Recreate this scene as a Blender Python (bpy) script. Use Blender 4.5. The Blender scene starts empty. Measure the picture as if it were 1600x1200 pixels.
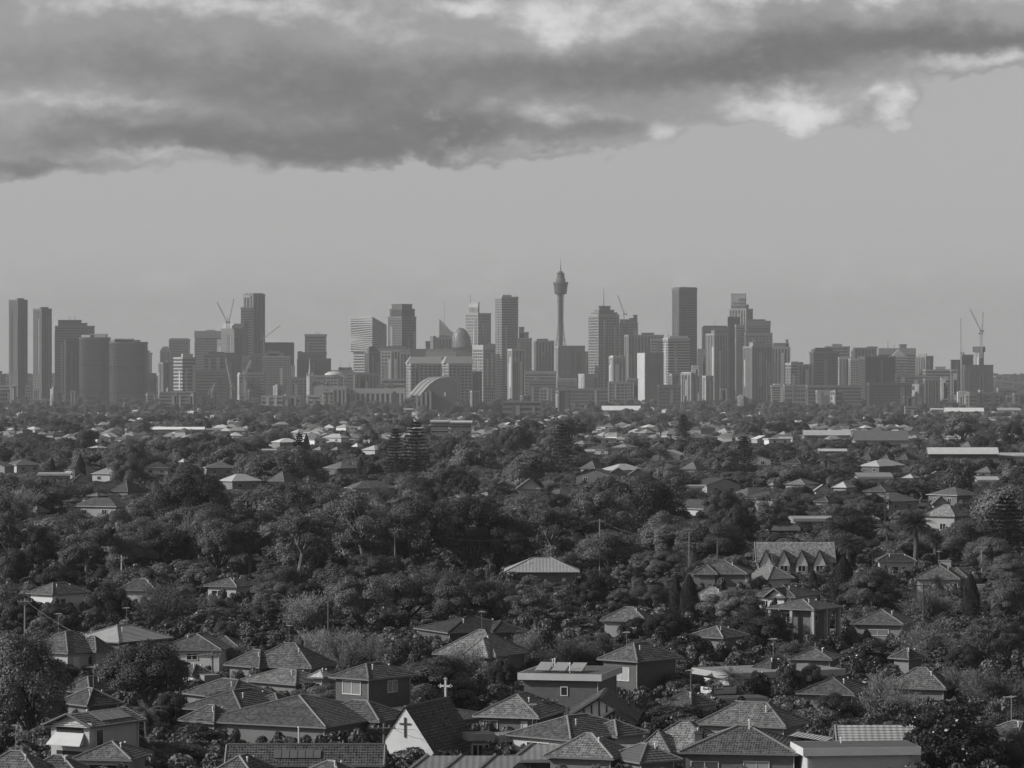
import bpy, math, random
import numpy as np
from math import sin, cos, tan, radians, pi, atan2, sqrt, asin
from mathutils import Vector, Matrix

# ---------------------------------------------------------------- camera, sky, sun, exposure
SC = bpy.context.scene
COL = SC.collection
F, HORIZON, EYE = 5690.0, 585.0, 38.0          # focal length in photo pixels, horizon row, eye height
cam_data = bpy.data.cameras.new('camera')
cam_data.sensor_width = 36.0
cam_data.lens = 36.0 * F / 1600.0
cam_data.shift_y = (HORIZON - 600.0) / 1600.0
cam_data.clip_start = 1.0
cam_data.clip_end = 60000.0
cam = bpy.data.objects.new('camera', cam_data)
COL.objects.link(cam)
cam.location = (0, 0, EYE)
cam.rotation_euler = (radians(90), 0, 0)
SC.camera = cam

SUN_EL, SUN_BACK = radians(29), radians(11)     # afternoon sun from the left, a little behind the viewer
to_sun = Vector((-cos(SUN_BACK) * cos(SUN_EL), -sin(SUN_BACK) * cos(SUN_EL), sin(SUN_EL)))
sun_data = bpy.data.lights.new('sun', 'SUN')
sun_data.energy = 4.2
sun_data.angle = radians(0.5)
sun_data.color = (1.0, 0.99, 0.98)
sun = bpy.data.objects.new('sun', sun_data)
COL.objects.link(sun)
sun.rotation_euler = to_sun.to_track_quat('Z', 'Y').to_euler()

SKY_STRENGTH = 0.124
HAZE_DENSITY = 6.2e-5

class NT:
    """small helper that strings shader nodes together"""
    def __init__(self, tree):
        self.t = tree
        tree.nodes.clear()
    def n(self, kind, **kw):
        nd = self.t.nodes.new(kind)
        for k, v in kw.items():
            setattr(nd, k, v)
        return nd
    def link(self, a, b):
        self.t.links.new(a, b)
    def put(self, sock, v):
        if hasattr(v, 'is_output'):
            self.link(v, sock)
        else:
            sock.default_value = v
    def m(self, op, a, b=0.0, c=None, clamp=False):
        nd = self.n('ShaderNodeMath', operation=op, use_clamp=clamp)
        self.put(nd.inputs[0], a)
        self.put(nd.inputs[1], b)
        if c is not None:
            self.put(nd.inputs[2], c)
        return nd.outputs[0]
    def smooth(self, x, lo, hi):
        nd = self.n('ShaderNodeMapRange', interpolation_type='SMOOTHSTEP')
        self.put(nd.inputs[0], x)
        nd.inputs[1].default_value = lo
        nd.inputs[2].default_value = hi
        return nd.outputs[0]
    def noise(self, vec, scale, detail=4.0, rough=0.55, dist=0.0):
        nd = self.n('ShaderNodeTexNoise')
        if vec is not None:
            self.link(vec, nd.inputs['Vector'])
        nd.inputs['Scale'].default_value = scale
        nd.inputs['Detail'].default_value = detail
        nd.inputs['Roughness'].default_value = rough
        nd.inputs['Distortion'].default_value = dist
        return nd.outputs['Fac']
    def grey(self, x):
        nd = self.n('ShaderNodeCombineColor')
        for i in range(3):
            self.put(nd.inputs[i], x)
        return nd.outputs[0]

def build_world():
    w = bpy.data.worlds.new('World')
    SC.world = w
    w.use_nodes = True
    q = NT(w.node_tree)
    sky = q.n('ShaderNodeTexSky', sky_type='NISHITA')
    sky.sun_disc = False
    sky.sun_elevation = SUN_EL
    sky.sun_rotation = atan2(to_sun.x, to_sun.y)
    sky.air_density = 1.0
    sky.dust_density = 2.0
    bw = q.n('ShaderNodeRGBToBW')
    q.link(sky.outputs[0], bw.inputs[0])
    tc = q.n('ShaderNodeTexCoord')
    sep = q.n('ShaderNodeSeparateXYZ')
    q.link(tc.outputs['Generated'], sep.inputs[0])
    X, Y, Z = sep.outputs
    U = q.m('MULTIPLY', q.m('ARCTAN2', X, Y), 56.9)       # azimuth and elevation, in hundredths of a radian or so
    V = q.m('MULTIPLY', q.m('ARCSINE', Z), 56.9)
    cx = q.n('ShaderNodeCombineXYZ')
    q.put(cx.inputs[0], q.m('MULTIPLY', X, 56.9))
    q.put(cx.inputs[1], q.m('MULTIPLY', Y, 56.9))
    q.put(cx.inputs[2], q.m('MULTIPLY', Z, 92.0))
    d = cx.outputs[0]
    warp1 = q.m('SUBTRACT', q.noise(d, 0.55, 4, 0.6), 0.5)
    cx2 = q.n('ShaderNodeVectorMath', operation='ADD')
    q.link(d, cx2.inputs[0]); cx2.inputs[1].default_value = (31.7, 9.2, 5.1)
    d2 = cx2.outputs[0]
    warp2 = q.m('SUBTRACT', q.noise(d2, 0.8, 4, 0.62), 0.5)
    Uw = q.m('ADD', U, q.m('MULTIPLY', warp1, 2.4))
    Vw = q.m('ADD', V, q.m('MULTIPLY', warp2, 0.9))
    cuv = q.n('ShaderNodeCombineXYZ')
    q.put(cuv.inputs[0], Uw); q.put(cuv.inputs[1], Vw)
    def blobs(lst):
        tot = 0.0
        for (px, py, a, b, wt) in lst:
            v1 = q.n('ShaderNodeVectorMath', operation='MULTIPLY_ADD')
            q.link(cuv.outputs[0], v1.inputs[0])
            v1.inputs[1].default_value = (1 / a, 1 / b, 0)
            v1.inputs[2].default_value = (-(px - 800) / 100.0 / a, -(HORIZON - py) / 100.0 / b, 0)
            v2 = q.n('ShaderNodeVectorMath', operation='DOT_PRODUCT')
            q.link(v1.outputs[0], v2.inputs[0]); q.link(v1.outputs[0], v2.inputs[1])
            tot = q.m('MULTIPLY_ADD', q.m('POWER', 0.367879, v2.outputs['Value']), wt, tot)
        return tot
    body = blobs([(330, 60, 5.6, 1.35, 1.6), (930, 90, 2.0, 1.15, 1.2), (1380, 30, 4.2, 0.72, 1.4), (1180, 95, 1.6, 0.45, 0.9), (1262, 172, 0.6, 0.42, 1.2), (1390, 170, 0.6, 0.42, 1.05),
                  (250, 222, 4.0, 0.36, 0.9), (40, 264, 1.5, 0.18, 0.9), (560, 236, 2.4, 0.18, 0.8), (950, 212, 1.1, 0.28, 0.8), (1530, 100, 0.9, 0.22, 0.7), (1140, 160, 0.5, 0.2, 0.6)])
    dark = blobs([(560, 150, 3.4, 0.75, 0.8), (220, 220, 3.4, 0.26, 0.75), (40, 262, 1.3, 0.16, 0.8), (560, 236, 2.1, 0.18, 0.7),
                  (1180, 105, 2.0, 0.4, 0.95), (1480, 62, 2.8, 0.34, 0.95), (930, 212, 1.0, 0.2, 0.5), (120, 105, 2.8, 0.5, 0.45), (900, 110, 1.8, 0.34, 0.5), (700, 205, 1.2, 0.3, 0.5)])
    lit = blobs([(330, 10, 2.8, 0.25, 0.9), (870, 45, 0.6, 0.4, 1.0), (1010, 30, 1.4, 0.26, 0.7), (1300, -5, 3.4, 0.2, 1.0),
                 (1245, 172, 0.6, 0.42, 1.3), (1395, 172, 0.45, 0.38, 1.1), (150, 170, 1.9, 0.17, 0.6), (850, 180, 1.0, 0.2, 0.65),
                 (1045, 208, 0.4, 0.3, 0.8), (1150, 160, 0.5, 0.18, 0.7), (745, 2, 0.6, 0.18, 0.9), (600, 55, 1.0, 0.24, 0.45),
                 (1520, 100, 1.0, 0.16, 0.8), (715, 236, 0.4, 0.12, 0.6), (820, 232, 1.2, 0.12, 0.55), (250, 250, 1.3, 0.1, 0.55)])
    high = q.smooth(V, 5.2, 8.0)                       # the same broken cloud goes on overhead
    n3 = q.m('SUBTRACT', q.noise(d, 1.5, 8, 0.6), 0.5)
    n4 = q.noise(d2, 0.28, 3, 0.5)
    bd = q.smooth(q.m('ADD', q.m('ADD', body, q.m('MULTIPLY', high, 0.5)), q.m('MULTIPLY', n3, 1.1)), 0.34, 0.68)
    dk = q.smooth(q.m('ADD', q.m('ADD', dark, q.m('MULTIPLY', high, 0.42)), q.m('MULTIPLY', n3, 0.9)), 0.0, 1.1)
    lt = q.smooth(q.m('ADD', q.m('ADD', lit, q.m('MULTIPLY', high, 0.2)), q.m('MULTIPLY', n3, 1.9)), 0.05, 1.45)
    veil = q.m('MULTIPLY', q.smooth(q.m('ADD', n3, 0.5), 0.45, 0.75), q.m('SUBTRACT', 1.0, q.smooth(V, 1.2, 2.6)))
    kc = q.m('ADD', 0.77, q.m('MULTIPLY', lt, 0.9))
    kc = q.m('SUBTRACT', kc, q.m('MULTIPLY', dk, q.m('ADD', 0.27, q.m('MULTIPLY', n4, 0.26))))
    kc = q.m('ADD', kc, q.m('MULTIPLY', q.m('SUBTRACT', n4, 0.5), 0.35))
    k = q.m('ADD', 1.0, q.m('MULTIPLY', bd, q.m('SUBTRACT', kc, 1.0)))
    k = q.m('ADD', k, q.m('MULTIPLY', veil, 0.09))
    bg = q.n('ShaderNodeBackground')
    near_horizon = q.m('SUBTRACT', 1.0, q.smooth(V, 0.8, 7.0))          # the sky pales evenly towards the horizon
    lum = q.m('ADD', bw.outputs[0], q.m('MULTIPLY', near_horizon, q.m('SUBTRACT', 4.35, bw.outputs[0])))
    q.link(q.grey(q.m('MULTIPLY', lum, k)), bg.inputs[0])
    bg.inputs[1].default_value = SKY_STRENGTH
    out = q.n('ShaderNodeOutputWorld')
    q.link(bg.outputs[0], out.inputs[0])
    w.cycles.sampling_method = 'MANUAL'
    w.cycles.sample_map_resolution = 256
build_world()

SC.view_settings.view_transform = 'Standard'
SC.view_settings.look = 'None'
SC.view_settings.exposure = 0.0
SC.view_settings.gamma = 1.0
SC.view_settings.use_curve_mapping = False
SC.render.engine = 'CYCLES'
SC.cycles.use_denoising = True
SC.cycles.max_bounces = 3
SC.cycles.diffuse_bounces = 1
SC.cycles.glossy_bounces = 1
SC.cycles.transmission_bounces = 1
SC.cycles.transparent_max_bounces = 6
SC.cycles.volume_bounces = 1
SC.cycles.caustics_reflective = False
SC.cycles.caustics_refractive = False

# ---------------------------------------------------------------- materials
MATS = {}
def _pbsdf(q, base, rough=0.8, spec=0.3, metal=0.0, bump=None, bstr=0.3, bdist=0.05):
    b = q.n('ShaderNodeBsdfPrincipled')
    q.put(b.inputs['Base Color'], base)
    q.put(b.inputs['Roughness'], rough)
    b.inputs['Specular IOR Level'].default_value = spec
    b.inputs['Metallic'].default_value = metal
    if bump is not None:
        bn = q.n('ShaderNodeBump')
        bn.inputs['Strength'].default_value = bstr
        bn.inputs['Distance'].default_value = bdist
        q.link(bump, bn.inputs['Height'])
        q.link(bn.outputs[0], b.inputs['Normal'])
    o = q.n('ShaderNodeOutputMaterial')
    q.link(b.outputs[0], o.inputs[0])
    return b

def material(kind, v, rough=0.8, spec=0.3):
    """kind: plain, tile, metal, brick, leaf, bark, glass, ground; v: grey reflectance"""
    key = (kind, round(v, 3), rough, spec)
    if key in MATS:
        return MATS[key]
    m = bpy.data.materials.new('%s_%d' % (kind, int(v * 1000)))
    m.use_nodes = True
    q = NT(m.node_tree)
    MATS[key] = m
    tc = q.n('ShaderNodeTexCoord')
    obj = tc.outputs['Object']
    rnd = q.n('ShaderNodeObjectInfo').outputs['Random']
    if kind == 'plain':
        n1 = q.noise(obj, 0.5, 5)
        n2 = q.noise(obj, 4.0, 4)
        c = q.m('MULTIPLY', v, q.m('ADD', q.m('MULTIPLY', n1, 0.35), q.m('ADD', 0.7, q.m('MULTIPLY', n2, 0.25))))
        _pbsdf(q, q.grey(c), rough, spec)
    elif kind == 'tower':
        n1 = q.noise(obj, 0.02, 3)
        c = q.m('MULTIPLY', v, q.m('ADD', q.m('MULTIPLY', n1, 0.5), 0.75))
        _pbsdf(q, q.grey(c), rough, spec)
    elif kind == 'glass':
        vor = q.n('ShaderNodeTexVoronoi', feature='F1', distance='CHEBYCHEV')
        q.link(obj, vor.inputs['Vector'])
        vor.inputs['Scale'].default_value = 0.16
        bwv = q.n('ShaderNodeRGBToBW')
        q.link(vor.outputs['Color'], bwv.inputs[0])
        c = q.m('MULTIPLY', v, q.m('ADD', 0.55, q.m('MULTIPLY', bwv.outputs[0], 0.9)))
        _pbsdf(q, q.grey(c), rough, spec)
    elif kind in ('tile', 'shingle'):
        br = q.n('ShaderNodeTexBrick')
        q.link(tc.outputs['UV'], br.inputs['Vector'])
        br.inputs['Scale'].default_value = 1.0
        br.inputs['Brick Width'].default_value = 0.25
        br.inputs['Row Height'].default_value = 0.3
        br.inputs['Mortar Size'].default_value = 0.035
        br.inputs['Mortar Smooth'].default_value = 0.6
        br.offset = 0.0 if kind == 'tile' else 0.5
        br.inputs['Color1'].default_value = (v * 0.5,) * 3 + (1,)
        br.inputs['Color2'].default_value = (v * 1.5,) * 3 + (1,)
        br.inputs['Mortar'].default_value = (v * 0.4,) * 3 + (1,)
        bwv = q.n('ShaderNodeRGBToBW')
        q.link(br.outputs['Color'], bwv.inputs[0])
        n1 = q.noise(obj, 0.35, 5, 0.6)
        n2 = q.noise(obj, 3.0, 3)
        c = q.m('MULTIPLY', bwv.outputs[0], q.m('ADD', q.m('MULTIPLY', n1, 0.9), q.m('ADD', 0.35, q.m('MULTIPLY', n2, 0.4))))
        c = q.m('MULTIPLY', c, q.m('ADD', 0.85, q.m('MULTIPLY', rnd, 0.3)))
        mp = q.n('ShaderNodeMapping')
        q.link(tc.outputs['UV'], mp.inputs['Vector'])
        mp.inputs['Scale'].default_value = (1.6, 0.22, 1)
        c = q.m('MULTIPLY', c, q.m('ADD', 0.6, q.m('MULTIPLY', q.noise(mp.outputs[0], 1.0, 4, 0.6), 0.8)))
        sep = q.n('ShaderNodeSeparateXYZ')
        q.link(tc.outputs['UV'], sep.inputs[0])
        wave = q.m('SINE', q.m('MULTIPLY', sep.outputs[0], 2 * pi / 0.25))
        _pbsdf(q, q.grey(c), rough, spec, bump=wave, bstr=0.45, bdist=0.04)
    elif kind == 'metal':
        sep = q.n('ShaderNodeSeparateXYZ')
        q.link(tc.outputs['UV'], sep.inputs[0])
        wave = q.m('SINE', q.m('MULTIPLY', sep.outputs[0], 2 * pi / 0.6))
        n1 = q.noise(obj, 0.3, 5, 0.6)
        st = q.noise(tc.outputs['UV'], 1.2, 3)
        c = q.m('MULTIPLY', v, q.m('ADD', q.m('MULTIPLY', n1, 0.4), q.m('ADD', 0.62, q.m('MULTIPLY', st, 0.35))))
        _pbsdf(q, q.grey(c), rough, spec, bump=wave, bstr=0.35, bdist=0.04)
    elif kind == 'brick':
        n1 = q.noise(obj, 1.2, 5, 0.65)
        sc = q.n('ShaderNodeMapping')
        q.link(obj, sc.inputs['Vector'])
        sc.inputs['Scale'].default_value = (1.2, 1.2, 6.0)
        n2 = q.noise(sc.outputs[0], 1.6, 4)
        c = q.m('MULTIPLY', v, q.m('ADD', q.m('MULTIPLY', n1, 0.5), q.m('ADD', 0.35, q.m('MULTIPLY', n2, 0.75))))
        _pbsdf(q, q.grey(c), rough, spec)
    elif kind == 'bark':
        n1 = q.noise(obj, 3.0, 5, 0.6)
        c = q.m('MULTIPLY', v, q.m('ADD', q.m('MULTIPLY', n1, 1.0), 0.5))
        _pbsdf(q, q.grey(c), 0.9, 0.1)
    elif kind == 'leaf':
        n1 = q.noise(obj, 0.45, 3, 0.6)
        geo = q.n('ShaderNodeNewGeometry')
        isl = geo.outputs['Random Per Island']
        c = q.m('MULTIPLY', v, q.m('ADD', q.m('MULTIPLY', n1, 0.8), q.m('ADD', 0.42, q.m('MULTIPLY', isl, 0.36))))
        c = q.m('MULTIPLY', c, q.m('ADD', 0.5, q.m('MULTIPLY', rnd, 1.0)))
        g = q.grey(c)
        b = q.n('ShaderNodeBsdfPrincipled')
        q.link(g, b.inputs['Base Color'])
        b.inputs['Roughness'].default_value = rough
        b.inputs['Specular IOR Level'].default_value = spec
        tr = q.n('ShaderNodeBsdfTranslucent')
        q.link(g, tr.inputs[0])
        mx = q.n('ShaderNodeMixShader')
        mx.inputs[0].default_value = 0.22
        q.link(b.outputs[0], mx.inputs[1]); q.link(tr.outputs[0], mx.inputs[2])
        o = q.n('ShaderNodeOutputMaterial')
        q.link(mx.outputs[0], o.inputs[0])
    elif kind == 'ground':
        n1 = q.noise(obj, 0.02, 6, 0.6)
        n2 = q.noise(obj, 0.3, 6, 0.65)
        c = q.m('MULTIPLY', v, q.m('ADD', q.m('MULTIPLY', n1, 1.0), q.m('ADD', 0.1, q.m('MULTIPLY', n2, 0.8))))
        _pbsdf(q, q.grey(c), 0.95, 0.1, bump=n2, bstr=0.5, bdist=0.3)
    return m

# ---------------------------------------------------------------- mesh helpers
class MB:
    """collects polygons, then links them as ONE mesh object"""
    def __init__(self):
        self.v, self.f, self.uv = [], [], []
    def poly(self, pts, uvs=None):
        i = len(self.v)
        self.v += [tuple(p) for p in pts]
        self.f.append(tuple(range(i, i + len(pts))))
        self.uv += list(uvs) if uvs else [(0.0, 0.0)] * len(pts)
        return self
    def box(self, x0, x1, y0, y1, z0, z1):
        a = [(x0, y0, z0), (x1, y0, z0), (x1, y1, z0), (x0, y1, z0), (x0, y0, z1), (x1, y0, z1), (x1, y1, z1), (x0, y1, z1)]
        for q in ((0, 3, 2, 1), (4, 5, 6, 7), (0, 1, 5, 4), (1, 2, 6, 5), (2, 3, 7, 6), (3, 0, 4, 7)):
            self.poly([a[k] for k in q])
        return self
    def prism(self, pts, z0, z1, pts2=None):
        top = pts2 or pts
        n = len(pts)
        self.poly([(p[0], p[1], z0) for p in reversed(pts)])
        self.poly([(p[0], p[1], z1) for p in top])
        for i in range(n):
            j = (i + 1) % n
            self.poly([(pts[i][0], pts[i][1], z0), (pts[j][0], pts[j][1], z0), (top[j][0], top[j][1], z1), (top[i][0], top[i][1], z1)])
        return self
    def bar(self, p, q, r0, r1=None, n=4):
        """tapered bar of n sides from p to q"""
        r1 = r0 if r1 is None else r1
        p, q = Vector(p), Vector(q)
        d = q - p
        if d.length < 1e-6:
            return self
        d.normalize()
        a = d.orthogonal().normalized() if abs(d.z) < 0.99 else Vector((1, 0, 0))
        b = d.cross(a).normalized()
        a = b.cross(d)
        ring = []
        for c, r in ((p, r0), (q, r1)):
            ring.append([c + (a * cos(2 * pi * k / n + pi / n) + b * sin(2 * pi * k / n + pi / n)) * r for k in range(n)])
        for k in range(n):
            j = (k + 1) % n
            self.poly([ring[0][k], ring[0][j], ring[1][j], ring[1][k]])
        self.poly(list(reversed(ring[0]))); self.poly(ring[1])
        return self
    def lathe(self, prof, n=24, cx=0.0, cy=0.0):
        """prof: [(radius, z)] from bottom to top"""
        for i in range(len(prof) - 1):
            (r0, z0), (r1, z1) = prof[i], prof[i + 1]
            for k in range(n):
                a, b = 2 * pi * k / n, 2 * pi * (k + 1) / n
                pts = [(cx + r0 * cos(a), cy + r0 * sin(a), z0), (cx + r0 * cos(b), cy + r0 * sin(b), z0),
                       (cx + r1 * cos(b), cy + r1 * sin(b), z1), (cx + r1 * cos(a), cy + r1 * sin(a), z1)]
                if r0 < 1e-6: pts = [pts[0], pts[2], pts[3]]
                elif r1 < 1e-6: pts = pts[:3]
                self.poly(pts)
        return self
    def mesh(self, name):
        me = bpy.data.meshes.new(name)
        me.from_pydata(self.v, [], self.f)
        uvl = me.uv_layers.new(name='UVMap')
        uvl.data.foreach_set('uv', np.array(self.uv, dtype=np.float32).ravel())
        me.update()
        return me
    def build(self, name, mat, parent=None, loc=None):
        return link_mesh(name, self.mesh(name), mat, parent, loc)

def link_mesh(name, me, mat, parent=None, loc=None):
    if mat is not None and len(me.materials) == 0:
        me.materials.append(mat)
    o = bpy.data.objects.new(name, me)
    COL.objects.link(o)
    if parent is not None: o.parent = parent
    if loc is not None: o.location = loc
    return o

def np_mesh(name, verts, nper=4):
    """mesh of loose n-gons from an array (count, nper, 3)"""
    k = verts.shape[0]
    me = bpy.data.meshes.new(name)
    me.vertices.add(k * nper)
    me.vertices.foreach_set('co', verts.astype(np.float32).ravel())
    me.loops.add(k * nper)
    me.loops.foreach_set('vertex_index', np.arange(k * nper, dtype=np.int32))
    me.polygons.add(k)
    me.polygons.foreach_set('loop_start', np.arange(0, k * nper, nper, dtype=np.int32))
    me.polygons.foreach_set('loop_total', np.full(k, nper, dtype=np.int32))
    me.update(calc_edges=True)
    return me

def empty(name, loc=(0, 0, 0), rz=0.0):
    o = bpy.data.objects.new(name, None)
    COL.objects.link(o)
    o.location = loc
    o.rotation_euler = (0, 0, rz)
    o.empty_display_size = 0.5
    return o

def tag(o, label=None, cat=None, group=None, kind=None):
    if label: o['label'] = label
    if cat: o['category'] = cat
    if group: o['group'] = group
    if kind: o['kind'] = kind
    return o

# ---------------------------------------------------------------- the lie of the land
def sstep(x, a, b):
    t = min(1.0, max(0.0, (x - a) / (b - a)))
    return t * t * (3 - 2 * t)

def land(x, y):
    """ground height: a low ridge by the viewer, a shallow basin, hills behind the city"""
    z = -22.0 * sstep(y, 900, 5500)
    h = sstep(y, 9300, 11800)
    if h > 0:
        z += h * (46 + 7 * sin(x * 0.0031 + 1.0) + 5 * sin(x * 0.0083 + 0.5) + 3 * sin(x * 0.021))
    return z

def ground_at(py):
    """distance at which the ground shows on photo row py"""
    d = EYE * F / (py - HORIZON)
    for _ in range(12):
        d = (EYE - land(0, d)) * F / (py - HORIZON)
    return d

def level_at(py, h):
    """distance at which something h metres above the ground shows on photo row py"""
    d = 500.0
    for _ in range(30):
        d = (EYE - land(0, d) - h) * F / (py - HORIZON)
    return d

def wx(px, d): return (px - 800.0) / F * d
def wz(py, d): return EYE - (py - HORIZON) / F * d
def pxy(x, y, z): return 800 + x / y * F, HORIZON + (EYE - z) / y * F

def build_ground():
    ys = list(np.arange(-300, 1000, 50)) + list(np.arange(1000, 9000, 200)) + list(np.arange(9000, 14601, 100))
    xs = list(np.linspace(-3500, 3500, 141))
    m = MB()
    V = [(x, y, land(x, y)) for y in ys for x in xs]
    n = len(xs)
    m.v = V
    m.f = [(j * n + i, j * n + i + 1, (j + 1) * n + i + 1, (j + 1) * n + i) for j in range(len(ys) - 1) for i in range(n - 1)]
    m.uv = [(0, 0)] * (4 * len(m.f))
    o = m.build('ground', material('ground', 0.07))
    o['kind'] = 'structure'
build_ground()

LANDMARKS = []          # (px, py, phrase) that labels may refer to
RECTS = []              # photo rectangles of built things with their distance: (x0, x1, y0, y1, D)
# ---------------------------------------------------------------- the city skyline
def offset_poly(pts, d):
    """grow a convex counter-clockwise outline by d metres"""
    n = len(pts)
    out = []
    for i in range(n):
        p0, p1, p2 = Vector(pts[i - 1]), Vector(pts[i]), Vector(pts[(i + 1) % n])
        e0, e1 = (p1 - p0).normalized(), (p2 - p1).normalized()
        n0, n1 = Vector((e0.y, -e0.x)), Vector((e1.y, -e1.x))
        b = (n0 + n1)
        k = d / max(0.35, b.dot(n0)) if b.length > 1e-6 else 0
        out.append((p1.x + b.x * k, p1.y + b.y * k))
    return out

SKY_RND = random.Random(3)
def facade(root, pts, z0, z1, style, tone, glass, fl=6.0, sp=7.0, frac=0.45, crown=4.0, faces=None, depth=0.7):
    """one storeyed block: glazed core, floor bands and piers standing proud of it, parapet"""
    core = offset_poly(pts, -depth)
    if style != 'p': tone, glass = (tone * 1.3 if tone < 0.3 else tone * 0.68), glass * 0.8
    gm = material('glass', glass, 0.35, 0.4) if style != 'p' else material('tower', tone, 0.8, 0.2)
    MB().prism(core if style != 'p' else pts, z0, z1 - (0.5 if style != 'p' else 0)).build('core', gm, root)
    tm = material('tower', tone, 0.8, 0.2)
    if style in ('h', 'g'):
        m = MB()
        z = z0 + fl
        while z < z1 - crown - 0.5:
            m.prism(pts, z, z + fl * frac)
            z += fl
        o = m.build('floor_band', tm, root); o['kind'] = 'stuff'
    if style in ('v', 'g'):
        m = MB()
        n = len(pts)
        for i in (faces if faces is not None else range(n)):
            p, q_ = Vector(pts[i]), Vector(pts[(i + 1) % n])
            L = (q_ - p).length
            if L < 3: continue
            e = (q_ - p) / L
            nn = Vector((e.y, -e.x))
            k = max(1, int(round(L / sp)))
            w = L / k * (0.38 if style == 'v' else 0.25)
            for j in range(k + 1):
                c = p + e * (L * j / k)
                c = p + e * min(max(L * j / k, w / 2 + 0.05), L - w / 2 - 0.05)
                a, b = c - e * w / 2, c + e * w / 2
                s = [a + nn * 0.25, b + nn * 0.25, b - nn * (depth + 0.3), a - nn * (depth + 0.3)]
                m.prism([(v.x, v.y) for v in reversed(s)], z0, z1 - crown * 0.3 - 0.2)
        o = m.build('pier', tm, root); o['kind'] = 'stuff'
    if style == 'p':
        m = MB()                                             # blank walls keep shallow floor joints
        z = z0 + 9.0
        while z < z1 - 9:
            m.prism(offset_poly(pts, 0.3), z, z + 1.2)
            z += 9.0
        o = m.build('floor_band', material('tower', tone * 0.8, 0.8, 0.2), root); o['kind'] = 'stuff'
    if style != 'n':                                         # balcony stacks and service strips break up each visible side
        for i in (faces if faces is not None else range(0, len(pts), 3)):
            p, q_ = Vector(pts[i]), Vector(pts[(i + 1) % len(pts)])
            L = (q_ - p).length
            if L < 12: continue
            e = (q_ - p) / L
            nn = Vector((e.y, -e.x))
            for _ in range(SKY_RND.randint(1, 3)):
                u = SKY_RND.uniform(.08, .8) * L; w = SKY_RND.uniform(3, 8)
                za = z0 + (z1 - z0) * SKY_RND.choice([0, 0, .15, .3]); zb = z0 + (z1 - z0) * SKY_RND.uniform(.7, .97)
                a_, b_ = p + e * u, p + e * min(L - .5, u + w)
                s_ = [a_ + nn * .55, a_ - nn * 2, b_ - nn * 2, b_ + nn * .55]
                MB().prism([(v.x, v.y) for v in reversed(s_)], za + .3, zb).build('facade_strip', material('tower', round(tone * SKY_RND.choice([.5, .65, 1.25, 1.5]), 2)), root)
    if crown > 0:
        MB().prism(offset_poly(pts, 0.35), z1 - crown, z1).build('parapet', tm, root)

def frame_of(x0, xm, x1, D, k=1.0, th=None):
    """near corner, side lengths and turn of a block whose left side shows x0..xm and right side xm..x1"""
    s = D / F
    wl, wr = max(0.0, (xm - x0) * s), max(0.01, (x1 - xm) * s)
    if wl < 0.4:
        return wx(x0, D), D, wr, min(max(wr * 0.8, 14), 42), 0.0
    t = atan2(wl, k * wr) if th is None else th
    a, b = wr / cos(t), wl / sin(t)
    return wx(xm, D), D, a, b, t

def tower(label, x0, xm, x1, yt, D, style='h', tone=0.3, glass=0.08, roof=(), masts=(), fl=6.0, sp=7.0, frac=0.45, crown=4.0,
          name='office_tower', cat='tower', group='towers of the city skyline', k=1.0, end=None, rtone=None):
    if xm is None: xm = x0
    cx, cy, a, b, t = frame_of(x0, xm, x1, D, k)
    g = land(cx, cy)
    ctr = Vector((a / 2, b / 2))
    R = Matrix.Rotation(t, 2)
    off = R @ ctr
    root = empty(name, (cx + off.x, cy + off.y, g), t)
    tag(root, label, cat, group)
    P = [(-a / 2, -b / 2), (a / 2, -b / 2), (a / 2, b / 2), (-a / 2, b / 2)]
    ztop = wz(yt, D) - g
    facade(root, P, 0, ztop, style, tone, glass, fl, sp, frac, crown, faces=(0, 3))
    s = D / F
    for r in roof:
        bx0, bx1, by = r[:3]
        L, Rr = (bx0 - xm) * s, (bx1 - xm) * s
        if t == 0:
            u0, u1 = max(0.02, L / a), min(0.98, Rr / a)
            v0, v1 = 0.15, 0.85
        else:
            v0 = u0 = 0.08
            v1 = min(0.97, max(v0 + 0.1, (u0 * a * cos(t) - L) / (b * sin(t))))
            u1 = min(0.97, max(u0 + 0.1, (Rr + v0 * b * sin(t)) / (a * cos(t))))
        z1 = wz(by, D) - g
        q = [(a * (u0 - .5), b * (v0 - .5)), (a * (u1 - .5), b * (v0 - .5)), (a * (u1 - .5), b * (v1 - .5)), (a * (u0 - .5), b * (v1 - .5))]
        tn = r[3] if len(r) > 3 else (rtone or tone * 0.85)
        MB().prism(q, ztop - 1.0, z1).prism(offset_poly(q, 0.5), z1 - 2.0, z1 + 0.3).build('roof_plant', material('tower', tn), root)
    for (mx, my, *w) in masts:
        w = w[0] if w else 0.9
        X = (mx - 800) / F * D - (cx + off.x)
        top = wz(my, D) - g
        lx = X * cos(t)
        ly = -X * sin(t)
        MB().bar((lx, ly, ztop - 1), (lx, ly, ztop + (top - ztop) * 0.55), w, w * 0.7, 6).bar((lx, ly, ztop + (top - ztop) * 0.55), (lx, ly, top), w * 0.55, w * 0.3, 6).build('mast', material('tower', 0.15), root)
    if end is not None:                                       # a wall of another tone on the left side
        MB().box(-a / 2 - 0.8, -a / 2 - 0.3, -b / 2 + 0.4, b / 2 - 0.4, 0, ztop - 1.0).build('end_wall', material('tower', end), root)
    RECTS.append((x0, x1, yt, 630, D))
    return root

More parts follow.
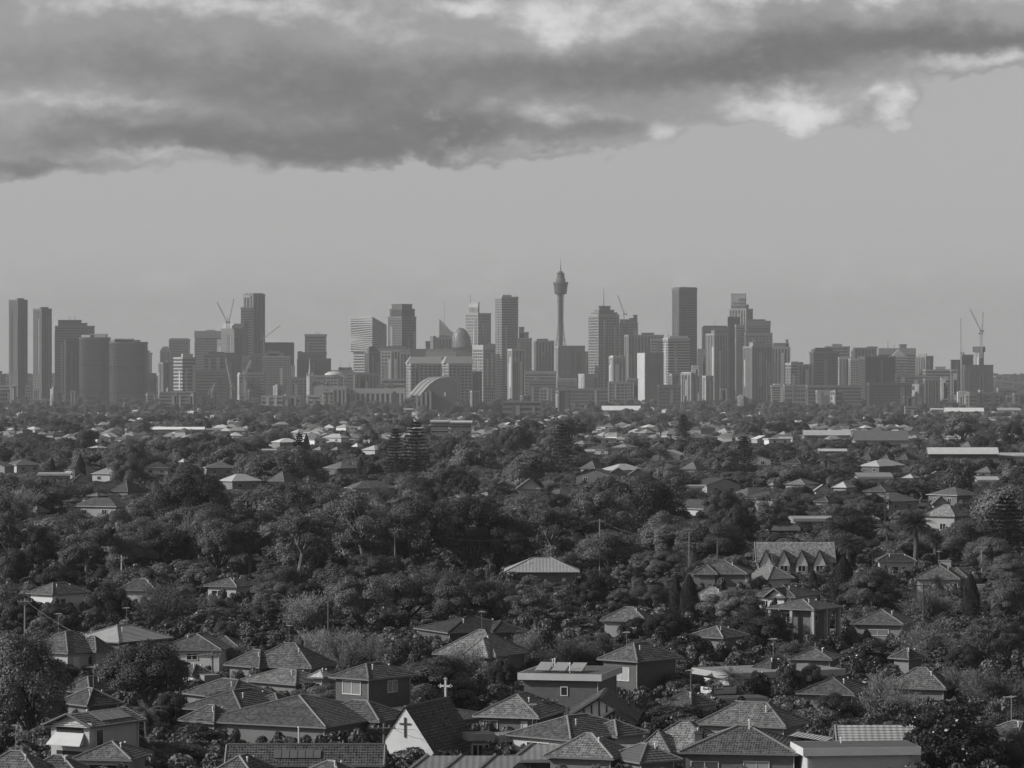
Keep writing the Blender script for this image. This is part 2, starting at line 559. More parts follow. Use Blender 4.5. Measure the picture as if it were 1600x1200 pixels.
def round_tower(label, x0, x1, yt, D, tone, glass, gaps, plant, tilt):
    """tower on a rounded plan whose roof slopes, with recessed belts"""
    s = D / F
    w = (x1 - x0) * s
    cx = wx((x0 + x1) / 2, D)
    g = land(cx, D)
    root = tag(empty('curved_tower', (cx, D + w * 0.4, g)), label, 'tower', 'towers of the city skyline')
    def ring(k):
        out = []
        for i in range(40):
            a = 2 * pi * i / 40
            c, s_ = cos(a), sin(a)
            e = 0.55
            out.append((w / 2 * k * abs(c) ** e * (1 if c >= 0 else -1), w * 0.4 * k * abs(s_) ** e * (1 if s_ >= 0 else -1)))
        return out
    zt = wz(yt, D) - g
    MB().prism(ring(0.96), 0, zt - 1).build('core', material('glass', glass, 0.35, 0.4), root)
    m = MB()
    gz = [wz(v, D) - g for v in gaps]
    z = 4.0
    while z < zt - 2:
        if not any(abs(z - q) < 4.0 for q in gz):
            m.prism(ring(1.0), z, z + 2.2)
        z += 5.4
    o = m.build('floor_band', material('tower', tone), root); o['kind'] = 'stuff'
    m = MB()
    for i, p in enumerate(ring(0.985)):
        if i % 2 == 0: m.bar((p[0], p[1], 0), (p[0], p[1], zt - 2), 0.5)
    o = m.build('fin', material('tower', tone * 0.8), root); o['kind'] = 'stuff'
    MB().prism(ring(1.01), zt - 3.5, zt).build('parapet', material('tower', tone * 1.3), root)
    for (px0, px1, py, tn) in plant:
        MB().box((px0 - (x0 + x1) / 2) * s, (px1 - (x0 + x1) / 2) * s, -w * 0.22, w * 0.2, zt - 1, wz(py, D) - g).build('roof_plant', material('tower', tn), root)
    RECTS.append((x0, x1, yt, 630, D))

def lattice(m, p, q, w, n, r):
    """four chords with lacing between p and q"""
    p, q = Vector(p), Vector(q)
    d = (q - p).normalized()
    a = Vector((0, 1, 0)) if abs(d.y) < 0.9 else Vector((1, 0, 0))
    b = d.cross(a).normalized()
    cs = [(a * i + b * j) * w / 2 for i, j in ((1, 1), (1, -1), (-1, -1), (-1, 1))]
    for c in cs: m.bar(p + c, q + c, r)
    for i in range(n):
        u, v = p.lerp(q, i / n), p.lerp(q, (i + 1) / n)
        for k in range(4):
            m.bar(u + cs[k], v + cs[(k + 1) % 4], r * 0.7)

def crane(label, mx, y0, yb, jib, D, tone=0.35, jibs2=None, w=1.9):
    """luffing tower crane: mast from row yb up to y0, jib tip at (x, y)"""
    zb, zt = wz(yb, D), wz(y0, D)
    X = wx(mx, D)
    g = land(X, D)
    root = tag(empty('tower_crane', (X, D, g)), label, 'crane', 'construction cranes over the city')
    mt = material('tower', tone, 0.6)
    m = MB()
    n = max(3, int((zt - 0) / 6))
    lattice(m, (0, 0, max(0.0, zb - g)), (0, 0, zt - g), w, max(3, int((zt - zb) / 5)), 0.32)
    m.build('mast', mt, root)
    tip = Vector((wx(jib[0], D) - X, -6.0, wz(jib[1], D) - g))
    piv = Vector((0, 0, zt - g))
    m = MB()
    lattice(m, piv, tip, 1.6, max(5, int((tip - piv).length / 5)), 0.3)
    m.build('jib', mt, root)
    sgn = 1 if tip.x < 0 else -1
    MB().box(min(0, sgn * 7), max(0, sgn * 7), -1.5, 1.5, zt - g - 1.0, zt - g + 0.2).box(sgn * 5.5 - 1.5, sgn * 5.5 + 1.5, -1.3, 1.3, zt - g - 3.5, zt - g - 1.0).build('counter_jib', material('tower', 0.2), root)
    MB().box(-1.4, 1.4, -2.2, 1.6, zt - g - 3.0, zt - g + 1.0).build('cab', material('tower', 0.25), root)
    m = MB()
    apex = piv + Vector((sgn * 2.5, 0, 8.0))
    m.bar(piv, apex, 0.35).bar(apex, piv.lerp(tip, 0.75), 0.14).bar(apex, piv + Vector((sgn * 6, 0, 0)), 0.14)
    m.build('stay', mt, root)

T = tower
# far end with the slim twins and the three dark harbour towers
T('taller of the two slim twin residential towers, flat-topped', 12, 28, 41, 468, 8000, 'g', 0.11, 0.06, roof=[(26, 36, 466)], name='residential_tower')
T('shorter of the two slim twin residential towers, flat-topped', 50, 65, 79, 482, 7950, 'g', 0.11, 0.06, roof=[(62, 74, 480)], name='residential_tower')
T('bulky dark tower with stepped roof behind the curved glass towers', 78, 86, 147, 509, 8400, 'h', 0.1, 0.04, roof=[(93, 135, 504.5), (101, 126, 500)], masts=[(104, 493, 1.6), (108, 495, 1), (113, 493, 1.6)])
T('near-black slab tower squeezed between stepped tower and curved tower', 98, 103, 123, 530, 8050, 'h', 0.06, 0.03)
round_tower('curved dark glass tower with pale roof plant, between two others', 122, 170, 527, 7800, 0.075, 0.03, (570, 612), [(126, 146, 523, 0.7), (140, 165, 521.5, 0.4), (158, 164, 527, 0.4)], 0)
round_tower('widest curved dark glass tower with two recessed belts', 169, 228, 534, 7600, 0.08, 0.03, (576, 615), [(172, 192, 530.5, 0.6), (192, 216, 531, 0.12), (178, 206, 529, 0.25)], 0)
T('narrow dark block peeping out beside the widest curved tower', 225, None, 237, 551, 8300, 'v', 0.12, 0.06, roof=[(227, 233, 548)])
T('low dark block with pale cap beside the widest curved tower', 228, None, 243, 583, 7700, 'p', 0.09, crown=8, rtone=0.4)
T('low grey block at the very edge of the skyline', -16, None, 6, 584, 7600, 'h', 0.12, 0.06, roof=[(-12, 1, 580)], name='office_block', cat='building')
T('long low pale podium below the slim twin towers', 11, None, 80, 624, 6900, 'h', 0.2, 0.1, crown=2, name='podium_building', cat='building')
# cluster with the construction tower
T('small pale stepped tower with domed cap', 250, None, 266, 547, 8300, 'v', 0.3, 0.1, roof=[(252, 264, 544), (254, 262, 541.5)])
T('dark cubic tower above the striped blocks', 264, None, 295, 530, 8350, 'g', 0.14, 0.06, roof=[(266, 293, 528.8)])
T('plain grey tower with windowless corner strip', 246, 255, 268, 566, 7500, 'v', 0.3, 0.12)
T('tower with bright white floor stripes', 269, 285, 305, 558, 7300, 'h', 0.55, 0.07, roof=[(283, 300, 553)], frac=0.42, fl=7)
T('broad grey slab with blank top band and thin stripes', 304, None, 350, 517, 8100, 'h', 0.34, 0.1, crown=16, fl=5.6, roof=[(322, 334, 515.5)])
ct = T('tower under construction topped by a pale overhanging deck', 344, 366, 384, 513, 7850, 'p', 0.2, crown=0)
T('pale stair core standing beside the construction tower', 339, None, 350, 530, 8000, 'p', 0.55, crown=0)
T('tallest dark tower of the western cluster with pale vertical strips', 379, 396, 413, 459, 8300, 'v', 0.14, 0.045, sp=11, roof=[(382, 410, 458.2)])
T('shoulder block leaning against the tallest western tower', 376, None, 396, 480, 8260, 'h', 0.16, 0.06)
T('dark ribbed block in front of the grey slab', 319, None, 353, 553, 7250, 'h', 0.1, 0.05, fl=7, roof=[(325, 348, 550)])
T('near-black block below the construction tower', 350, None, 373, 551, 7400, 'p', 0.07)
T('wide dark base block with fine stripes', 305, None, 354, 578, 7000, 'h', 0.11, 0.05)
T('white grid-fronted block with rounded roof', 370, 374, 386, 585, 6900, 'g', 0.6, 0.15, roof=[(371, 384, 582.5)])
T('brown-grey block behind the white grid block', 378, None, 397, 556, 7700, 'p', 0.16)
T('dark wedge of offices at the foot of the tallest western tower', 392, None, 414, 552, 7650, 'g', 0.09, 0.04)
T('pale mid-rise with square opening near the top', 384, None, 414, 582, 7050, 'h', 0.32, 0.08, roof=[(408, 412, 598)])
T('dark flat-topped slab right of the tallest western tower', 413, None, 458, 536, 8350, 'p', 0.085, roof=[(414, 457, 535)])
T('speckled stepped tower in front of the dark slab', 410, None, 453, 556, 7550, 'g', 0.18, 0.09, fl=5, sp=5, roof=[(412, 442, 551), (418, 436, 549)])
T('thin pale sliver of wall beside the speckled tower', 452, None, 460, 571, 8000, 'p', 0.3)
MB_ct = MB().box(-14, 15, -13, 20, wz(512.6, 7850) - land(0, 7850), wz(505.5, 7850) - land(0, 7850)).box(-19, -14.2, -12, 16, wz(513, 7850) - land(0, 7850), wz(508, 7850) - land(0, 7850))
MB_ct.build('overhanging_deck', material('tower', 0.42), ct)
crane('crane on the construction tower, jib leaning over the grey slab', 354.5, 503, 513, (339.5, 472), 7830, 0.3)
crane('crane on the construction tower, jib leaning towards the tallest western tower', 358, 502, 513, (366, 467), 7850, 0.3)
crane('low pale crane boom in front of the near-black block', 361, 606, 622, (353, 560), 6900, 0.55)
crane('short pale crane boom before the pale mid-rise', 382, 585, 615, (392, 563), 6850, 0.5)
crane('small pale boom above the brick blocks', 331, 614, 622, (336, 599), 5900, 0.45)
crane('crane with a long low jib beside the tallest western tower', 412, 529, 560, (438, 508.5), 8200, 0.3)
for lab, x0, x1, yt, st, tn in (('red-brick style long low block, striped, below the white-striped tower', 249, 290, 612, 'h', 0.17), ('narrow striped stair block between two low dark blocks', 290, 303, 611, 'h', 0.22),
                                ('plain dark low block below the wide dark base block', 303, 336, 613, 'p', 0.09)):
    T(lab.replace('red-brick style ', 'dark '), x0, None, x1, yt, 6000, st, tn, 0.07, crown=3, name='office_block', cat='building')
# towers with the crown tower and spire
T('tower with white floor lines rising from a dark podium', 476, None, 509, 522, 8050, 'h', 0.34, 0.05, fl=6.5, frac=0.35, masts=[(494, 517), (498, 518)])
T('dark podium block with white window dots', 465, None, 509, 550, 8000, 'g', 0.06, 0.03, roof=[(466, 470, 549)])
T('broad near-black block with cut corners below the white-lined tower', 461, 466, 517, 560, 7900, 'g', 0.08, 0.04, fl=5)
T('blocky dark building at the foot of the speckled tower', 455, None, 480, 590, 7000, 'g', 0.13, 0.06, name='office_block', cat='building')
T('pale low block right of the white spire', 489, None, 506, 586, 6900, 'g', 0.36, 0.12, name='office_block', cat='building')
db = T('grey block crowned by a pale dome', 505, None, 538, 586, 7000, 'g', 0.26, 0.1, name='domed_block', cat='building')
w_ = 33 * 7000 / F
MB().lathe([(w_ * 0.46, wz(586, 7000) - land(0, 7000)), (w_ * 0.42, wz(583.5, 7000) - land(0, 7000)), (w_ * 0.28, wz(581, 7000) - land(0, 7000)), (0, wz(580, 7000) - land(0, 7000))], 24).build('dome', material('tower', 0.55), db)
T('low dark block with thin masts behind the domed block', 529, None, 549, 574, 8300, 'p', 0.12, masts=[(532, 562, 0.5), (546, 566, 0.5)])
T('long low grey wall behind the domed block', 516, None, 556, 578.5, 8250, 'p', 0.2)
T('striped pale mid-rise between dome and gabled dark tower', 541, None, 558, 583, 6950, 'h', 0.34, 0.1)
T('dark mid-rise slab below the gabled tower', 556, None, 593, 583, 7000, 'v', 0.11, 0.05)
T('dark gabled tower in front of the faceted tower', 569, 576, 593, 549, 7500, 'v', 0.12, 0.06, roof=[(573, 590, 545), (577, 586, 541.5)])
T('grey tower with deep terrace roof behind the white grid tower', 578, None, 641, 545, 7750, 'h', 0.15, 0.08, roof=[(580, 634, 541)])
T('white grid tower with bright window frames', 595, None, 611, 548, 7350, 'g', 0.65, 0.14, fl=7, sp=6)
T('dark ribbed tower beside the white grid tower', 611, None, 626, 547, 7420, 'v', 0.2, 0.07)
T('grey ribbed slab next to the long hotel', 625, None, 641, 550, 7450, 'v', 0.2, 0.08)
T('big square dark tower with stepped crown and slotted top', 605, 628, 650, 494.5, 8150, 'h', 0.13, 0.055, fl=5.5, roof=[(608, 648, 482.5), (611.5, 643.5, 475)], masts=[(623, 473, 0.5), (632, 474, 0.5)])
T('low white terraced block below the grid tower', 596, None, 632, 592, 6800, 'h', 0.42, 0.1, fl=8, crown=3, name='office_block', cat='building')
T('long low hall with pale vertical panels', 540, None, 633, 607, 6500, 'v', 0.28, 0.08, sp=9, crown=9, name='exhibition_hall', cat='building')
T('low hall with pale panels below the white spire', 494, None, 541, 604, 6480, 'v', 0.24, 0.08, sp=8, crown=6, name='exhibition_hall', cat='building')
T('low white stack of floors beside the panelled hall', 504, None, 520, 611, 6300, 'h', 0.55, 0.12, fl=7, crown=2, name='office_block', cat='building')
T('low grey block with pale stripe at the trees, below the spire', 480, None, 500, 617, 6000, 'h', 0.26, 0.1, fl=8, name='office_block', cat='building')
T('low grey block at the trees, below the speckled tower', 408, None, 442, 618, 5950, 'h', 0.22, 0.1, fl=8, name='office_block', cat='building')
T('low dark block between two grey blocks at the trees', 442, None, 470, 618, 6000, 'g', 0.16, 0.07, name='office_block', cat='building')
# sail, egg, spired tower
T('small dark block left of the sail roof', 665, None, 673, 533, 8300, 'p', 0.08)
T('pale narrow block left of the sail roof', 672, 677, 681, 525, 8250, 'p', 0.22)
T('dark ribbed block below the sail roof', 681, None, 710, 527, 8000, 'v', 0.16, 0.07, roof=[(686, 702, 524.5)])
T('dark roof terrace block behind the hotel', 640, None, 712, 545, 7800, 'p', 0.14)
T('two-toned tower with a stepped top and thin spire, light side and dark side', 727, 747, 767, 489, 8350, 'g', 0.5, 0.16, roof=[(731, 745, 479), (732, 741, 472.5)], masts=[(734.5, 459, 1.3)], fl=7, sp=7)
T('lower dark shoulder of the two-toned spired tower', 760, None, 773, 537, 8300, 'p', 0.14)
dbk = T('tall pale banded tower with a dark plant belt', 773, 784, 810, 463.5, 8200, 'h', 0.42, 0.07, fl=5.6, frac=0.5, roof=[(783, 799, 461)], masts=[(794, 455, 0.5), (806, 457, 0.5)])
T('chequered tower with pale vertical fins on its top', 738, 755, 774, 539, 7500, 'g', 0.55, 0.07, fl=6.5, sp=6, crown=8, frac=0.35)
T('dark narrow block between hotel and chequered tower', 737, None, 753, 580, 7150, 'v', 0.11, 0.05)
h1 = T('hotel wing with white window grid, by the sloping pavilion', 633, 642, 689, 568, 7050, 'g', 0.48, 0.06, fl=6, sp=8, frac=0.35)
h2 = T('hotel wing with white window grid, by the chequered tower', 690, 701, 738, 568, 7000, 'g', 0.48, 0.06, fl=6, sp=8, frac=0.35)
for hh, a, b in ((h1, 633, 689), (h2, 690, 738)):
    Dh = 7030; s = Dh / F; w = (b - a) * s
    z0, z1 = wz(568, Dh) - land(0, Dh), wz(557, Dh) - land(0, Dh)
    q0 = [(-w * .5, -9), (w * .5, -9), (w * .5, 14), (-w * .5, 14)]
    q1 = [(-w * .36, 0), (w * .5, 0), (w * .5, 10), (-w * .36, 10)]
    MB().prism(q0, z0 + 0.4, z1, q1).build('sloping_roof', material('tower', 0.3), hh)
T('hotel lift core with a vee-shaped pale roof between the two wings', 666, None, 712, 549, 7120, 'p', 0.3, roof=[(668, 708, 545.5)])
T('pale tower of white and shadowed vertical strips', 793, 800, 821, 545, 7400, 'v', 0.55, 0.1, sp=8, name='residential_tower')
T('half-built dark frame tower beside the pale banded tower', 808, None, 831, 528, 8100, 'g', 0.13, 0.06, roof=[(811, 826, 519), (811, 819, 511)])
T('dark broad-shouldered tower left of the observation tower', 834, 837, 866, 532, 8000, 'v', 0.17, 0.07, roof=[(842, 856, 529.5)])
T('grey mid-rise below the broad-shouldered tower', 820, None, 869, 580, 7200, 'h', 0.22, 0.08)
T('dark low block below the grey mid-rise', 826, None, 869, 593, 6900, 'h', 0.13, 0.06)
T('blank dark slab behind the observation tower shaft', 877, None, 914, 540, 7850, 'p', 0.09)
T('pale vertical stair wall at the foot of the observation tower', 868, 872, 877, 541, 7750, 'v', 0.5, 0.12, sp=5)
T('thin dark block in the gap beside the big gridded tower', 913, None, 922, 549, 8300, 'p', 0.15)
T('low white checked block below the blank dark slab', 871, None, 901, 591, 6950, 'g', 0.42, 0.1, fl=5, sp=5, name='office_block', cat='building')
T('low block with a blank pale end wall', 904, 913, 934, 584, 7050, 'p', 0.36, name='office_block', cat='building')
T('low dark podium below the big gridded tower', 862, None, 950, 607, 6500, 'h', 0.14, 0.08, crown=3, name='podium_building', cat='building')
T('big gridded tower with stepped pyramid top and tall mast', 920, 935, 968, 491, 8050, 'g', 0.24, 0.055, fl=6.2, sp=6.5, frac=0.35, roof=[(924, 965, 488), (929, 960, 484), (935, 954, 478)], masts=[(944, 449, 1.3)])
T('dark tower with an open white-framed crown', 968, None, 997, 504, 8200, 'h', 0.11, 0.05, roof=[(990, 996, 492), (969, 984, 499), (984, 991, 497)], crown=2)
crane('crane over the tower with the open crown', 975, 490, 504, (965, 461), 8180, 0.3)
T('pale ribbed tower in front of the open-crown tower', 976, 982, 992, 523, 7700, 'v', 0.34, 0.1)
T('wide dark ribbed tower with low cap', 991, None, 1037, 523, 7950, 'v', 0.14, 0.06, roof=[(1003, 1022, 520)])
T('dark tower banded in grey beside the white balcony tower', 1017, None, 1038, 529, 7900, 'h', 0.2, 0.06)
T('tower with a bright white end wall', 997, 1008, 1037, 551, 7300, 'g', 0.3, 0.08, fl=5, sp=5, end=0.5, name='residential_tower')
T('two-strip grey tower with white patches on top', 952, 958, 977, 557, 7350, 'v', 0.28, 0.1, roof=[(954, 959, 556, 0.6), (963, 971, 556, 0.6)])
T('low dark gridded block left of the white end wall', 951, None, 982, 596, 6800, 'g', 0.18, 0.07, name='office_block', cat='building')
T('low pale block right of the dark gridded block', 979, None, 997, 591, 6900, 'g', 0.36, 0.1, name='office_block', cat='building')
T('tower wrapped in bright white balconies', 1037, 1044, 1078, 528, 7600, 'h', 0.62, 0.07, fl=5.6, frac=0.4, roof=[(1050, 1075, 525)], masts=[(1045, 517, 0.9)], name='residential_tower')
T('tallest square dark tower of the southern group with lit edge', 1051, 1061, 1090, 450, 8150, 'h', 0.11, 0.045, fl=5.4, roof=[(1052, 1089, 448.8)], masts=[(1070, 446, 1.2)], crown=6)
T('pale angled block in front of the balcony tower', 1046, 1050, 1066, 584, 6950, 'v', 0.42, 0.12)
T('dark ribbed block with pale cap, paired with the angled block', 1064, 1080, 1091, 583, 6900, 'v', 0.22, 0.07, rtone=0.5, roof=[(1066, 1079, 581.5)])
T('small pale cube perched above the ribbed blocks', 1081, None, 1092, 571, 7250, 'p', 0.48)
T('plain pale slab rising behind the perched cube', 1090, None, 1103, 545, 7700, 'p', 0.24)
T('white-edged low tower at the foot of the dark crowned tower', 1098, 1103, 1115, 587, 6850, 'v', 0.5, 0.12)
T('dark wide mid-rise in front of the balcony tower', 1029, None, 1064, 601, 6350, 'g', 0.1, 0.05, name='office_block', cat='building')
T('dark tower with a scalloped crown and little mast', 1098, None, 1139, 511, 8050, 'p', 0.1, roof=[(1100, 1136, 509)], masts=[(1118, 498, 0.6)], crown=7)
T('pale rounded tower in front of the scalloped crown', 1104, 1116, 1138, 521, 7800, 'v', 0.22, 0.08, roof=[(1112, 1130, 516)], name='residential_tower')
T('tall stepped tower with staggered roof blocks', 1140, 1166, 1178, 482, 8300, 'v', 0.24, 0.12, roof=[(1143, 1171, 476), (1146, 1166, 471), (1143, 1153, 458.5), (1155, 1160, 465)])
T('dark left shoulder of the tall stepped tower', 1138, None, 1156, 495, 8200, 'v', 0.08, 0.04)
T('slender banded tower in front of the tall stepped tower', 1149, 1150, 1163, 507, 7800, 'h', 0.2, 0.08, fl=5, name='residential_tower')
T('dark-topped broad tower beside the tall stepped tower', 1166, None, 1204, 501, 8000, 'h', 0.11, 0.06, roof=[(1172, 1196, 499)], crown=12)
T('lower wider body of the dark-topped broad tower', 1165, None, 1207, 520, 7950, 'g', 0.15, 0.06)
T('pale tower with bright rounded front strip', 1163, 1175, 1208, 541, 7400, 'v', 0.33, 0.11, roof=[(1172, 1196, 535)], name='residential_tower')
T('grey ribbed tower with sloped cap and chimney', 1206, None, 1235, 542, 7800, 'v', 0.22, 0.1, roof=[(1209, 1233, 536), (1228.5, 1232, 530.5)])
T('white-striped small tower right of the ribbed tower with chimney', 1228, 1236, 1248, 567, 7300, 'h', 0.5, 0.08, roof=[(1238, 1247, 565)])
T('low dark slab right of the white-striped small tower', 1247, None, 1270, 569, 7400, 'v', 0.11, 0.05, roof=[(1236, 1255, 566)])
T('low block with a patchwork front at the trees', 1226, None, 1263, 601, 6600, 'g', 0.36, 0.08, fl=8, sp=5, name='office_block', cat='building')
T('long low dark block right of the patchwork front', 1262, None, 1346, 602, 6500, 'h', 0.13, 0.07, name='office_block', cat='building')
T('low pale double-box building before the long low block', 1277, None, 1313, 610, 6100, 'p', 0.32, name='office_block', cat='building')
T('dark bulky tower with a ragged scaffolded top', 1268, 1271, 1312, 549, 7500, 'h', 0.085, 0.04, roof=[(1269, 1275, 545.5), (1285, 1302, 545), (1290, 1298, 543.5)])
T('pale banded tower behind the scaffolded tower', 1290, None, 1328, 541, 8050, 'h', 0.34, 0.12, roof=[(1301, 1316, 537.5)], fl=7)
T('grey ribbed tower with pale stripe between darker ones', 1311, None, 1331, 558, 7350, 'v', 0.26, 0.1)
T('narrow pale block behind the dark ribbed tower', 1330, None, 1342, 548, 8200, 'p', 0.3)
T('dark ribbed flat-topped tower with machinery on the roof', 1335, None, 1372, 543, 7900, 'v', 0.12, 0.05, roof=[(1357, 1371, 541.5)])
T('patchwork grey tower below the machinery roof', 1329, None, 1374, 560, 7250, 'g', 0.24, 0.08, fl=5, sp=5)
T('wide banded tower with dark ribbed top and square plant', 1373, None, 1431, 544, 7850, 'h', 0.18, 0.07, crown=14, roof=[(1407, 1417, 538)], masts=[(1389, 530, 0.7), (1399, 535, 0.5)])
pt = T('grey tower with a triangular gable on top', 1391, None, 1418, 556, 7600, 'h', 0.24, 0.1)
zc, zd = wz(556, 7600) - land(0, 7600), wz(545.5, 7600) - land(0, 7600)
MB().prism([(-14, -14.0), (14, -14.0), (14, 0), (-14, 0)], zc + 0.2, zd, [(-0.5, -12), (0.5, -12), (0.5, -2), (-0.5, -2)]).build('gable', material('tower', 0.34), pt)
T('near-black meshed block, broadest of the southern end', 1345, 1352, 1400, 557, 7000, 'g', 0.07, 0.04, fl=4, sp=4)
T('dark low block with a dotted lower front', 1358, None, 1425, 598, 6400, 'g', 0.07, 0.04, fl=5, sp=5)
T('dark banded low block beneath the gabled tower', 1400, None, 1428, 584, 7200, 'h', 0.13, 0.06)
T('pale banded low block beside it, stepped', 1426, None, 1447, 586, 7250, 'h', 0.36, 0.1)
T('twin-shafted pale tower standing alone', 1432, 1447, 1460, 556, 7950, 'v', 0.36, 0.12, roof=[(1436, 1447, 553)])
T('low striped hotel block with dark plant', 1446, None, 1496, 577, 7500, 'h', 0.4, 0.08, fl=6, roof=[(1462, 1478, 573)])
T('grey panelled low block below the striped hotel', 1420, 1436, 1446, 600, 6600, 'v', 0.22, 0.08)
T('dark plain low block between panelled and laddered blocks', 1445, None, 1473, 591, 6650, 'v', 0.16, 0.07)
T('low tower with a white ladder of windows', 1471, None, 1482, 590, 6600, 'h', 0.6, 0.07, fl=7, frac=0.5)
T('slim grey tower with white window pairs', 1486, None, 1496, 577, 7000, 'h', 0.42, 0.08, fl=6)
T('near-black slab left of the crane mast', 1487, None, 1505, 562, 7500, 'p', 0.07)
T('near-black slab right of the crane mast', 1503, None, 1521, 554, 7450, 'v', 0.075, 0.04)
T('broad dark veiled building under construction', 1508, None, 1552, 570, 7300, 'p', 0.09, crown=2)
core = T('pale concrete lift core rising from the veiled building', 1523, 1530, 1538, 543, 7350, 'p', 0.34, crown=0)
MB().box(-9, 9, -9, 9, wz(550, 7350) - land(0, 7350), wz(541.5, 7350) - land(0, 7350)).build('formwork_collar', material('tower', 0.08), core)
crane('tall slender crane with jib raised almost upright', 1501.5, 551, 622, (1500.5, 497), 7000, 0.5)
crane('crane on the lift core with jib swung to the slender crane', 1532, 516, 560, (1515, 483), 7280, 0.4)
crane('crane on the lift core with nearly vertical jib', 1534.5, 520, 560, (1535.5, 487), 7300, 0.4)
T('low dark building at the foot of the veiled building', 1515, None, 1562, 613, 6000, 'h', 0.12, 0.06, name='office_block', cat='building')
T('low pale building right of the veiled building', 1560, None, 1589, 606, 6700, 'h', 0.3, 0.1, name='office_block', cat='building')
T('low dark terrace of flats on the southern slope', 1585, None, 1612, 614, 6200, 'g', 0.13, 0.06, name='office_block', cat='building')
T('small pale house-like block in the trees below the meshed block', 1415, None, 1432, 635, 4600, 'h', 0.3, 0.1, fl=4, crown=2, name='office_block', cat='building')
T('wide dark brick block with a pale roof line, low in the trees', 785, None, 845, 627, 4900, 'h', 0.12, 0.07, crown=2.5, fl=7, name='brick_block', cat='building')

def observation_tower():
    D = 8000.0
    X = wx(876, D); g = land(X, D); s = D / F
    root = tag(empty('observation_tower', (X, D, g)), 'slender observation tower with a tapered turret and thin spire', 'tower', 'towers of the city skyline')
    Z = lambda y: wz(y, D) - g
    MB().lathe([(4.6, 0), (4.6, Z(560)), (4.4, Z(500)), (4.4, Z(459)), (0, Z(458.9))], 16).build('shaft', material('tower', 0.05), root)
    m = MB()
    for i in range(28):                                      # the splayed stay cables
        a = 2 * pi * i / 28
        p = [(12.5, Z(546)), (6.0, Z(505)), (7.5, Z(459))]
        b = a + 0.7
        m.bar((p[0][0] * cos(a), p[0][0] * sin(a), p[0][1]), (p[1][0] * cos(b), p[1][0] * sin(b), p[1][1]), 0.22)
        m.bar((p[1][0] * cos(b), p[1][0] * sin(b), p[1][1]), (p[2][0] * cos(a), p[2][0] * sin(a), p[2][1]), 0.22)
    o = m.build('stay_cable', material('tower', 0.15), root); o['kind'] = 'stuff'
    MB().lathe([(12.0, Z(548)), (12.5, Z(547)), (12.5, Z(545)), (5, Z(544.6))], 20).build('cable_ring', material('tower', 0.14), root)
    tm = material('tower', 0.12)
    MB().lathe([(7, Z(460.5)), (13.2, Z(459)), (15.2, Z(446)), (16.4, Z(443.5)), (16.4, Z(441)), (12.2, Z(440.5)), (0, Z(440.4))], 32).build('turret', material('glass', 0.06, 0.4), root)
    m = MB()
    for k in range(4):
        y = 456.5 - 3.4 * k
        r = 13.7 + 0.55 * k
        m.lathe([(r - 0.4, Z(y) - .1), (r + 0.25, Z(y)), (r + 0.35, Z(y - 1.2)), (r - 0.3, Z(y - 1.2) + .1)], 32)
    m.lathe([(16.3, Z(443.6)), (16.9, Z(443.5)), (16.9, Z(441)), (16.3, Z(440.9))], 32)
    o = m.build('turret_floor', tm, root); o['kind'] = 'stuff'
    MB().lathe([(10.8, Z(440.6)), (10.6, Z(437)), (8.8, Z(434)), (8.6, Z(430)), (7.2, Z(429.5)), (8, Z(427)), (0, Z(426.9))], 28).build('upper_drum', material('tower', 0.13), root)
    MB().lathe([(8.2, Z(428.5)), (8.8, Z(428)), (8.8, Z(426.8)), (5.0, Z(426)), (4.6, Z(424)), (0, Z(423.9))], 24).build('water_tank', material('tower', 0.08), root)
    MB().bar((0, 0, Z(424)), (0, 0, Z(414)), 1.5, 0.9, 8).bar((0, 0, Z(414)), (0, 0, Z(404)), 0.65, 0.4, 6).build('spire', material('tower', 0.18), root)
observation_tower()

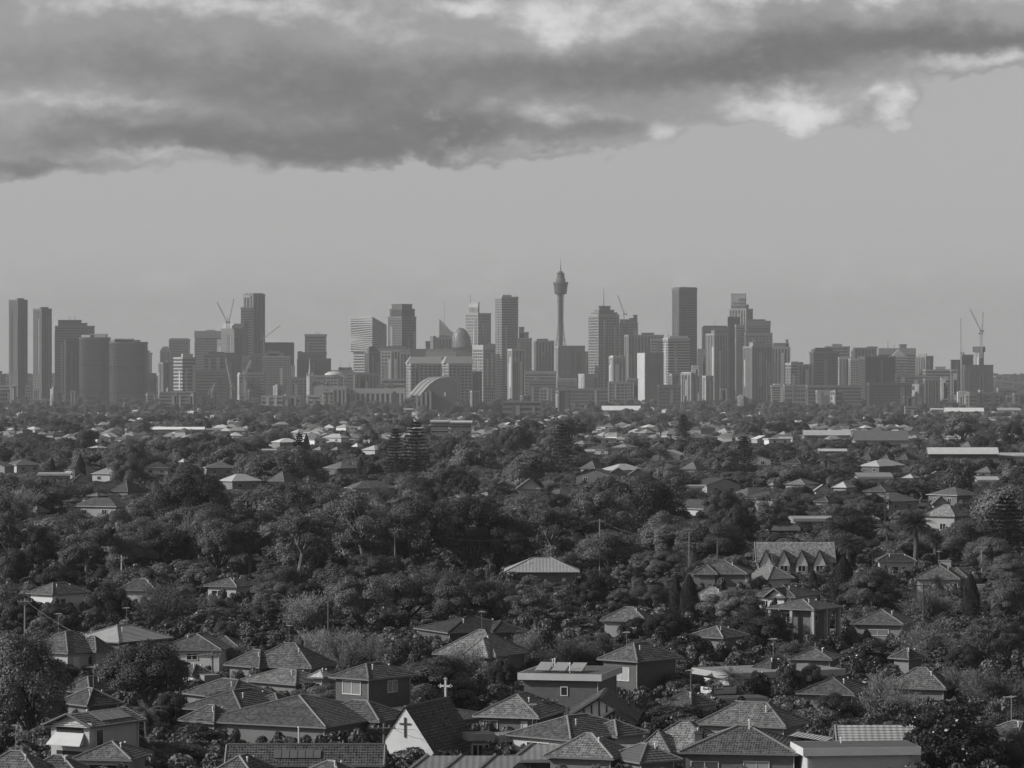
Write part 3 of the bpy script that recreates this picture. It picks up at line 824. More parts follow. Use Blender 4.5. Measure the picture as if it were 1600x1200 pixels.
def faceted_tower():
    D = 7950.0
    xc = 575
    X = wx(xc, D); g = land(X, D); s = D / F
    root = tag(empty('faceted_tower', (X, D, g)), 'faceted pale tower with slanting roof and bright sloping stripes', 'tower', 'towers of the city skyline')
    W = lambda px: (px - xc) * s
    Z = lambda y: wz(y, D) - g
    # near corner at 582; left face rises to 495, right face drops to 508
    A, B, C_, E = (W(547), 30.0), (W(582), 0.0), (W(603.5), 24.0), (W(570), 52.0)
    lowA, lowB, lowC, lowE = (W(551.5), 28.0), (W(580), 4.0), (W(600), 24.0), (W(570), 46.0)
    zk = Z(550)
    top = [Z(496), Z(495.5), Z(508), Z(502)]
    P = [A, B, C_, E]
    m = MB()
    for i in range(4):
        j = (i + 1) % 4
        m.poly([(P[i][0], P[i][1], zk), (P[j][0], P[j][1], zk), (P[j][0], P[j][1], top[j]), (P[i][0], P[i][1], top[i])])
    m.poly([(P[i][0], P[i][1], top[i]) for i in range(4)]).poly([(P[i][0], P[i][1], zk) for i in (3, 2, 1, 0)])
    m.build('core', material('glass', 0.09, 0.3, 0.5), root)
    MB().prism([lowA, lowB, lowC, lowE], 0, zk - 0.2).build('lower_core', material('glass', 0.08), root)
    tl = material('tower', 0.5)
    m = MB()
    for i in range(18):                                      # bands climb to the corner, like a woven skin
        u = (i + 0.5) / 18
        for (a, b, ta, tb) in ((A, B, top[0], top[1]), (B, C_, top[1], top[2])):
            za, zb = zk + (ta - zk) * u, zk + (tb - zk) * u
            if a is A: za += 4 * sin(u * 9); zb -= 3 * sin(u * 7)
            n = Vector((b[1] - a[1], a[0] - b[0])).normalized() * 0.5
            h = 1.9 if a is A else 1.2
            pa, pb = (a[0] + n.x, a[1] + n.y), (b[0] + n.x, b[1] + n.y)
            m.poly([(pa[0], pa[1], za), (pb[0], pb[1], zb), (pb[0], pb[1], zb + h), (pa[0], pa[1], za + h)])
            m.poly([(pa[0], pa[1], za + h), (pb[0], pb[1], zb + h), (b[0], b[1], zb + h), (a[0], a[1], za + h)])
            m.poly([(pa[0], pa[1], za), (pb[0], pb[1], zb), (b[0], b[1], zb), (a[0], a[1], za)])
    o = m.build('facade_band', tl, root); o['kind'] = 'stuff'
    m = MB()
    z = 5.0
    while z < zk - 3:
        m.prism(offset_poly([lowA, lowB, lowC, lowE], 0.5), z, z + 2.2)
        z += 6
    o = m.build('floor_band', tl, root); o['kind'] = 'stuff'
    m = MB()
    for i in range(4):
        j = (i + 1) % 4
        m.bar((P[i][0], P[i][1], top[i]), (P[j][0], P[j][1], top[j]), 1.0)
    m.build('parapet', material('tower', 0.55), root)
    RECTS.append((547, 604, 495, 630, D))
faceted_tower()

def sail_and_egg():
    D = 8300.0
    X = wx(698, D); g = land(X, D); s = D / F
    root = tag(empty('sail_tower', (X, D, g)), 'pale glass sail roof rising to a point with thin mast', 'tower', 'towers of the city skyline')
    Z = lambda y: wz(y, D) - g
    W = lambda px: (px - 698) * s
    prof = [(686, 498), (690, 501), (696, 507), (702, 514), (708, 519), (713, 522)]
    m = MB()
    for i in range(len(prof) - 1):
        (x0, y0), (x1, y1) = prof[i], prof[i + 1]
        m.prism([(W(x0), 0), (W(x1), 0), (W(x1), 20), (W(x0), 20)], Z(548), min(Z(y0), Z(y1)))
        m.poly([(W(x0), 0, Z(y1)), (W(x1), 0, Z(y1)), (W(x0), 0, Z(y0))])
        m.poly([(W(x0), 20, Z(y1)), (W(x0), 20, Z(y0)), (W(x1), 20, Z(y1))])
        m.poly([(W(x0), 0, Z(y0)), (W(x1), 0, Z(y1)), (W(x1), 20, Z(y1)), (W(x0), 20, Z(y0))])
    m.build('sail', material('tower', 0.5, 0.4), root)
    MB().bar((W(694), 10, Z(512)), (W(694), 10, Z(472)), 0.7, 0.35, 6).build('mast', material('tower', 0.3), root)
    m = MB()
    for k in range(7):
        x = W(687 + 3.4 * k)
        m.bar((x, -0.5, Z(545)), (x, -0.5, Z(500 + 3.4 * k + 1.5)), 0.35)
    o = m.build('fin', material('tower', 0.32), root); o['kind'] = 'stuff'
    MB().prism([(W(686), 2), (W(706), 2), (W(706), 22), (W(686), 22)], 0, Z(547)).build('lower_core', material('tower', 0.15), root)
    D = 7950.0
    X = wx(722, D); g = land(X, D); s = D / F
    Z = lambda y: wz(y, D) - g
    root = tag(empty('egg_building', (X, D + 20, g)), 'dark egg-shaped glass building with pale curved rib', 'tower', 'towers of the city skyline')
    m = MB()
    zc = Z(543); R = 15.5 * s; Hh = Z(512) - zc
    def shell(k, j, grow=1.0):
        a = 2 * pi * k / 28; v = pi / 2 * j / 12
        return ((R * cos(v) * cos(a)) * grow - (sin(v) * 3), R * 0.8 * cos(v) * sin(a) * grow, zc + Hh * sin(v) * grow)
    for j in range(12):
        for k in range(28):
            m.poly([shell(k, j), shell(k + 1, j), shell(k + 1, j + 1), shell(k, j + 1)])
    m.build('shell', material('glass', 0.17, 0.35), root)
    m = MB()
    for k in (13, 16):
        for j in range(12): m.bar(shell(k, j, 1.01), shell(k, j + 1, 1.01), 0.9)
    m.build('rib', material('tower', 0.4), root)
    m = MB()
    for j in range(1, 11, 1):
        for k in range(28): m.bar(shell(k, j, 1.006), shell(k + 1, j, 1.006), 0.4)
    o = m.build('floor_band', material('tower', 0.28), root); o['kind'] = 'stuff'
    MB().prism([(-R, -R * .6), (R, -R * .6), (R, R * .6), (-R, R * .6)], 0, zc + 0.5).build('podium', material('tower', 0.14), root)
sail_and_egg()

def sloping_pavilion():
    D = 5600.0
    X = wx(672, D); g = land(X, D); s = D / F
    root = tag(empty('curved_pavilion', (X, D, g)), 'pavilion with a swooping striped roof, below the hotel wings', 'building')
    Z = lambda y: wz(y, D) - g
    W = lambda px: (px - 672) * s
    prof = [(645, 617), (652, 609), (660, 600), (668, 594), (676, 590), (686, 588.5), (693, 588)]
    dx, depth = 19 * s, 34.0                               # the roof runs back and to the side
    def strip(u0, u1, lift, mat, name):
        m = MB()
        for i in range(len(prof) - 1):
            (x0, y0), (x1, y1) = prof[i], prof[i + 1]
            def pt(x, y, u): return (W(x) - dx * 0.4 + dx * u, depth * (1 - u), Z(y) + lift)
            m.poly([pt(x0, y0, u1), pt(x1, y1, u1), pt(x1, y1, u0), pt(x0, y0, u0)])
            m.poly([tuple(np.add(pt(x0, y0, u0), (0, 0, -1.2))), tuple(np.add(pt(x1, y1, u0), (0, 0, -1.2))), tuple(np.add(pt(x1, y1, u1), (0, 0, -1.2))), tuple(np.add(pt(x0, y0, u1), (0, 0, -1.2)))])
            for u in (u0, u1):
                a, b = pt(x0, y0, u), pt(x1, y1, u)
                m.poly([a, b, tuple(np.add(b, (0, 0, -1.2))), tuple(np.add(a, (0, 0, -1.2)))])
        m.build(name, mat, root)
    for i in range(5):
        strip(i / 5 + 0.004, (i + 1) / 5 - 0.004, 0.25 * (i % 2), material('tower', 0.26 if i % 2 == 0 else 0.13), 'roof_strip')
    m = MB()
    x_front = dx * 0.6
    pts = [(W(x) + x_front, Z(y) - 1.3) for x, y in prof] + [(W(702) + x_front, Z(600)), (W(702) + x_front, 0), (W(645) + x_front, 0)]
    m.poly([(x, 0.4, z) for x, z in reversed(pts)]); m.poly([(x, depth * .6, z) for x, z in pts])
    for i in range(len(pts)):
        j = (i + 1) % len(pts)
        m.poly([(pts[i][0], .4, pts[i][1]), (pts[j][0], .4, pts[j][1]), (pts[j][0], depth * .6, pts[j][1]), (pts[i][0], depth * .6, pts[i][1])])
    m.build('side_wall', material('tower', 0.1), root)
    m = MB()
    for k in range(4):
        x = W(650 + 7 * k)
        m.box(x, x + 3 * s, -3 - k, 2, 0, Z(617 - 2 * k))
    m.build('front_pier', material('tower', 0.3), root)
    MB().box(x_front + W(683), x_front + W(685), 0.0, 0.3, Z(619), Z(613)).build('window', material('tower', 0.7), root)
    RECTS.append((643, 705, 588, 640, D))
sloping_pavilion()

def spire_church():
    D = 6400.0
    X = wx(484, D); g = land(X, D); s = D / F
    Z = lambda y: wz(y, D) - g
    root = tag(empty('church_tower', (X, D, g)), 'pale church spire pointing up before the near-black cut-corner block', 'church')
    MB().lathe([(5.5, 0), (5.5, Z(589)), (6.2, Z(588.6)), (6.2, Z(587.5)), (2.6, Z(587)), (0.25, Z(560)), (0, Z(560) + .1)], 8).build('spire', material('tower', 0.42), root)
    m = MB()
    for sx in (-1, 1):
        m.lathe([(0.8, Z(588)), (0.8, Z(584)), (0, Z(581))], 6, sx * 4.6, -3)
    m.build('pinnacle', material('tower', 0.45), root)
    MB().box(3, 24, -4, 8, 0, Z(604)).build('nave', material('tower', 0.3), root)
    MB().prism([(3, -4), (24, -4), (24, 8), (3, 8)], Z(604) + .05, Z(597), [(3, 1.9), (24, 1.9), (24, 2.1), (3, 2.1)]).build('nave_roof', material('tower', 0.16), root)
spire_church()

# sign on the tallest western tower: a small pale panel too blurred to read
o = MB().box(wx(380, 8270), wx(389, 8270), 8279.0, 8279.6, wz(465, 8280), wz(461.2, 8280)).build('rooftop_sign', material('tower', 0.8))
tag(o, 'small pale sign panel high on the tallest western tower', 'sign')
# ---------------------------------------------------------------- houses
FOOT = []               # (x, y, radius) of house plans, kept clear of trees

def roof_plane(m, p0, p1, q1, q0, fine=True):
    """one roof slope, eave p0-p1 to ridge q0-q1, laid in overlapping courses"""
    p0, p1, q0, q1 = map(Vector, (p0, p1, q0, q1))
    e = (p1 - p0).normalized()
    up = ((q0 + q1) / 2 - (p0 + p1) / 2)
    up = (up - e * up.dot(e))
    L = up.length
    up.normalize()
    nrm = e.cross(up).normalized()
    if nrm.z < 0: nrm = -nrm
    n = max(2, int(L / 0.34)) if fine else 1
    t = 0.06 if fine else 0.0
    def pt(a, b, f): return a.lerp(b, f)
    def uv(p): return ((p - p0).dot(e), (p - p0).dot(up))
    for i in range(n):
        f0, f1 = i / n, (i + 1) / n
        a, b, c, d = pt(p0, q0, f0), pt(p1, q1, f0), pt(p1, q1, f1), pt(p0, q0, f1)
        lo = nrm * t
        P = [a + lo, b + lo, c, d]
        if (c - d).length < 1e-4: P = P[:3]
        m.poly(P, [uv(p) for p in P])
        if fine:
            R = [a - nrm * 0.01, b - nrm * 0.01, b + lo, a + lo]
            m.poly(R, [uv(p) for p in R])

WIN = {}
def window_mesh(w, h):
    key = (round(w, 1), round(h, 1))
    if key not in WIN:
        m = MB()
        t = 0.09
        m.box(-w / 2, -w / 2 + t, -0.07, 0.03, -h / 2, h / 2).box(w / 2 - t, w / 2, -0.07, 0.03, -h / 2, h / 2)
        m.box(-w / 2 + t, w / 2 - t, -0.07, 0.03, -h / 2, -h / 2 + t).box(-w / 2 + t, w / 2 - t, -0.07, 0.03, h / 2 - t, h / 2)
        if w > 1.4: m.box(-0.04, 0.04, -0.06, 0.03, -h / 2 + t, h / 2 - t)
        fr = m.mesh('window'); fr.materials.append(material('plain', 0.5))
        pn = MB().box(-w / 2 + t, w / 2 - t, -0.02, 0.02, -h / 2 + t, h / 2 - t).mesh('pane')
        WIN[key] = (fr, pn)
    return WIN[key]

def add_window(root, x, y, z, w, h, rz, pane=0.02):
    fr, pn = window_mesh(w, h)
    o = link_mesh('window', fr, None, root)
    o.location = (x, y, z); o.rotation_euler = (0, 0, rz)
    me = pn
    key = ('pane', round(w, 1), round(h, 1), pane)
    if key not in WIN:
        c = pn.copy(); c.materials.append(material('plain', pane, 0.15, 0.5)); WIN[key] = c
    p = link_mesh('pane', WIN[key], None, o)
    return o

def aerial(root, x, y, z, h=2.6, rz=0.6):
    m = MB().bar((0, 0, 0), (0, 0, h), 0.03, 0.025).bar((-0.9, 0, h - 0.1), (0.9, 0, h - 0.1), 0.022)
    for i in range(6):
        m.bar((-0.8 + 0.3 * i, -0.5 + 0.04 * i, h - 0.1), (-0.8 + 0.3 * i, 0.5 - 0.04 * i, h - 0.1), 0.014)
    o = m.build('aerial', material('plain', 0.3), root)
    o.location = (x, y, z); o.rotation_euler = (0, 0, rz)

def roof_body(root, a, b, wh, rise, kind, rmat, fine, cap, x=0.0, y=0.0, wallmat=None, inset=0.5, fascia=0.35, suffix=''):
    """walls, roof, gutters and ridge caps of one rectangular wing centred on x, y"""
    A, B = a / 2, b / 2
    z, zr = wh, wh + rise
    def P(u, v, w): return (x + u, y + v, w)
    planes = {}
    ridge = []
    m = MB()
    if kind == 'hip':
        hs = min(A, B)
        rA, rB = max(0.02, A - hs), max(0.02, B - hs)
        if A >= B: rB = 0.0
        else: rA = 0.0
        r = [P(-rA, -rB, zr), P(rA, -rB, zr), P(rA, rB, zr), P(-rA, rB, zr)]
        c = [P(-A, -B, z), P(A, -B, z), P(A, B, z), P(-A, B, z)]
        for i, nm in enumerate(('B', 'R', 'K', 'A')):
            j = (i + 1) % 4
            planes[nm] = (c[i], c[j], r[j], r[i])
        ridge = [(c[i], r[i]) for i in range(4)] + [(r[0], r[2])]
    elif kind == 'ga':                                        # ridge runs along the right side, gable on the left side
        planes['B'] = (P(-A, -B, z), P(A, -B, z), P(A, 0, zr), P(-A, 0, zr))
        planes['K'] = (P(A, B, z), P(-A, B, z), P(-A, 0, zr), P(A, 0, zr))
        ridge = [(P(-A, 0, zr), P(A, 0, zr))]
    elif kind == 'gb':                                        # gable on the right side
        planes['A'] = (P(-A, B, z), P(-A, -B, z), P(0, -B, zr), P(0, B, zr))
        planes['R'] = (P(A, -B, z), P(A, B, z), P(0, B, zr), P(0, -B, zr))
        ridge = [(P(0, -B, zr), P(0, B, zr))]
    elif kind == 'flat':
        s = rise
        planes['B'] = (P(-A, -B, z + 0.25), P(A, -B, z + 0.25), P(A, B, z + 0.25 + s), P(-A, B, z + 0.25 + s))
    for pl in planes.values(): roof_plane(m, *pl, fine=fine)
    ro = m.build('roof', rmat, root)
    if cap is not None and ridge:
        m = MB()
        for p, q in ridge:
            if (Vector(p) - Vector(q)).length > 0.3:
                up = Vector((0, 0, 0.07))
                m.bar(Vector(p) + up, Vector(q) + up, 0.1, 0.1, 6)
        m.build('ridge_capping', cap, ro)
    wm = wallmat or material('plain', 0.3)
    i_ = inset
    m = MB().box(x - A + i_, x + A - i_, y - B + i_, y + B - i_, -0.6, wh - 0.05)
    if kind == 'ga':
        for sx in (-1, 1):
            u = x + sx * (A - i_)
            m.poly([(u, y - B + i_, wh - 0.05), (u, y + B - i_, wh - 0.05), (u, y, wh + rise * (1 - i_ / B) * 1.0 + rise * i_ / B - 0.08)])
    if kind == 'gb':
        for sy in (-1, 1):
            v = y + sy * (B - i_)
            m.poly([(x - A + i_, v, wh - 0.05), (x + A - i_, v, wh - 0.05), (x, v, wh + rise - 0.08)])
    m.build('wall', wm, root)
    fm = material('plain', fascia * (.5 if kind != 'flat' else .7))
    m = MB()
    t, hgt = 0.08, (0.14 if kind != 'flat' else 0.45)
    z0 = wh - hgt + 0.02
    if kind in ('hip', 'ga', 'flat'):
        m.box(x - A - t, x + A + t, y - B - t, y - B, z0, wh + (0.03 if kind != 'flat' else 0.28)); m.box(x - A - t, x + A + t, y + B, y + B + t, z0, wh + (0.03 if kind != 'flat' else 0.28 + rise))
    if kind in ('hip', 'gb', 'flat'):
        m.box(x - A - t, x - A, y - B, y + B, z0, wh + (0.03 if kind != 'flat' else 0.28)); m.box(x + A, x + A + t, y - B, y + B, z0, wh + (0.03 if kind != 'flat' else 0.28))
    m.build('gutter', fm, root)
    m = MB().poly([P(-A, B, wh - 0.06), P(A, B, wh - 0.06), P(A, -B, wh - 0.06), P(-A, -B, wh - 0.06)])
    m.build('soffit', material('plain', 0.35), root)
    if kind in ('ga', 'gb'):
        m = MB()
        for s in (-1, 1):
            if kind == 'ga': ends = ((P(s * (A + .03), -B, z), P(s * (A + .03), 0, zr)), (P(s * (A + .03), B, z), P(s * (A + .03), 0, zr)))
            else: ends = ((P(-A, s * (B + .03), z), P(0, s * (B + .03), zr)), (P(A, s * (B + .03), z), P(0, s * (B + .03), zr)))
            for p, q in ends: m.bar(p, q, 0.13)
        m.build('barge_board', fm, root)
    return planes, ro

HOUSE_N, BUSHES = [0], []
def house(label, x0, xm, x1, yr, ye, k=1.0, wh=3.1, kind='hip', roof=('tile', 0.13), wall=('brick', 0.16), cap=0.3, fascia=0.3, fine=True, wins='auto',
          chimney=None, aer=None, solar=None, wings=(), name='house', group='suburban houses', pipes=(), pane=0.02, pmax=42, pmin=13, mark=None, inset=0.5, bush=True, wing=True):
    HOUSE_N[0] += 1
    if kind == 'hip' and fine and k == 1.0: k = (1.45, 0.72, 1.2)[HOUSE_N[0] % 3]
    if xm is None: xm = x0
    if fine and kind == 'hip' and ye > 930:                  # eaves run out a little past the measured walls
        gx = (x1 - x0) * .07
        x0, x1, pmax = x0 - gx, x1 + gx, min(pmax, 34)
    D = level_at(ye, wh)
    if xm - x0 < 2:
        s = D / F
        cx, cy, a, b, t = wx(x0, D), D, (x1 - x0) * s, (x1 - x0) * s * k, 0.0
    else:
        cx, cy, a, b, t = frame_of(x0, xm, x1, D, k)
    R = Matrix.Rotation(t, 2)
    off = R @ Vector((a / 2, b / 2))
    X, Y = cx + off.x, cy + off.y
    g = land(X, Y)
    root = tag(empty(name, (X, Y, g), t), label, 'house' if name == 'house' else name.replace('_', ' '), group)
    short = min(a, b) / 2 if kind == 'hip' else (b / 2 if kind == 'ga' else a / 2)
    if kind == 'flat':
        rise = max(0.02, min(1.5, wz(yr, Y + off.y) - g - wh - 0.3))
    else:
        rise = wz(yr, Y) - g - wh
        rise = max(tan(radians(pmin)) * short, min(tan(radians(pmax)) * short, rise))
    rm = material(roof[0], roof[1], roof[2] if len(roof) > 2 else (0.75 if roof[0] != 'metal' else 0.45), 0.3)
    wm = material(wall[0], wall[1])
    cm = material('plain', min(cap * 0.5, 0.22)) if cap else None
    planes, ro = roof_body(root, a, b, wh, rise, kind, rm, fine, cm, wallmat=wm, fascia=fascia, inset=inset)
    for (u, v, wa, wb, wwh, wr, wk) in wings:                  # extra wings in fractions of the main plan
        roof_body(root, wa * a, wb * b, wh + wwh, wr * rise, wk, rm, fine, cm, x=u * a, y=v * b, wallmat=wm, fascia=fascia)
    if wins == 'auto':
        wins = []
        for face, L in (('B', a), ('A', b)):
            if L > 5.0 and not (face == 'A' and t < 0.05):
                n = max(1, int(L / 4.0))
                for i in range(n):
                    wins.append((face, (i + 0.5) / n, -1.35, 1.3, 1.1))
                    if wh > 5: wins.append((face, (i + 0.5) / n, -4.3, 1.3, 1.2))
    for (face, f, dz, w, h, *pn) in wins:
        p = pn[0] if pn else pane
        if face == 'B': add_window(root, -a / 2 + 0.5 + f * (a - 1.0), -b / 2 + inset - 0.012, wh + dz, w, h, 0, p)
        else: add_window(root, -a / 2 + inset - 0.012, b / 2 - 0.5 - f * (b - 1.0), wh + dz, w, h, -pi / 2, p)
    if chimney:
        u, v, h, tn = chimney
        MB().box(u * a - .4, u * a + .4, v * b - .35, v * b + .35, wh - 0.2, wh + rise + h).box(u * a - .48, u * a + .48, v * b - .43, v * b + .43, wh + rise + h - .25, wh + rise + h - .1).bar((u * a, v * b, wh + rise + h - .1), (u * a, v * b, wh + rise + h + .5), .16, .14, 8).build('chimney', material('brick', tn), root)
    if fine and wh > 2.9:
        for (u, v) in ((-a / 2 + inset - .08, -b / 2 + inset - .08), (a / 2 - inset - .3, -b / 2 + inset - .08)):
            MB().bar((u, v, -.3), (u, v, wh - .1), .05, .05, 6).build('downpipe', material('plain', 0.4), root)
    if fine and kind == 'hip' and aer is None and HOUSE_N[0] % 5 == 1 and wh < 5: aer = (0.12, 0.05, 0.85)
    if fine and kind == 'hip' and not pipes: pipes = [(-.18, -.2, .5), (.22, -.12, .4)]
    if aer: aerial(root, aer[0] * a, aer[1] * b, wh + rise * (aer[2] if len(aer) > 2 else 0.9))
    for (u, v, h) in pipes:
        fz = wh + rise * max(0.0, 1 - 2 * max(abs(u), abs(v)))
        MB().bar((u * a, v * b, fz), (u * a, v * b, fz + h), 0.07, 0.07, 6).bar((u * a, v * b, fz + h - .02), (u * a, v * b, fz + h + .12), 0.12, 0.1, 6).build('vent_pipe', material('plain', 0.55), root)
    if solar:
        face, u0, u1, v0, v1, n, tn = solar
        p0, p1, q1, q0 = [Vector(p) for p in planes[face]]
        nr = (p1 - p0).cross(q0 - p0).normalized()
        if nr.z < 0: nr = -nr
        for i in range(n):
            fa, fb = u0 + (u1 - u0) * (i + 0.04) / n, u0 + (u1 - u0) * (i + 0.96) / n
            mid_q = (q0 + q1) / 2; mid_p = (p0 + p1) / 2
            up = mid_q - mid_p
            pts = [p0.lerp(p1, fa) + up * v0, p0.lerp(p1, fb) + up * v0, p0.lerp(p1, fb) + up * v1, p0.lerp(p1, fa) + up * v1]
            lo, hi = [p + nr * 0.09 for p in pts], [p + nr * 0.16 for p in pts]
            m = MB().poly(hi).poly(list(reversed(lo)))
            for j in range(4): m.poly([lo[j], lo[(j + 1) % 4], hi[(j + 1) % 4], hi[j]])
            m.build('solar_panel', material('plain', tn, 0.2, 0.6), root)
    if wing and kind == 'hip' and fine and not wings and min(a, b) > 7.5 and roof[0] != 'metal':    # a lower hipped wing breaks out of the main roof
        sg = 1 if HOUSE_N[0] % 2 else -1
        if b > a: roof_body(root, a * .55, b * .42, wh - .04, rise * .74, 'hip', rm, fine, cm, x=-a * .32, y=sg * b * .22, wallmat=wm, fascia=fascia)
        else: roof_body(root, a * .42, b * .55, wh - .04, rise * .74, 'hip', rm, fine, cm, x=sg * a * .22, y=-b * .32, wallmat=wm, fascia=fascia)
    if fine:                                        # planting along the walls that face the view
        for (p, q) in (((-a / 2 - 1.3, -b / 2 - 1.0), (a / 2, -b / 2 - 1.6)), ((-a / 2 - 1.6, -b / 2 - 1), (-a / 2 - 1.6, b / 2))):
            n = int((Vector(q) - Vector(p)).length / 1.5)
            for i in range(n):
                if (i * 7 + HOUSE_N[0] * 3) % 10 < 2: continue
                v = R @ (Vector(p).lerp(Vector(q), (i + .5) / n))
                BUSHES.append((X + v.x, Y + v.y, (wh - .6 if wh < 4.5 else wh - 2.4) if bush else wh * .42))
    FOOT.append((X, Y, 0.5 * sqrt(a * a + b * b)))
    RECTS.append((x0, x1, yr - 2, ye + (0.5 * wh / D * F if fine else 0.22 * wh / D * F), D))
    if mark: LANDMARKS.append(((x0 + x1) / 2, ye, mark))
    return root, a, b, rise, t, D

PALE, DARK, MIDT = ('tile', 0.24), ('tile', 0.085), ('tile', 0.14)
H_ = house
# ---- nearest rows, from left to right
H_('tiled roof house at the bottom corner with pale hip line', -40, 60, 75, 1172, 1212, 1.2, roof=MIDT, cap=0.35, wins=(), mark='the corner roof')
H_('low tiled roof with a pale edge, below the awning villa', 45, 118, 126, 1181, 1206, 1.0, roof=('tile', 0.12), cap=0.5, wins=())
r = H_('cream villa with gable end, striped awning and solar panels', 62, 141, 216, 1110, 1137, 0.62, wh=5.6, kind='ga', roof=('tile', 0.17), wall=('plain', 0.36), cap=None,
       wins=[('A', 0.5, 0.2, 5.0, 0.25), ('B', 0.2, -1.1, 1.2, 1.6)], solar=('B', 0.3, 0.85, 0.25, 0.8, 3, 0.18), pipes=[(0.1, 0.3, 0.5)], mark='the awning villa', fascia=0.2, bush=False)
vroot, va, vb = r[0], r[1], r[2]
m = MB()
for z0, z1, o0, o1 in ((5.0, 3.9, 0.05, 1.15),):                # the sloping canvas awning and its shadowed windows
    xw = -va / 2 + 0.5
    m.poly([(xw - o0, -vb * .3, z0), (xw - o0, vb * .3, z0), (xw - o1, vb * .36, z1), (xw - o1, -vb * .36, z1)])
    m.poly([(xw - o0, -vb * .3, z0 - .04), (xw - o1, -vb * .36, z1 - .04), (xw - o1, vb * .36, z1 - .04), (xw - o0, vb * .3, z0 - .04)])
    m.poly([(xw - o0, -vb * .3, z0), (xw - o1, -vb * .36, z1), (xw - .02, -vb * .3, z1)])
m.build('awning', material('plain', 0.45), vroot)
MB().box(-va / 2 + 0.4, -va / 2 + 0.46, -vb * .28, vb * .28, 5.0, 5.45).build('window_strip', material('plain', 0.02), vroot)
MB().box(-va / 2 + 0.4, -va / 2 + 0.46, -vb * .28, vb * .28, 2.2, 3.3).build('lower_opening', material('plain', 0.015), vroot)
H_('small hip roof of bold tiles in front of the awning villa', 118, 205, 222, 1159, 1188, 0.9, roof=('tile', 0.17), wall=('plain', 0.4), cap=0.35, wins=[('A', 0.5, -0.9, 4.2, 0.9)], mark='the bold-tiled roof', bush=False)
H_('old house with two aerials and pale right wall', 34, 106, 160, 987, 1021, 0.9, wh=3.6, roof=('tile', 0.11), wall=('plain', 0.33), wins=[('A', 0.35, -1.2, 1.0, 1.3), ('B', 0.2, -1.3, 1.2, 1.5, 0.5), ('B', 0.55, -1.2, 1.1, 1.2), ('B', 0.85, -1.2, .9, 1.0)], aer=(-0.1, 0.1, 0.9), pipes=[(0.2, -0.2, .5)], mark='the two-aerial house', bush=False)
H_('house with a sunlit pale metal roof and shaded verandah', 113, 186, 252, 977, 1004, 0.8, wh=3.0, kind='hip', roof=('metal', 0.34, 0.5), wall=('brick', 0.09), cap=0.4, wins=[('B', 0.4, -1.4, 1.6, 1.3), ('A', 0.5, -1.4, 2.0, 1.4)], mark='the sunlit metal roof')
H_('white-walled house with dark tiled roof and one wide window', 248, 346, 360, 990, 1016, 0.8, wh=3.4, roof=('tile', 0.12), wall=('plain', 0.42), wins=[('A', 0.55, -0.9, 1.5, 0.9)], pipes=[(-0.2, 0.1, .5), (0.3, -.1, .6)], mark='the white-walled house', bush=False)
H_('lean-to roof tucked against the white-walled house', 276, 300, 327, 1033, 1054, 1.0, wh=2.6, roof=('tile', 0.1), wall=('plain', 0.45), wins=())
H_('garden shed with flat pale roof below the white-walled house', 310, 320, 342, 1056, 1059, 1.0, wh=2.3, kind='flat', roof=('plain', 0.55), wall=('plain', 0.35), cap=None, wins=[('B', 0.4, -1.0, .8, 1.8)], name='garden_shed', group='outbuildings')
H_('dark hip roof half hidden left of the big round tree', 96, 140, 182, 1056, 1082, 1.0, roof=('tile', 0.1), wins=(), pipes=[(0, -.2, .5)])
H_('dark hip roof with pale gutter line above the awning villa', 88, 136, 182, 1076, 1103, 1.0, roof=('tile', 0.085), cap=0.35, wins=(), mark='the dark roof above the villa')
H_('long tiled roof with three overlapping hips, rear hip', 283, 360, 425, 1062, 1092, 1.0, roof=('tile', 0.105), wins=(), cap=0.25)
H_('long tiled roof with three overlapping hips, middle hip', 284, 378, 455, 1078, 1112, 1.0, roof=('tile', 0.095), wins=(), cap=0.3)
H_('long tiled roof with three overlapping hips, front hip', 280, 334, 372, 1096, 1130, 1.0, roof=('tile', 0.1), wins=(), cap=0.3)
H_('broad hip-roofed brick house with three dark side windows', 316, 509, 606, 1087, 1137, 0.95, wh=3.2, roof=('tile', 0.125), wall=('plain', 0.15), wins=[('B', 0.1, -1.7, .9, 2.0), ('B', 0.27, -1.7, .9, 2.0), ('B', 0.44, -1.7, .9, 2.0)], cap=0.35, pipes=[(0.35, -0.3, .4)], mark='the broad brick house')
H_('house with a tall tiled hip and dark far slope, by feathery bushes', 385, 487, 512, 998, 1044, 1.2, roof=('tile', 0.125), wins=(), cap=0.25, chimney=(0.4, 0.0, 0.2, 0.06), mark='the tall-hipped house')
H_('tiled roof house left of the tall-hipped house', 352, 405, 445, 1010, 1043, 1.0, roof=('tile', 0.09), wins=(), cap=0.25)
H_('house with light ribbed roof behind the broad brick house', 378, 462, 512, 1047, 1070, 1.0, wh=2.8, roof=('tile', 0.22), wins=(), cap=0.3)
H_('small pyramid roof of pale sheets by the two-storey brick house', 483, 505, 520, 1046, 1059, 1.0, wh=3.5, roof=('metal', 0.45), wall=('plain', 0.3), wins=(), cap=0.5)
H_('long flat white carport behind the broad brick house', 452, 480, 522, 1068, 1071, 1.0, wh=2.4, kind='flat', roof=('plain', 0.6), cap=None, wall=('plain', 0.3), wins=(), name='carport', group='outbuildings')
H_('two-storey dark brick house with curtained corner window', 520, 576, 642, 1037, 1062, 0.7, wh=6.0, roof=('tile', 0.11), wall=('brick', 0.085), wins=[('A', 0.5, -1.0, 2.6, 1.5, 0.2), ('B', 0.55, -1.0, 1.6, 1.3, 0.2), ('B', 0.5, -3.9, 3.4, 1.3)], cap=0.25, mark='the two-storey brick house', bush=False)
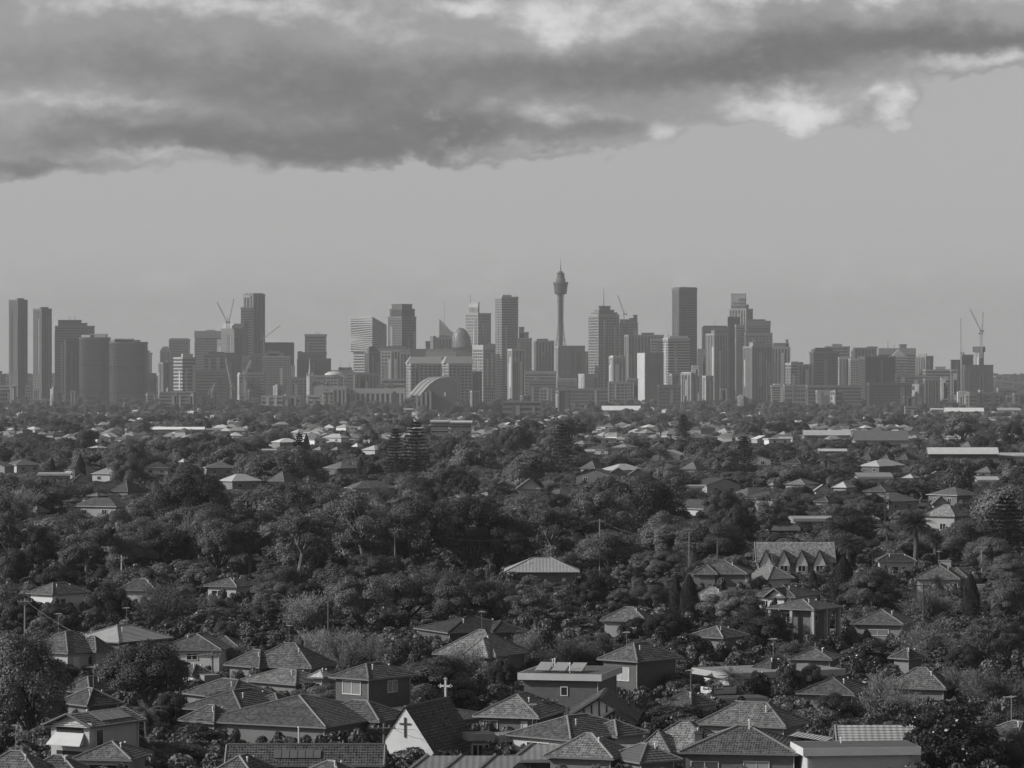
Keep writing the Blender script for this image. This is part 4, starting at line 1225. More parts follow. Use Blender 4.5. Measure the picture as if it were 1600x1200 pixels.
H_('grey hip roof standing behind the church', 566, 690, 760, 1104, 1129, 1.2, wh=2.4, roof=('tile', 0.17), wall=('plain', 0.22), wins=[('B', 0.6, -1.3, 1.0, 1.6), ('B', 0.85, -1.3, .9, 1.6)], cap=0.25)
H_('big dark hip roof below the forest, behind the glinting roof', 655, 700, 815, 964, 989, 0.9, wh=3.2, roof=('tile', 0.05), wall=('brick', 0.08), cap=0.08, wins=(), mark='the big dark roof')
H_('steep glinting tiled roof among hedges', 684, 775, 820, 981, 1026, 1.1, wh=3.0, roof=('tile', 0.26, 0.4), wins=(), cap=0.3, aer=(0, 0, .95), mark='the glinting roof')
H_('pale tiled roof house with dark gable beside the church', 748, 842, 882, 1084, 1122, 1.0, wh=3.2, roof=('tile', 0.22), wall=('brick', 0.12), fascia=0.55, wins=[('A', 0.2, -1.3, 1.6, 1.8, 0.1), ('A', .8, -1.3, .7, 1.8, 0.5)], cap=0.3, mark='the pale tiled roof')
r = H_('flat-roofed dark brick block with white fascia and roof panels', 810, 939, 976, 1050, 1058, 0.8, wh=6.2, kind='flat', roof=('plain', 0.16), wall=('brick', 0.1), cap=None, fascia=0.6, wins=[('A', 0.55, -1.6, .8, 1.0), ('A', 0.38, -4.2, 2.2, 1.1, 0.25)], pipes=[(0.3, .3, 1.0), (0.4, 0.3, 1.0), (-0.4, -.1, 1.2)], pmin=1, mark='the flat brick block', bush=False)
fr, fa_, fb_ = r[0], r[1], r[2]
for i in range(3):
    m = MB()
    x, y = -fa_ * 0.3 , -fb_ * 0.25 + i * fb_ * 0.2
    m.poly([(x - 1.5, y, 6.75), (x + 1.5, y, 7.4), (x + 1.5, y + fb_ * .17, 7.4), (x - 1.5, y + fb_ * .17, 6.75)])
    m.poly([(x - 1.5, y + fb_ * .17, 6.69), (x + 1.5, y + fb_ * .17, 7.34), (x + 1.5, y, 7.34), (x - 1.5, y, 6.69)])
    m.bar((x + 1.4, y + .3, 6.5), (x + 1.4, y + .3, 7.3), .04)
    m.build('solar_panel', material('plain', 0.3, 0.25, 0.6), fr)
H_('tile-roofed bungalow with dark lower slope before the timbered gable', 803, 892, 1004, 1118, 1157, 0.75, wh=3.0, roof=('tile', 0.13), wall=('plain', 0.42), wins=[('A', 0.45, -1.1, 3.0, 1.2), ('B', 0.75, -1.2, 1.0, 1.3)], cap=0.42, aer=(-.4, .2, .3), mark='the dark-sloped bungalow')
H_('brick house with a two-pane pale window under a tiled hip', 943, 996, 1062, 1005, 1034, 1.0, wh=4.6, roof=('tile', 0.125), wall=('brick', 0.09), wins=[('A', 0.55, -1.6, 2.4, 1.6, 0.35)], aer=(-.3, 0, .4), cap=0.3, mark='the pale-window brick house', bush=False)
H_('light tiled roof with a squat dark chimney', 998, 1120, 1150, 1123, 1178, 1.1, wh=3.0, roof=('tile', 0.24), wins=(), cap=0.2, chimney=(-0.3, -0.25, -0.6, 0.05), mark='the light roof with chimney')
H_('tiled hip roof over a plain wall behind the big dark tiled roof', 1102, 1228, 1262, 1098, 1137, 1.0, wh=3.6, roof=('tile', 0.17), wall=('plain', 0.2), wins=[('A', 0.55, -1.3, 2.4, .9), ('A', .3, -1.3, 1.4, .9)], cap=0.28, pipes=[(-.2, -.2, .6)])
H_('big dark tiled roof over brick wall with shuttered window', 1076, 1247, 1262, 1135, 1179, 1.1, wh=3.6, roof=('tile', 0.12), wall=('brick', 0.13), wins=[('A', 0.66, -1.6, 2.4, 1.8, 0.3), ('A', 0.18, -1.7, 2.6, 1.8, 0.08)], cap=0.28, pipes=[(-.05, -.05, .8)], mark='the big dark tiled roof', wing=False, bush=False)
H_('corrugated pale roof sheets stepping down beside the flat white house', 1234, 1290, 1308, 1143, 1163, 0.9, wh=3.0, kind='flat', roof=('metal', 0.42), wall=('plain', 0.12), cap=None, wins=(), name='carport', group='outbuildings', pmin=1)
H_('flat-roofed white house at the lower edge with white fascia lines', 1244, 1256, 1440, 1164, 1174, 0.55, wh=4.2, kind='flat', roof=('plain', 0.26), wall=('plain', 0.42), cap=None, fascia=0.7, wins=(), pipes=[(-.1, .2, .7)], pmin=1, mark='the flat white house', bush=False)
H_('lower flat roof wing in front of the flat white house', 1252, 1262, 1440, 1182, 1188, 0.4, wh=3.0, kind='flat', roof=('plain', 0.24), wall=('plain', 0.4), cap=None, fascia=0.6, wins=(), pmin=1, chimney=(-.04, -.3, .6, 0.05), bush=False)
H_('shed with a smooth pale sheet roof beside the glossy tree', 1309, None, 1436, 1133, 1163, 0.55, wh=3.6, kind='ga', roof=('metal', 0.33, 0.6), wall=('plain', 0.13), cap=None, wins=(), name='shed', group='outbuildings', mark='the pale sheet shed', bush=False)
H_('long white flat-roofed hall with shaded arch', 1088, 1140, 1328, 1040, 1056, 0.6, wh=2.7, kind='flat', roof=('metal', 0.55), wall=('plain', 0.5), cap=None, fascia=0.5, wins=[('B', .2, -1.3, 2.0, 1.0), ('B', .35, -1.3, 1.2, 1.0)], pmin=1, name='hall', group='outbuildings', mark='the long white hall')
H_('dark tiled roof sloping below the long white hall', 1255, 1335, 1372, 1058, 1086, 1.0, roof=('tile', 0.1), cap=0.15, wins=())
H_('pyramid tiled roof with pale hips among feathery trees', 1392, 1478, 1500, 1034, 1077, 1.0, roof=('tile', 0.15), cap=0.28, wins=(), mark='the pyramid roof')
H_('small flat skylight roof below the long white hall', 1098, 1112, 1150, 1074, 1079, 0.8, wh=3.2, kind='flat', roof=('plain', 0.12), wall=('plain', 0.1), fascia=0.6, cap=None, wins=(), pmin=1, name='shed', group='outbuildings')
H_('dark open carport with a flat pale edge', 1112, 1122, 1200, 1092, 1095, 0.5, wh=2.6, kind='flat', roof=('plain', 0.3), wall=('plain', 0.03), fascia=0.45, cap=None, wins=(), pmin=1, name='carport', group='outbuildings')
H_('dim tiled roof between the open tree and the carport', 1040, 1080, 1118, 1082, 1104, 1.0, roof=('tile', 0.09), cap=0.15, wins=())
H_('bottom-corner tiled roof half behind the glossy tree', 1556, 1590, 1640, 1128, 1150, 1.0, roof=('tile', 0.1), cap=0.3, wins=(), aer=(-.2, 0, 1.0))
# ---- second row
H_('white cottage with two ridge lines at the woodland edge', 36, 82, 134, 911, 929, 0.7, wh=3.2, roof=('tile', 0.12), wall=('plain', 0.5), wins=[('B', 0.3, -1.4, 1.2, 1.3)], cap=0.35, mark='the woodland cottage')
H_('dim hip-roofed house half buried in trees', 180, 244, 258, 905, 923, 1.0, wh=3.2, roof=('tile', 0.12), wall=('plain', 0.35), wins=(), cap=0.4)
H_('long house with pale wall and low tiled roof by the wood', 316, 370, 400, 903, 917, 0.9, wh=3.6, roof=('tile', 0.13), wall=('plain', 0.36), wins=[('A', 0.35, -1.0, 2.4, .7)], cap=0.4, mark='the long pale-walled house')
H_('house with large pale metal hip roof deep in trees', 788, None, 906, 872, 894, 0.75, wh=3.0, roof=('metal', 0.36, 0.55), wall=('plain', 0.1), cap=0.45, wins=(), mark='the metal hip roof')
VERANDAH = H_('two-storey hip-roofed house with pillared verandah', 1209, 1272, 1315, 937, 953, 0.9, wh=6.0, roof=('tile', 0.13), wall=('brick', 0.12), wins=[('A', .3, -1.3, 1.6, 1.4), ('B', .3, -1.3, 1.2, 1.0)], cap=0.35, mark='the verandah house', inset=1.2, wing=False, bush=False)
H_('cream house with little front gable behind the verandah house', 1176, 1243, 1284, 914, 933, 0.9, wh=4.0, roof=('tile', 0.11), wall=('plain', 0.48), wins=[('A', .35, -1.4, 1.6, 1.5), ('A', .7, -1.4, .9, 1.5)], cap=0.2, wings=[(-.35, -.1, .4, .45, -.15, .9, 'ga')], mark='the cream gabled house')
H_('dark brick house with broad tiled hip, hall-like', 1079, 1168, 1184, 876, 897, 1.1, wh=4.2, roof=('tile', 0.14), wall=('brick', 0.13), wins=[('A', .35, -1.5, 1.5, 1.3, .3)], cap=0.25, mark='the dark brick hall')
H_('pale tiled gables in front of the dark brick hall', 1082, 1136, 1148, 899, 938, 1.0, wh=3.0, roof=('tile', 0.28), wall=('plain', 0.4), wins=(), cap=0.45, mark='the pale gables')
H_('house with metal roof and white trim right of the dark brick hall', 1168, 1200, 1244, 884, 905, 1.0, wh=3.0, roof=('metal', 0.18), wall=('plain', 0.5), wins=(), cap=0.5)
H_('old hip-roofed house with small-paned front windows', 1338, 1412, 1438, 952, 976, 1.0, wh=3.4, roof=('tile', 0.13), wall=('plain', 0.22), wins=[('A', .5, -1.2, 3.2, .9, .2)], cap=0.3, mark='the small-paned house')
H_('tiled hip roof peeping between shrubs and cypress pair', 944, 1010, 1026, 949, 971, 1.0, wh=3.2, roof=('tile', 0.15), wall=('plain', 0.25), wins=[('A', .5, -1.2, 1.4, 1.2, .3)], cap=0.3, mark='the shrub-hidden roof')
H_('low roof with pale edges below dark trees', 1080, 1130, 1170, 979, 997, 0.9, wh=3.0, roof=('tile', 0.11), wins=(), cap=0.5)
H_('low tiled roof with chimney behind the long white hall', 1238, 1300, 1320, 1013, 1031, 0.8, wh=3.0, roof=('tile', 0.14), wins=(), cap=0.2, chimney=(.0, .0, .2, .1))
H_('dark tiled roof behind the long white hall', 1180, 1205, 1236, 1023, 1046, 0.9, wh=3.0, roof=('tile', 0.08), wins=(), cap=0.12)
H_('dim roof under feathery trees near the pyramid roof', 1395, 1420, 1450, 1010, 1030, 0.9, wh=3.0, roof=('tile', 0.09), wins=(), cap=0.3)
# terrace with four gablets
r = H_('long tiled terrace with a row of four white gablets', 1182, None, 1306, 846, 879, 0.55, wh=3.0, kind='ga', roof=('tile', 0.26, 0.5), wall=('plain', 0.3), cap=None, wins=(), mark='the gableted terrace', bush=False)
tr_, ta, tb, trise = r[0], r[1], r[2], r[3]
for i in range(4):
    u = -ta / 2 + ta * (0.06 + 0.225 * i + 0.06)
    hw, hz, y0 = ta * 0.075, 3.0 + trise * 0.62, -tb / 2 - 0.35
    m = MB().poly([(u - hw, y0, 0), (u + hw, y0, 0), (u + hw, y0, 2.6), (u, y0, hz), (u - hw, y0, 2.6)])
    m.build('gablet_wall', material('plain', 0.5), tr_)
    m = MB()
    for s in (-1, 1):
        roof_plane(m, (u + s * (hw + .35), y0 - .2, 2.45), (u + s * (hw + .35), -tb * .1, 2.45), (u, -tb * .1, hz + .15), (u, y0 - .2, hz + .15), True)
    m.build('gablet_roof', material('tile', 0.06), tr_)
    add_window(tr_, u, y0 - 0.02, 1.9, 1.5, 1.2, 0)
H_('small house under the date palm with round window', 1371, None, 1433, 866, 877, 0.6, wh=3.4, roof=('tile', 0.08), wall=('plain', 0.36), wins=[('B', .45, -1.4, 1.3, .9), ('B', .7, -1.4, .7, .9)], cap=0.3, mark='the round-window house')
H_('low plain roof behind the round-window house', 1360, None, 1386, 848, 866, 0.9, wh=3.0, roof=('tile', 0.1), cap=None, wins=())
H_('tiled hip roof right of the date palm', 1430, 1500, 1522, 882, 905, 1.0, wh=3.0, roof=('tile', 0.14), wall=('plain', 0.3), cap=0.25, wins=())
H_('pale pyramid roof on a plain two-storey house', 1446, 1492, 1520, 789, 807, 1.0, wh=5.5, roof=('tile', 0.26), wall=('plain', 0.28), cap=0.4, wins=[('A', .6, -2.4, 1.6, 1.6)], mark='the pale pyramid roof')
H_('long warehouse with a bright ribbed roof and dark wall', 1449, None, 1561, 699, 709.5, 0.25, wh=7.0, kind='ga', roof=('metal', 0.5), wall=('plain', 0.06), cap=None, fine=False, wins=(), name='warehouse', group='commercial sheds', mark='the bright-roofed warehouse')
H_('pale stepped sheds right of the bright-roofed warehouse', 1556, None, 1630, 707, 713, 0.3, wh=6.0, kind='flat', roof=('metal', 0.4), wall=('plain', 0.3), cap=None, fine=False, name='warehouse', group='commercial sheds', wins=[('B', .1, -2.2, 3, 3), ('B', .3, -2.2, 3, 3)])
H_('long low white shed roof gleaming below the brick blocks', 234, None, 320, 667, 671, 0.2, wh=6.0, kind='ga', roof=('metal', 0.75), wall=('plain', 0.25), cap=None, fine=False, wins=(), name='warehouse', group='commercial sheds', pmin=4, mark='the gleaming white shed')
H_('long grey shed roof continuing from the gleaming white shed', 321, None, 384, 669, 672, 0.2, wh=5.0, kind='ga', roof=('metal', 0.2), wall=('plain', 0.12), cap=None, fine=False, wins=(), name='warehouse', group='commercial sheds', pmin=4)
H_('white hall with ribbed roof in the far suburb below the gridded tower', 940, None, 1001, 634, 641, 0.3, wh=7.0, kind='ga', roof=('metal', 0.7), wall=('plain', 0.3), cap=None, fine=False, wins=(), name='warehouse', group='commercial sheds', mark='the white ribbed hall')
H_('bright white flat building with rooftop boxes below the patchwork front', 1225, None, 1283, 622, 625.5, 0.2, wh=8.0, kind='flat', roof=('plain', 0.8), wall=('plain', 0.12), cap=None, fascia=0.8, fine=False, wins=(), name='warehouse', group='commercial sheds', mark='the bright flat building')
H_('white long shed below the slender crane', 1476, None, 1538, 637, 643, 0.3, wh=7.0, kind='ga', roof=('metal', 0.7), wall=('plain', 0.5), cap=None, fine=False, wins=(), name='warehouse', group='commercial sheds')
H_('small white shed left of the long shed below the slender crane', 1454, None, 1480, 636, 640, 0.4, wh=6.0, kind='flat', roof=('plain', 0.65), wall=('plain', 0.45), cap=None, fine=False, wins=(), name='warehouse', group='commercial sheds')
H_('pale hip-roofed pair of blocks right of the long shed, far off', 1552, None, 1600, 637, 641, 0.3, wh=6.0, roof=('metal', 0.35), wall=('plain', 0.3), cap=None, fine=False, wins=(), name='warehouse', group='commercial sheds')
H_('wide low pale roof in the middle distance left of the warehouse', 1255, None, 1330, 672, 680, 0.4, wh=6.0, kind='ga', roof=('metal', 0.4), wall=('plain', 0.25), cap=None, fine=False, name='warehouse', group='commercial sheds', wins=[('B', .25, -2.5, 4, 3)])
H_('broad dark-roofed hall with white gable tower, middle distance', 1335, None, 1420, 673, 688, 0.4, wh=6.0, kind='ga', roof=('metal', 0.14), wall=('plain', 0.25), cap=None, fine=False, wins=(), name='warehouse', group='commercial sheds')
H_('low pale strip roof behind the dark-tiled villas', 1278, None, 1324, 701, 705, 0.4, wh=4.0, kind='ga', roof=('metal', 0.45), wall=('plain', 0.25), cap=None, fine=False, wins=(), name='warehouse', group='commercial sheds')
# apartment blocks in the trees
H_('flat-roofed apartment block with dark stair tower, behind the pines', 672, None, 702, 656, 659, 0.5, wh=15.0, kind='flat', roof=('plain', 0.4), wall=('plain', 0.16), cap=None, fine=False, fascia=0.5, name='apartment_block', group='blocks of flats', wins=[('B', .5, -2.5 - 3 * i, 10, 1.2) for i in range(4)], mark='the flats behind the pines')
H_('apartment block with white balcony edges, behind the pines', 703, None, 738, 657, 660, 0.5, wh=14.0, kind='flat', roof=('plain', 0.5), wall=('plain', 0.13), cap=None, fine=False, fascia=0.6, name='apartment_block', group='blocks of flats', wins=[('B', .5, -2.5 - 3 * i, 12, 1.2) for i in range(4)])
H_('low apartment block with a pale roof terrace among western trees', 58, None, 110, 738, 741, 0.4, wh=6.4, kind='flat', roof=('plain', 0.4), wall=('plain', 0.2), cap=None, fine=False, fascia=0.5, name='apartment_block', group='blocks of flats', wins=[('B', (i + .5) / 5, -1.8, 1.6, 1.6) for i in range(5)] + [('B', (i + .5) / 5, -4.6, 1.2, 1.6) for i in range(5)], mark='the western flats')
H_('white boxy block in shade near the western wood', 128, None, 161, 781, 784, 0.5, wh=3.2, kind='flat', roof=('plain', 0.4), wall=('plain', 0.6), cap=None, fine=False, name='apartment_block', group='blocks of flats', wins=[('B', .6, -1.4, 2.2, 1.4)], mark='the white boxy block')
# ---- middle distance houses with faces one can make out
mids = [(415, 468, 736, 752, 'hip', 0.1, 0.14, 'dark gabled house with lit front and small dormers'), (470, 492, 742, 750, 'hip', 0.2, 0.5, 'white-fronted house under a dark roof, west of centre'),
        (806, 848, 748, 764, 'gb', 0.14, 0.45, 'pale gabled house with twin windows'), (905, 950, 720, 732, 'hip', 0.12, 0.5, 'bay-fronted house with a white bay'),
        (950, 982, 731, 740, 'gb', 0.1, 0.2, 'dark house with a rounded little gable'), (982, 1012, 731, 742, 'gb', 0.12, 0.25, 'twin-gabled house beside the rounded gable'),
        (1063, 1108, 721, 733, 'hip', 0.14, 0.22, 'grey hip-roofed house with one small window'), (1072, 1100, 757, 761, 'flat', 0.35, 0.45, 'plain pale end-walled block in the woods'),
        (1222, 1275, 715, 724, 'hip', 0.05, 0.26, 'large dark-roofed villa with plain wall'), (1342, 1376, 708, 718, 'hip', 0.08, 0.3, 'tall dark-roofed villa with pale front'),
        (1375, 1400, 708, 718, 'hip', 0.1, 0.22, 'narrow villa beside the tall dark-roofed villa'), (1400, 1434, 709, 718, 'hip', 0.08, 0.18, 'villa with shaded balcony west of the warehouse'),
        (1340, 1396, 738, 746, 'flat', 0.3, 0.32, 'modern flat-roofed house with framed front'), (1350, 1412, 759, 768, 'hip', 0.08, 0.16, 'low dark house with pale verandah posts'),
        (1409, 1442, 740, 747, 'hip', 0.5, 0.2, 'small white-roofed cottage'), (1454, 1474, 736, 742, 'gb', 0.2, 0.5, 'small arched white house'),
        (1525, 1566, 729, 738, 'hip', 0.16, 0.3, 'house with a dark hip roof below the warehouse'), (1527, 1562, 744, 751, 'flat', 0.5, 0.45, 'white louvred block below the warehouse'),
        (1456, 1484, 775, 788, 'gb', 0.12, 0.36, 'cream gabled house with tall window'), (1300, 1342, 752, 762, 'hip', 0.55, 0.4, 'bright white hip-roofed house'),
        (1226, 1284, 748, 757, 'hip', 0.2, 0.35, 'broad pale-eaved house west of the bright white one'), (1272, 1300, 757, 767, 'gb', 0.6, 0.55, 'white sunlit gable wall'),
        (1200, 1216, 752, 758, 'hip', 0.3, 0.4, 'tiny pale-roofed cottage'), (1272, 1312, 776, 784, 'hip', 0.06, 0.3, 'dark low house below the bright white one'),
        (955, 1000, 693, 699, 'hip', 0.3, 0.4, 'pale hip-roofed house with white front, centre'), (1020, 1040, 691, 698, 'gb', 0.55, 0.6, 'white arched-front house'),
        (893, 930, 688, 694, 'hip', 0.22, 0.2, 'wide grey hip roof near the columnar pine'), (912, 930, 702, 706, 'flat', 0.5, 0.5, 'small white boxy house, centre'),
        (488, 512, 697, 703, 'hip', 0.3, 0.3, 'grey hip-roofed house in a row'), (515, 538, 698, 703, 'hip', 0.24, 0.35, 'second grey hip-roofed house in the row'),
        (548, 568, 692, 698, 'hip', 0.75, 0.3, 'house with gleaming white roof'), (408, 432, 701, 704, 'flat', 0.5, 0.6, 'white cubic house'),
        (540, 582, 649, 654, 'gb', 0.35, 0.4, 'pointed white gable far off'), (630, 646, 635, 640, 'flat', 0.6, 0.6, 'white flat house far off below the pavilion'),
        (38, 75, 791, 800, 'hip', 0.16, 0.2, 'grey hip roof in western woods'), (112, 140, 740, 753, 'gb', 0.16, 0.3, 'steep gable with white trim, west'),
        (168, 226, 752, 768, 'hip', 0.06, 0.2, 'wide dark hip roof, west'), (132, 170, 770, 775, 'hip', 0.16, 0.1, 'shaded verandah house, west'),
        (385, 412, 820, 828, 'flat', 0.4, 0.5, 'white wall glimpsed between woodland trees'), (135, 168, 696, 700, 'hip', 0.6, 0.4, 'white-roofed house, far west'),
        (225, 238, 700, 706, 'gb', 0.7, 0.7, 'small gleaming gable, far west'), (277, 296, 716, 722, 'hip', 0.6, 0.4, 'white roof by the western wood'),
        (1200, 1250, 820, 826, 'flat', 0.1, 0.1, 'long low dark roof right of the wood'), (1240, 1375, 806, 812, 'flat', 0.4, 0.3, 'long pale carport roof above the terrace'),
        (1500, 1530, 690, 698, 'hip', 0.2, 0.3, 'grey house beneath the spreading pine')]
for (x0, x1, yr, ye, kd, rt, wt, lab) in mids:
    wpx = x1 - x0
    house(lab + (', middle distance' if len(lab.split()) < 4 else ''), x0, (x0 + wpx * 0.55) if kd == 'hip' else None, x1, yr, ye, 0.8, wh=3.4, kind=kd, roof=('tile' if rt < 0.3 else 'metal', rt if rt < .3 else rt * .75), wall=('plain', wt * .8), cap=0.3 if kd == 'hip' else None, fine=False,
          wins=[('B', .3, -1.6, 1.6, 1.4), ('B', .7, -1.6, 1.6, 1.4)], pmin=10)

# ---- the little church
def church():
    ye, wh = 1174, 1.9
    D = level_at(ye, wh)
    s = D / F
    cx = wx(633, D); g = land(cx, D)
    t = radians(-22)
    root = tag(empty('church', (cx, D, g), t), 'small church with steep white gable, black cross and dark roof', 'church')
    hw = 48 * s
    zr = wz(1106, D) - g
    L = 10.5
    fr = MB().poly([(-hw, 0, -1), (hw, 0, -1), (hw, 0, wh), (0, 0, zr), (-hw, 0, wh)])
    fr.poly([(hw, L, -1), (-hw, L, -1), (-hw, L, wh), (0, L, zr), (hw, L, wh)])
    for sx in (-1, 1): fr.poly([(sx * hw, 0, -1), (sx * hw, L, -1), (sx * hw, L, wh), (sx * hw, 0, wh)])
    fr.build('wall', material('plain', 0.55), root)
    m = MB()
    for sx in (-1, 1):
        roof_plane(m, (sx * (hw + .4), -0.15, wh - .5), (sx * (hw + .4), L + .3, wh - .5), (0, L + .3, zr + .12), (0, -0.15, zr + .12), True)
    ro = m.build('roof', material('tile', 0.075), root)
    MB().bar((0, -.1, zr + .15), (0, L + .3, zr + .15), .14, .14, 6).build('ridge_capping', material('plain', 0.12), ro)
    # dark cross on the gable
    zc = zr - 25 * s
    MB().box(-.08, .08, -.1, -.02, zr - 46 * s, zr - 15 * s).box(-9.5 * s, -.08, -.09, -.02, zc - .07, zc + .07).box(.08, 9.5 * s, -.09, -.02, zc - .07, zc + .07).build('gable_cross', material('plain', 0.04), root)
    # white budded cross standing on the ridge end
    y = L - .6
    z0 = zr + .1
    hc = 29 * s
    m = MB()
    w = .09
    m.box(-w, w, y - .1, y + .15, z0, z0 + hc)
    za = z0 + hc * .68
    m.box(-hc * .3, -w, y - .14, y + .14, za - w, za + w).box(w, hc * .3, y - .14, y + .14, za - w, za + w)
    for (bx, bz, q) in ((-hc * .3, za, 1), (hc * .3, za, 1), (0, z0 + hc, 0)):
        for dx, dz in ((0, 0), (.12, .12), (-.12, .12), (0, .22)) if not q else ((0, 0), (0, .14), (0, -.14), (.16 * (1 if bx > 0 else -1), 0)):
            m.lathe([(0, bz + dz - .1), (.1, bz + dz), (0, bz + dz + .1)], 8, bx + dx, y)
    m.build('ridge_cross', material('plain', 0.4), root)
    MB().box(-hw * .62, hw * .5, -1.6, -.1, 1.25, 1.7).build('porch_roof', material('plain', 0.4), root)
    MB().box(-hw * .55, hw * .45, -1.3, -.1, -1, 1.25).build('porch_wall', material('brick', 0.08), root)
    MB().box(-hw - 1.6, -hw + .1, .3, 4, 1.7, 2.0).build('side_awning', material('plain', 0.6), root)
    add_window(root, -.4, -1.32, .6, .9, .7, 0)
    FOOT.append((cx + 4, D + 9, 11)); RECTS.append((582, 720, 1066, 1180, D)); LANDMARKS.append((640, 1140, 'the church'))
church()

def timbered_house():
    ye, wh = 1123, 3.2
    D = level_at(ye, wh); s = D / F
    X = wx(936, D); g = land(X, D)
    root = tag(empty('house', (X, D, g), radians(-5)), 'house with two half-timbered white gables and dark tiled roof', 'house', 'suburban houses')
    dm, wm = material('plain', 0.035), material('plain', 0.62)
    for (u, hw, top, y0, ww) in ((0, 54 * s, 1091, 0.0, wh), (25 * s, 27 * s, 1108, -2.2, wh)):
        zt = wz(top, D) - g
        MB().box(u - hw * .9, u + hw * .9, y0, y0 + 9, -.5, ww).poly([(u - hw * .97, y0 - .01, ww - .05), (u + hw * .97, y0 - .01, ww - .05), (u, y0 - .01, zt - .1)]).build('wall', wm, root)
        m = MB()
        for sx in (-1, 1):
            roof_plane(m, (u + sx * (hw + .4), y0 - .45, ww - .25), (u + sx * (hw + .4), y0 + 11, ww - .25), (u, y0 + 11, zt + .15), (u, y0 - .45, zt + .15), True)
        m.build('roof', material('tile', 0.075), root)
        m = MB()
        for sx in (-1, 1): m.bar((u + sx * (hw + .4), y0 - .5, ww - .3), (u, y0 - .5, zt + .1), .16)
        m.build('barge_board', dm, root)
        for i in range(-4, 5):
            x = u + i * hw / 4.6
            zz = ww + (zt - ww) * (1 - abs(i) / 4.6) - .25
            if zz > ww + .1: MB().box(x - .07, x + .07, y0 - .08, y0 - .012, ww, zz).build('timber', dm, root)
        MB().box(u - hw * .93, u + hw * .93, y0 - .09, y0 - .013, ww - .16, ww).build('timber', dm, root)
    add_window(root, 25 * s, -2.23, 1.9, 1.8, .8, 0)
    MB().box(-53 * s, -48 * s, -.2, .6, wh, wh + 1.2).build('chimney', material('brick', 0.1), root)
    FOOT.append((X, D + 5, 9)); RECTS.append((880, 1006, 1090, 1135, D)); LANDMARKS.append((940, 1110, 'the timbered gable'))
timbered_house()

def glazed_awning(label, x0, x1, y_hi, y_lo, n, depth, tone, mark=None):
    """lean-to with pale sloping rafters and ribbed translucent sheets"""
    wh = 3.0
    D = level_at(y_lo, wh); s = D / F
    a = (x1 - x0) * s
    X = wx((x0 + x1) / 2, D); g = land(X, D)
    root = tag(empty('awning_roof', (X, D, g)), label, 'roof', 'suburban houses')
    rise = max(0.8, wz(y_hi, D + depth) - g - wh)
    for i in range(n):
        u0, u1 = -a / 2 + a * i / n, -a / 2 + a * (i + .92) / n
        m = MB()
        lean = a / n * .5
        roof_plane(m, (u0, 0, wh), (u1, 0, wh), (u1 + lean, depth, wh + rise), (u0 + lean, depth, wh + rise), False)
        m.build('roof_sheet', material('metal', tone, .35), root)
        MB().bar((u0, -.05, wh + .12), (u0 + lean, depth, wh + rise + .12), .14).build('rafter', material('plain', 0.6), root)
        MB().bar((u0 + .1, -.02, wh - .05), (u0 + lean, depth * .6, wh + .1), .06).bar((u0 + lean, depth * .6, wh + .1), (u0 + lean * .6, depth * .6, wh + rise * .6), .06).build('brace', material('plain', 0.4), root)
    MB().box(-a / 2, a / 2, -.2, -.05, wh - .25, wh - .05).build('gutter', material('plain', 0.25), root)
    MB().box(-a / 2 + .3, a / 2 - .3, .5, depth, -.5, wh - .3).build('wall', material('brick', 0.06), root)
    FOOT.append((X, D + depth / 2, a * .5)); RECTS.append((x0, x1, y_hi, y_lo + 20, D))
    if mark: LANDMARKS.append(((x0 + x1) / 2, y_lo, mark))
glazed_awning('ribbed lean-to roof with pale slanting rafters below the dark-sloped bungalow', 800, 985, 1163, 1187, 3, 5.5, 0.2, 'the ribbed lean-to')
H_('tiled hip roof with pale caps behind the ribbed lean-to', 858, 958, 985, 1147, 1186, 1.1, wh=3.4, roof=('tile', 0.2), cap=0.5, wins=())
H_('striped dark roof right of the ribbed lean-to', 955, 1000, 1062, 1163, 1192, 1.0, wh=3.2, roof=('metal', 0.11), cap=0.3, wins=[('B', .5, -1.2, 1.2, 1.2)], pipes=[(.1, -.2, .6)])
glazed_awning('pale ribbed lean-to roof before the church porch', 638, 800, 1182, 1204, 3, 5.0, 0.17)
H_('long tiled roof with rows of panels along the bottom edge', 352, None, 600, 1164, 1196, 0.35, wh=3.2, kind='ga', roof=('tile', 0.1), cap=0.2, wins=(), solar=('B', 0.3, 0.6, 0.3, 0.7, 6, 0.1), pipes=[(-.05, .1, 1.8)], mark='the long panelled roof')
H_('tiled roof with a bright hip line at the lower edge', 330, 395, 420, 1177, 1212, 1.0, roof=('tile', 0.13), cap=0.6, wins=())
H_('small hip roof with pale cap at the lower edge, below the panels', 470, 530, 560, 1190, 1214, 1.0, roof=('tile', 0.14), cap=0.5, wins=())
H_('white patio shelter beside the dark-sloped bungalow', 765, 780, 826, 1148, 1153, 0.8, wh=2.7, kind='flat', roof=('plain', 0.55), wall=('plain', 0.2), fascia=0.55, cap=None, wins=[('B', .3, -1.2, 1.2, 1.8), ('B', .75, -1.2, 1, 1.8)], pmin=1, name='patio_shelter', group='outbuildings')
H_('low flat-roofed shop beside the church', 724, 734, 772, 1146, 1151, 0.8, wh=3.0, kind='flat', roof=('plain', 0.25), wall=('plain', 0.24), fascia=0.4, cap=None, wins=[('B', .3, -1.6, 1.2, 1.6), ('B', .7, -1.6, 1.2, 1.6)], pmin=1)
# verandah pillars
vh, va_, vb_ = VERANDAH[:3]
for (u, v) in ((-.46, -.46), (-.46, 0), (-.46, .46), (0, -.46), (.46, -.46)):
    MB().box(u * va_ - .2, u * va_ + .2, v * vb_ - .2, v * vb_ + .2, -.5, 5.9).build('pillar', material('plain', 0.3), vh)

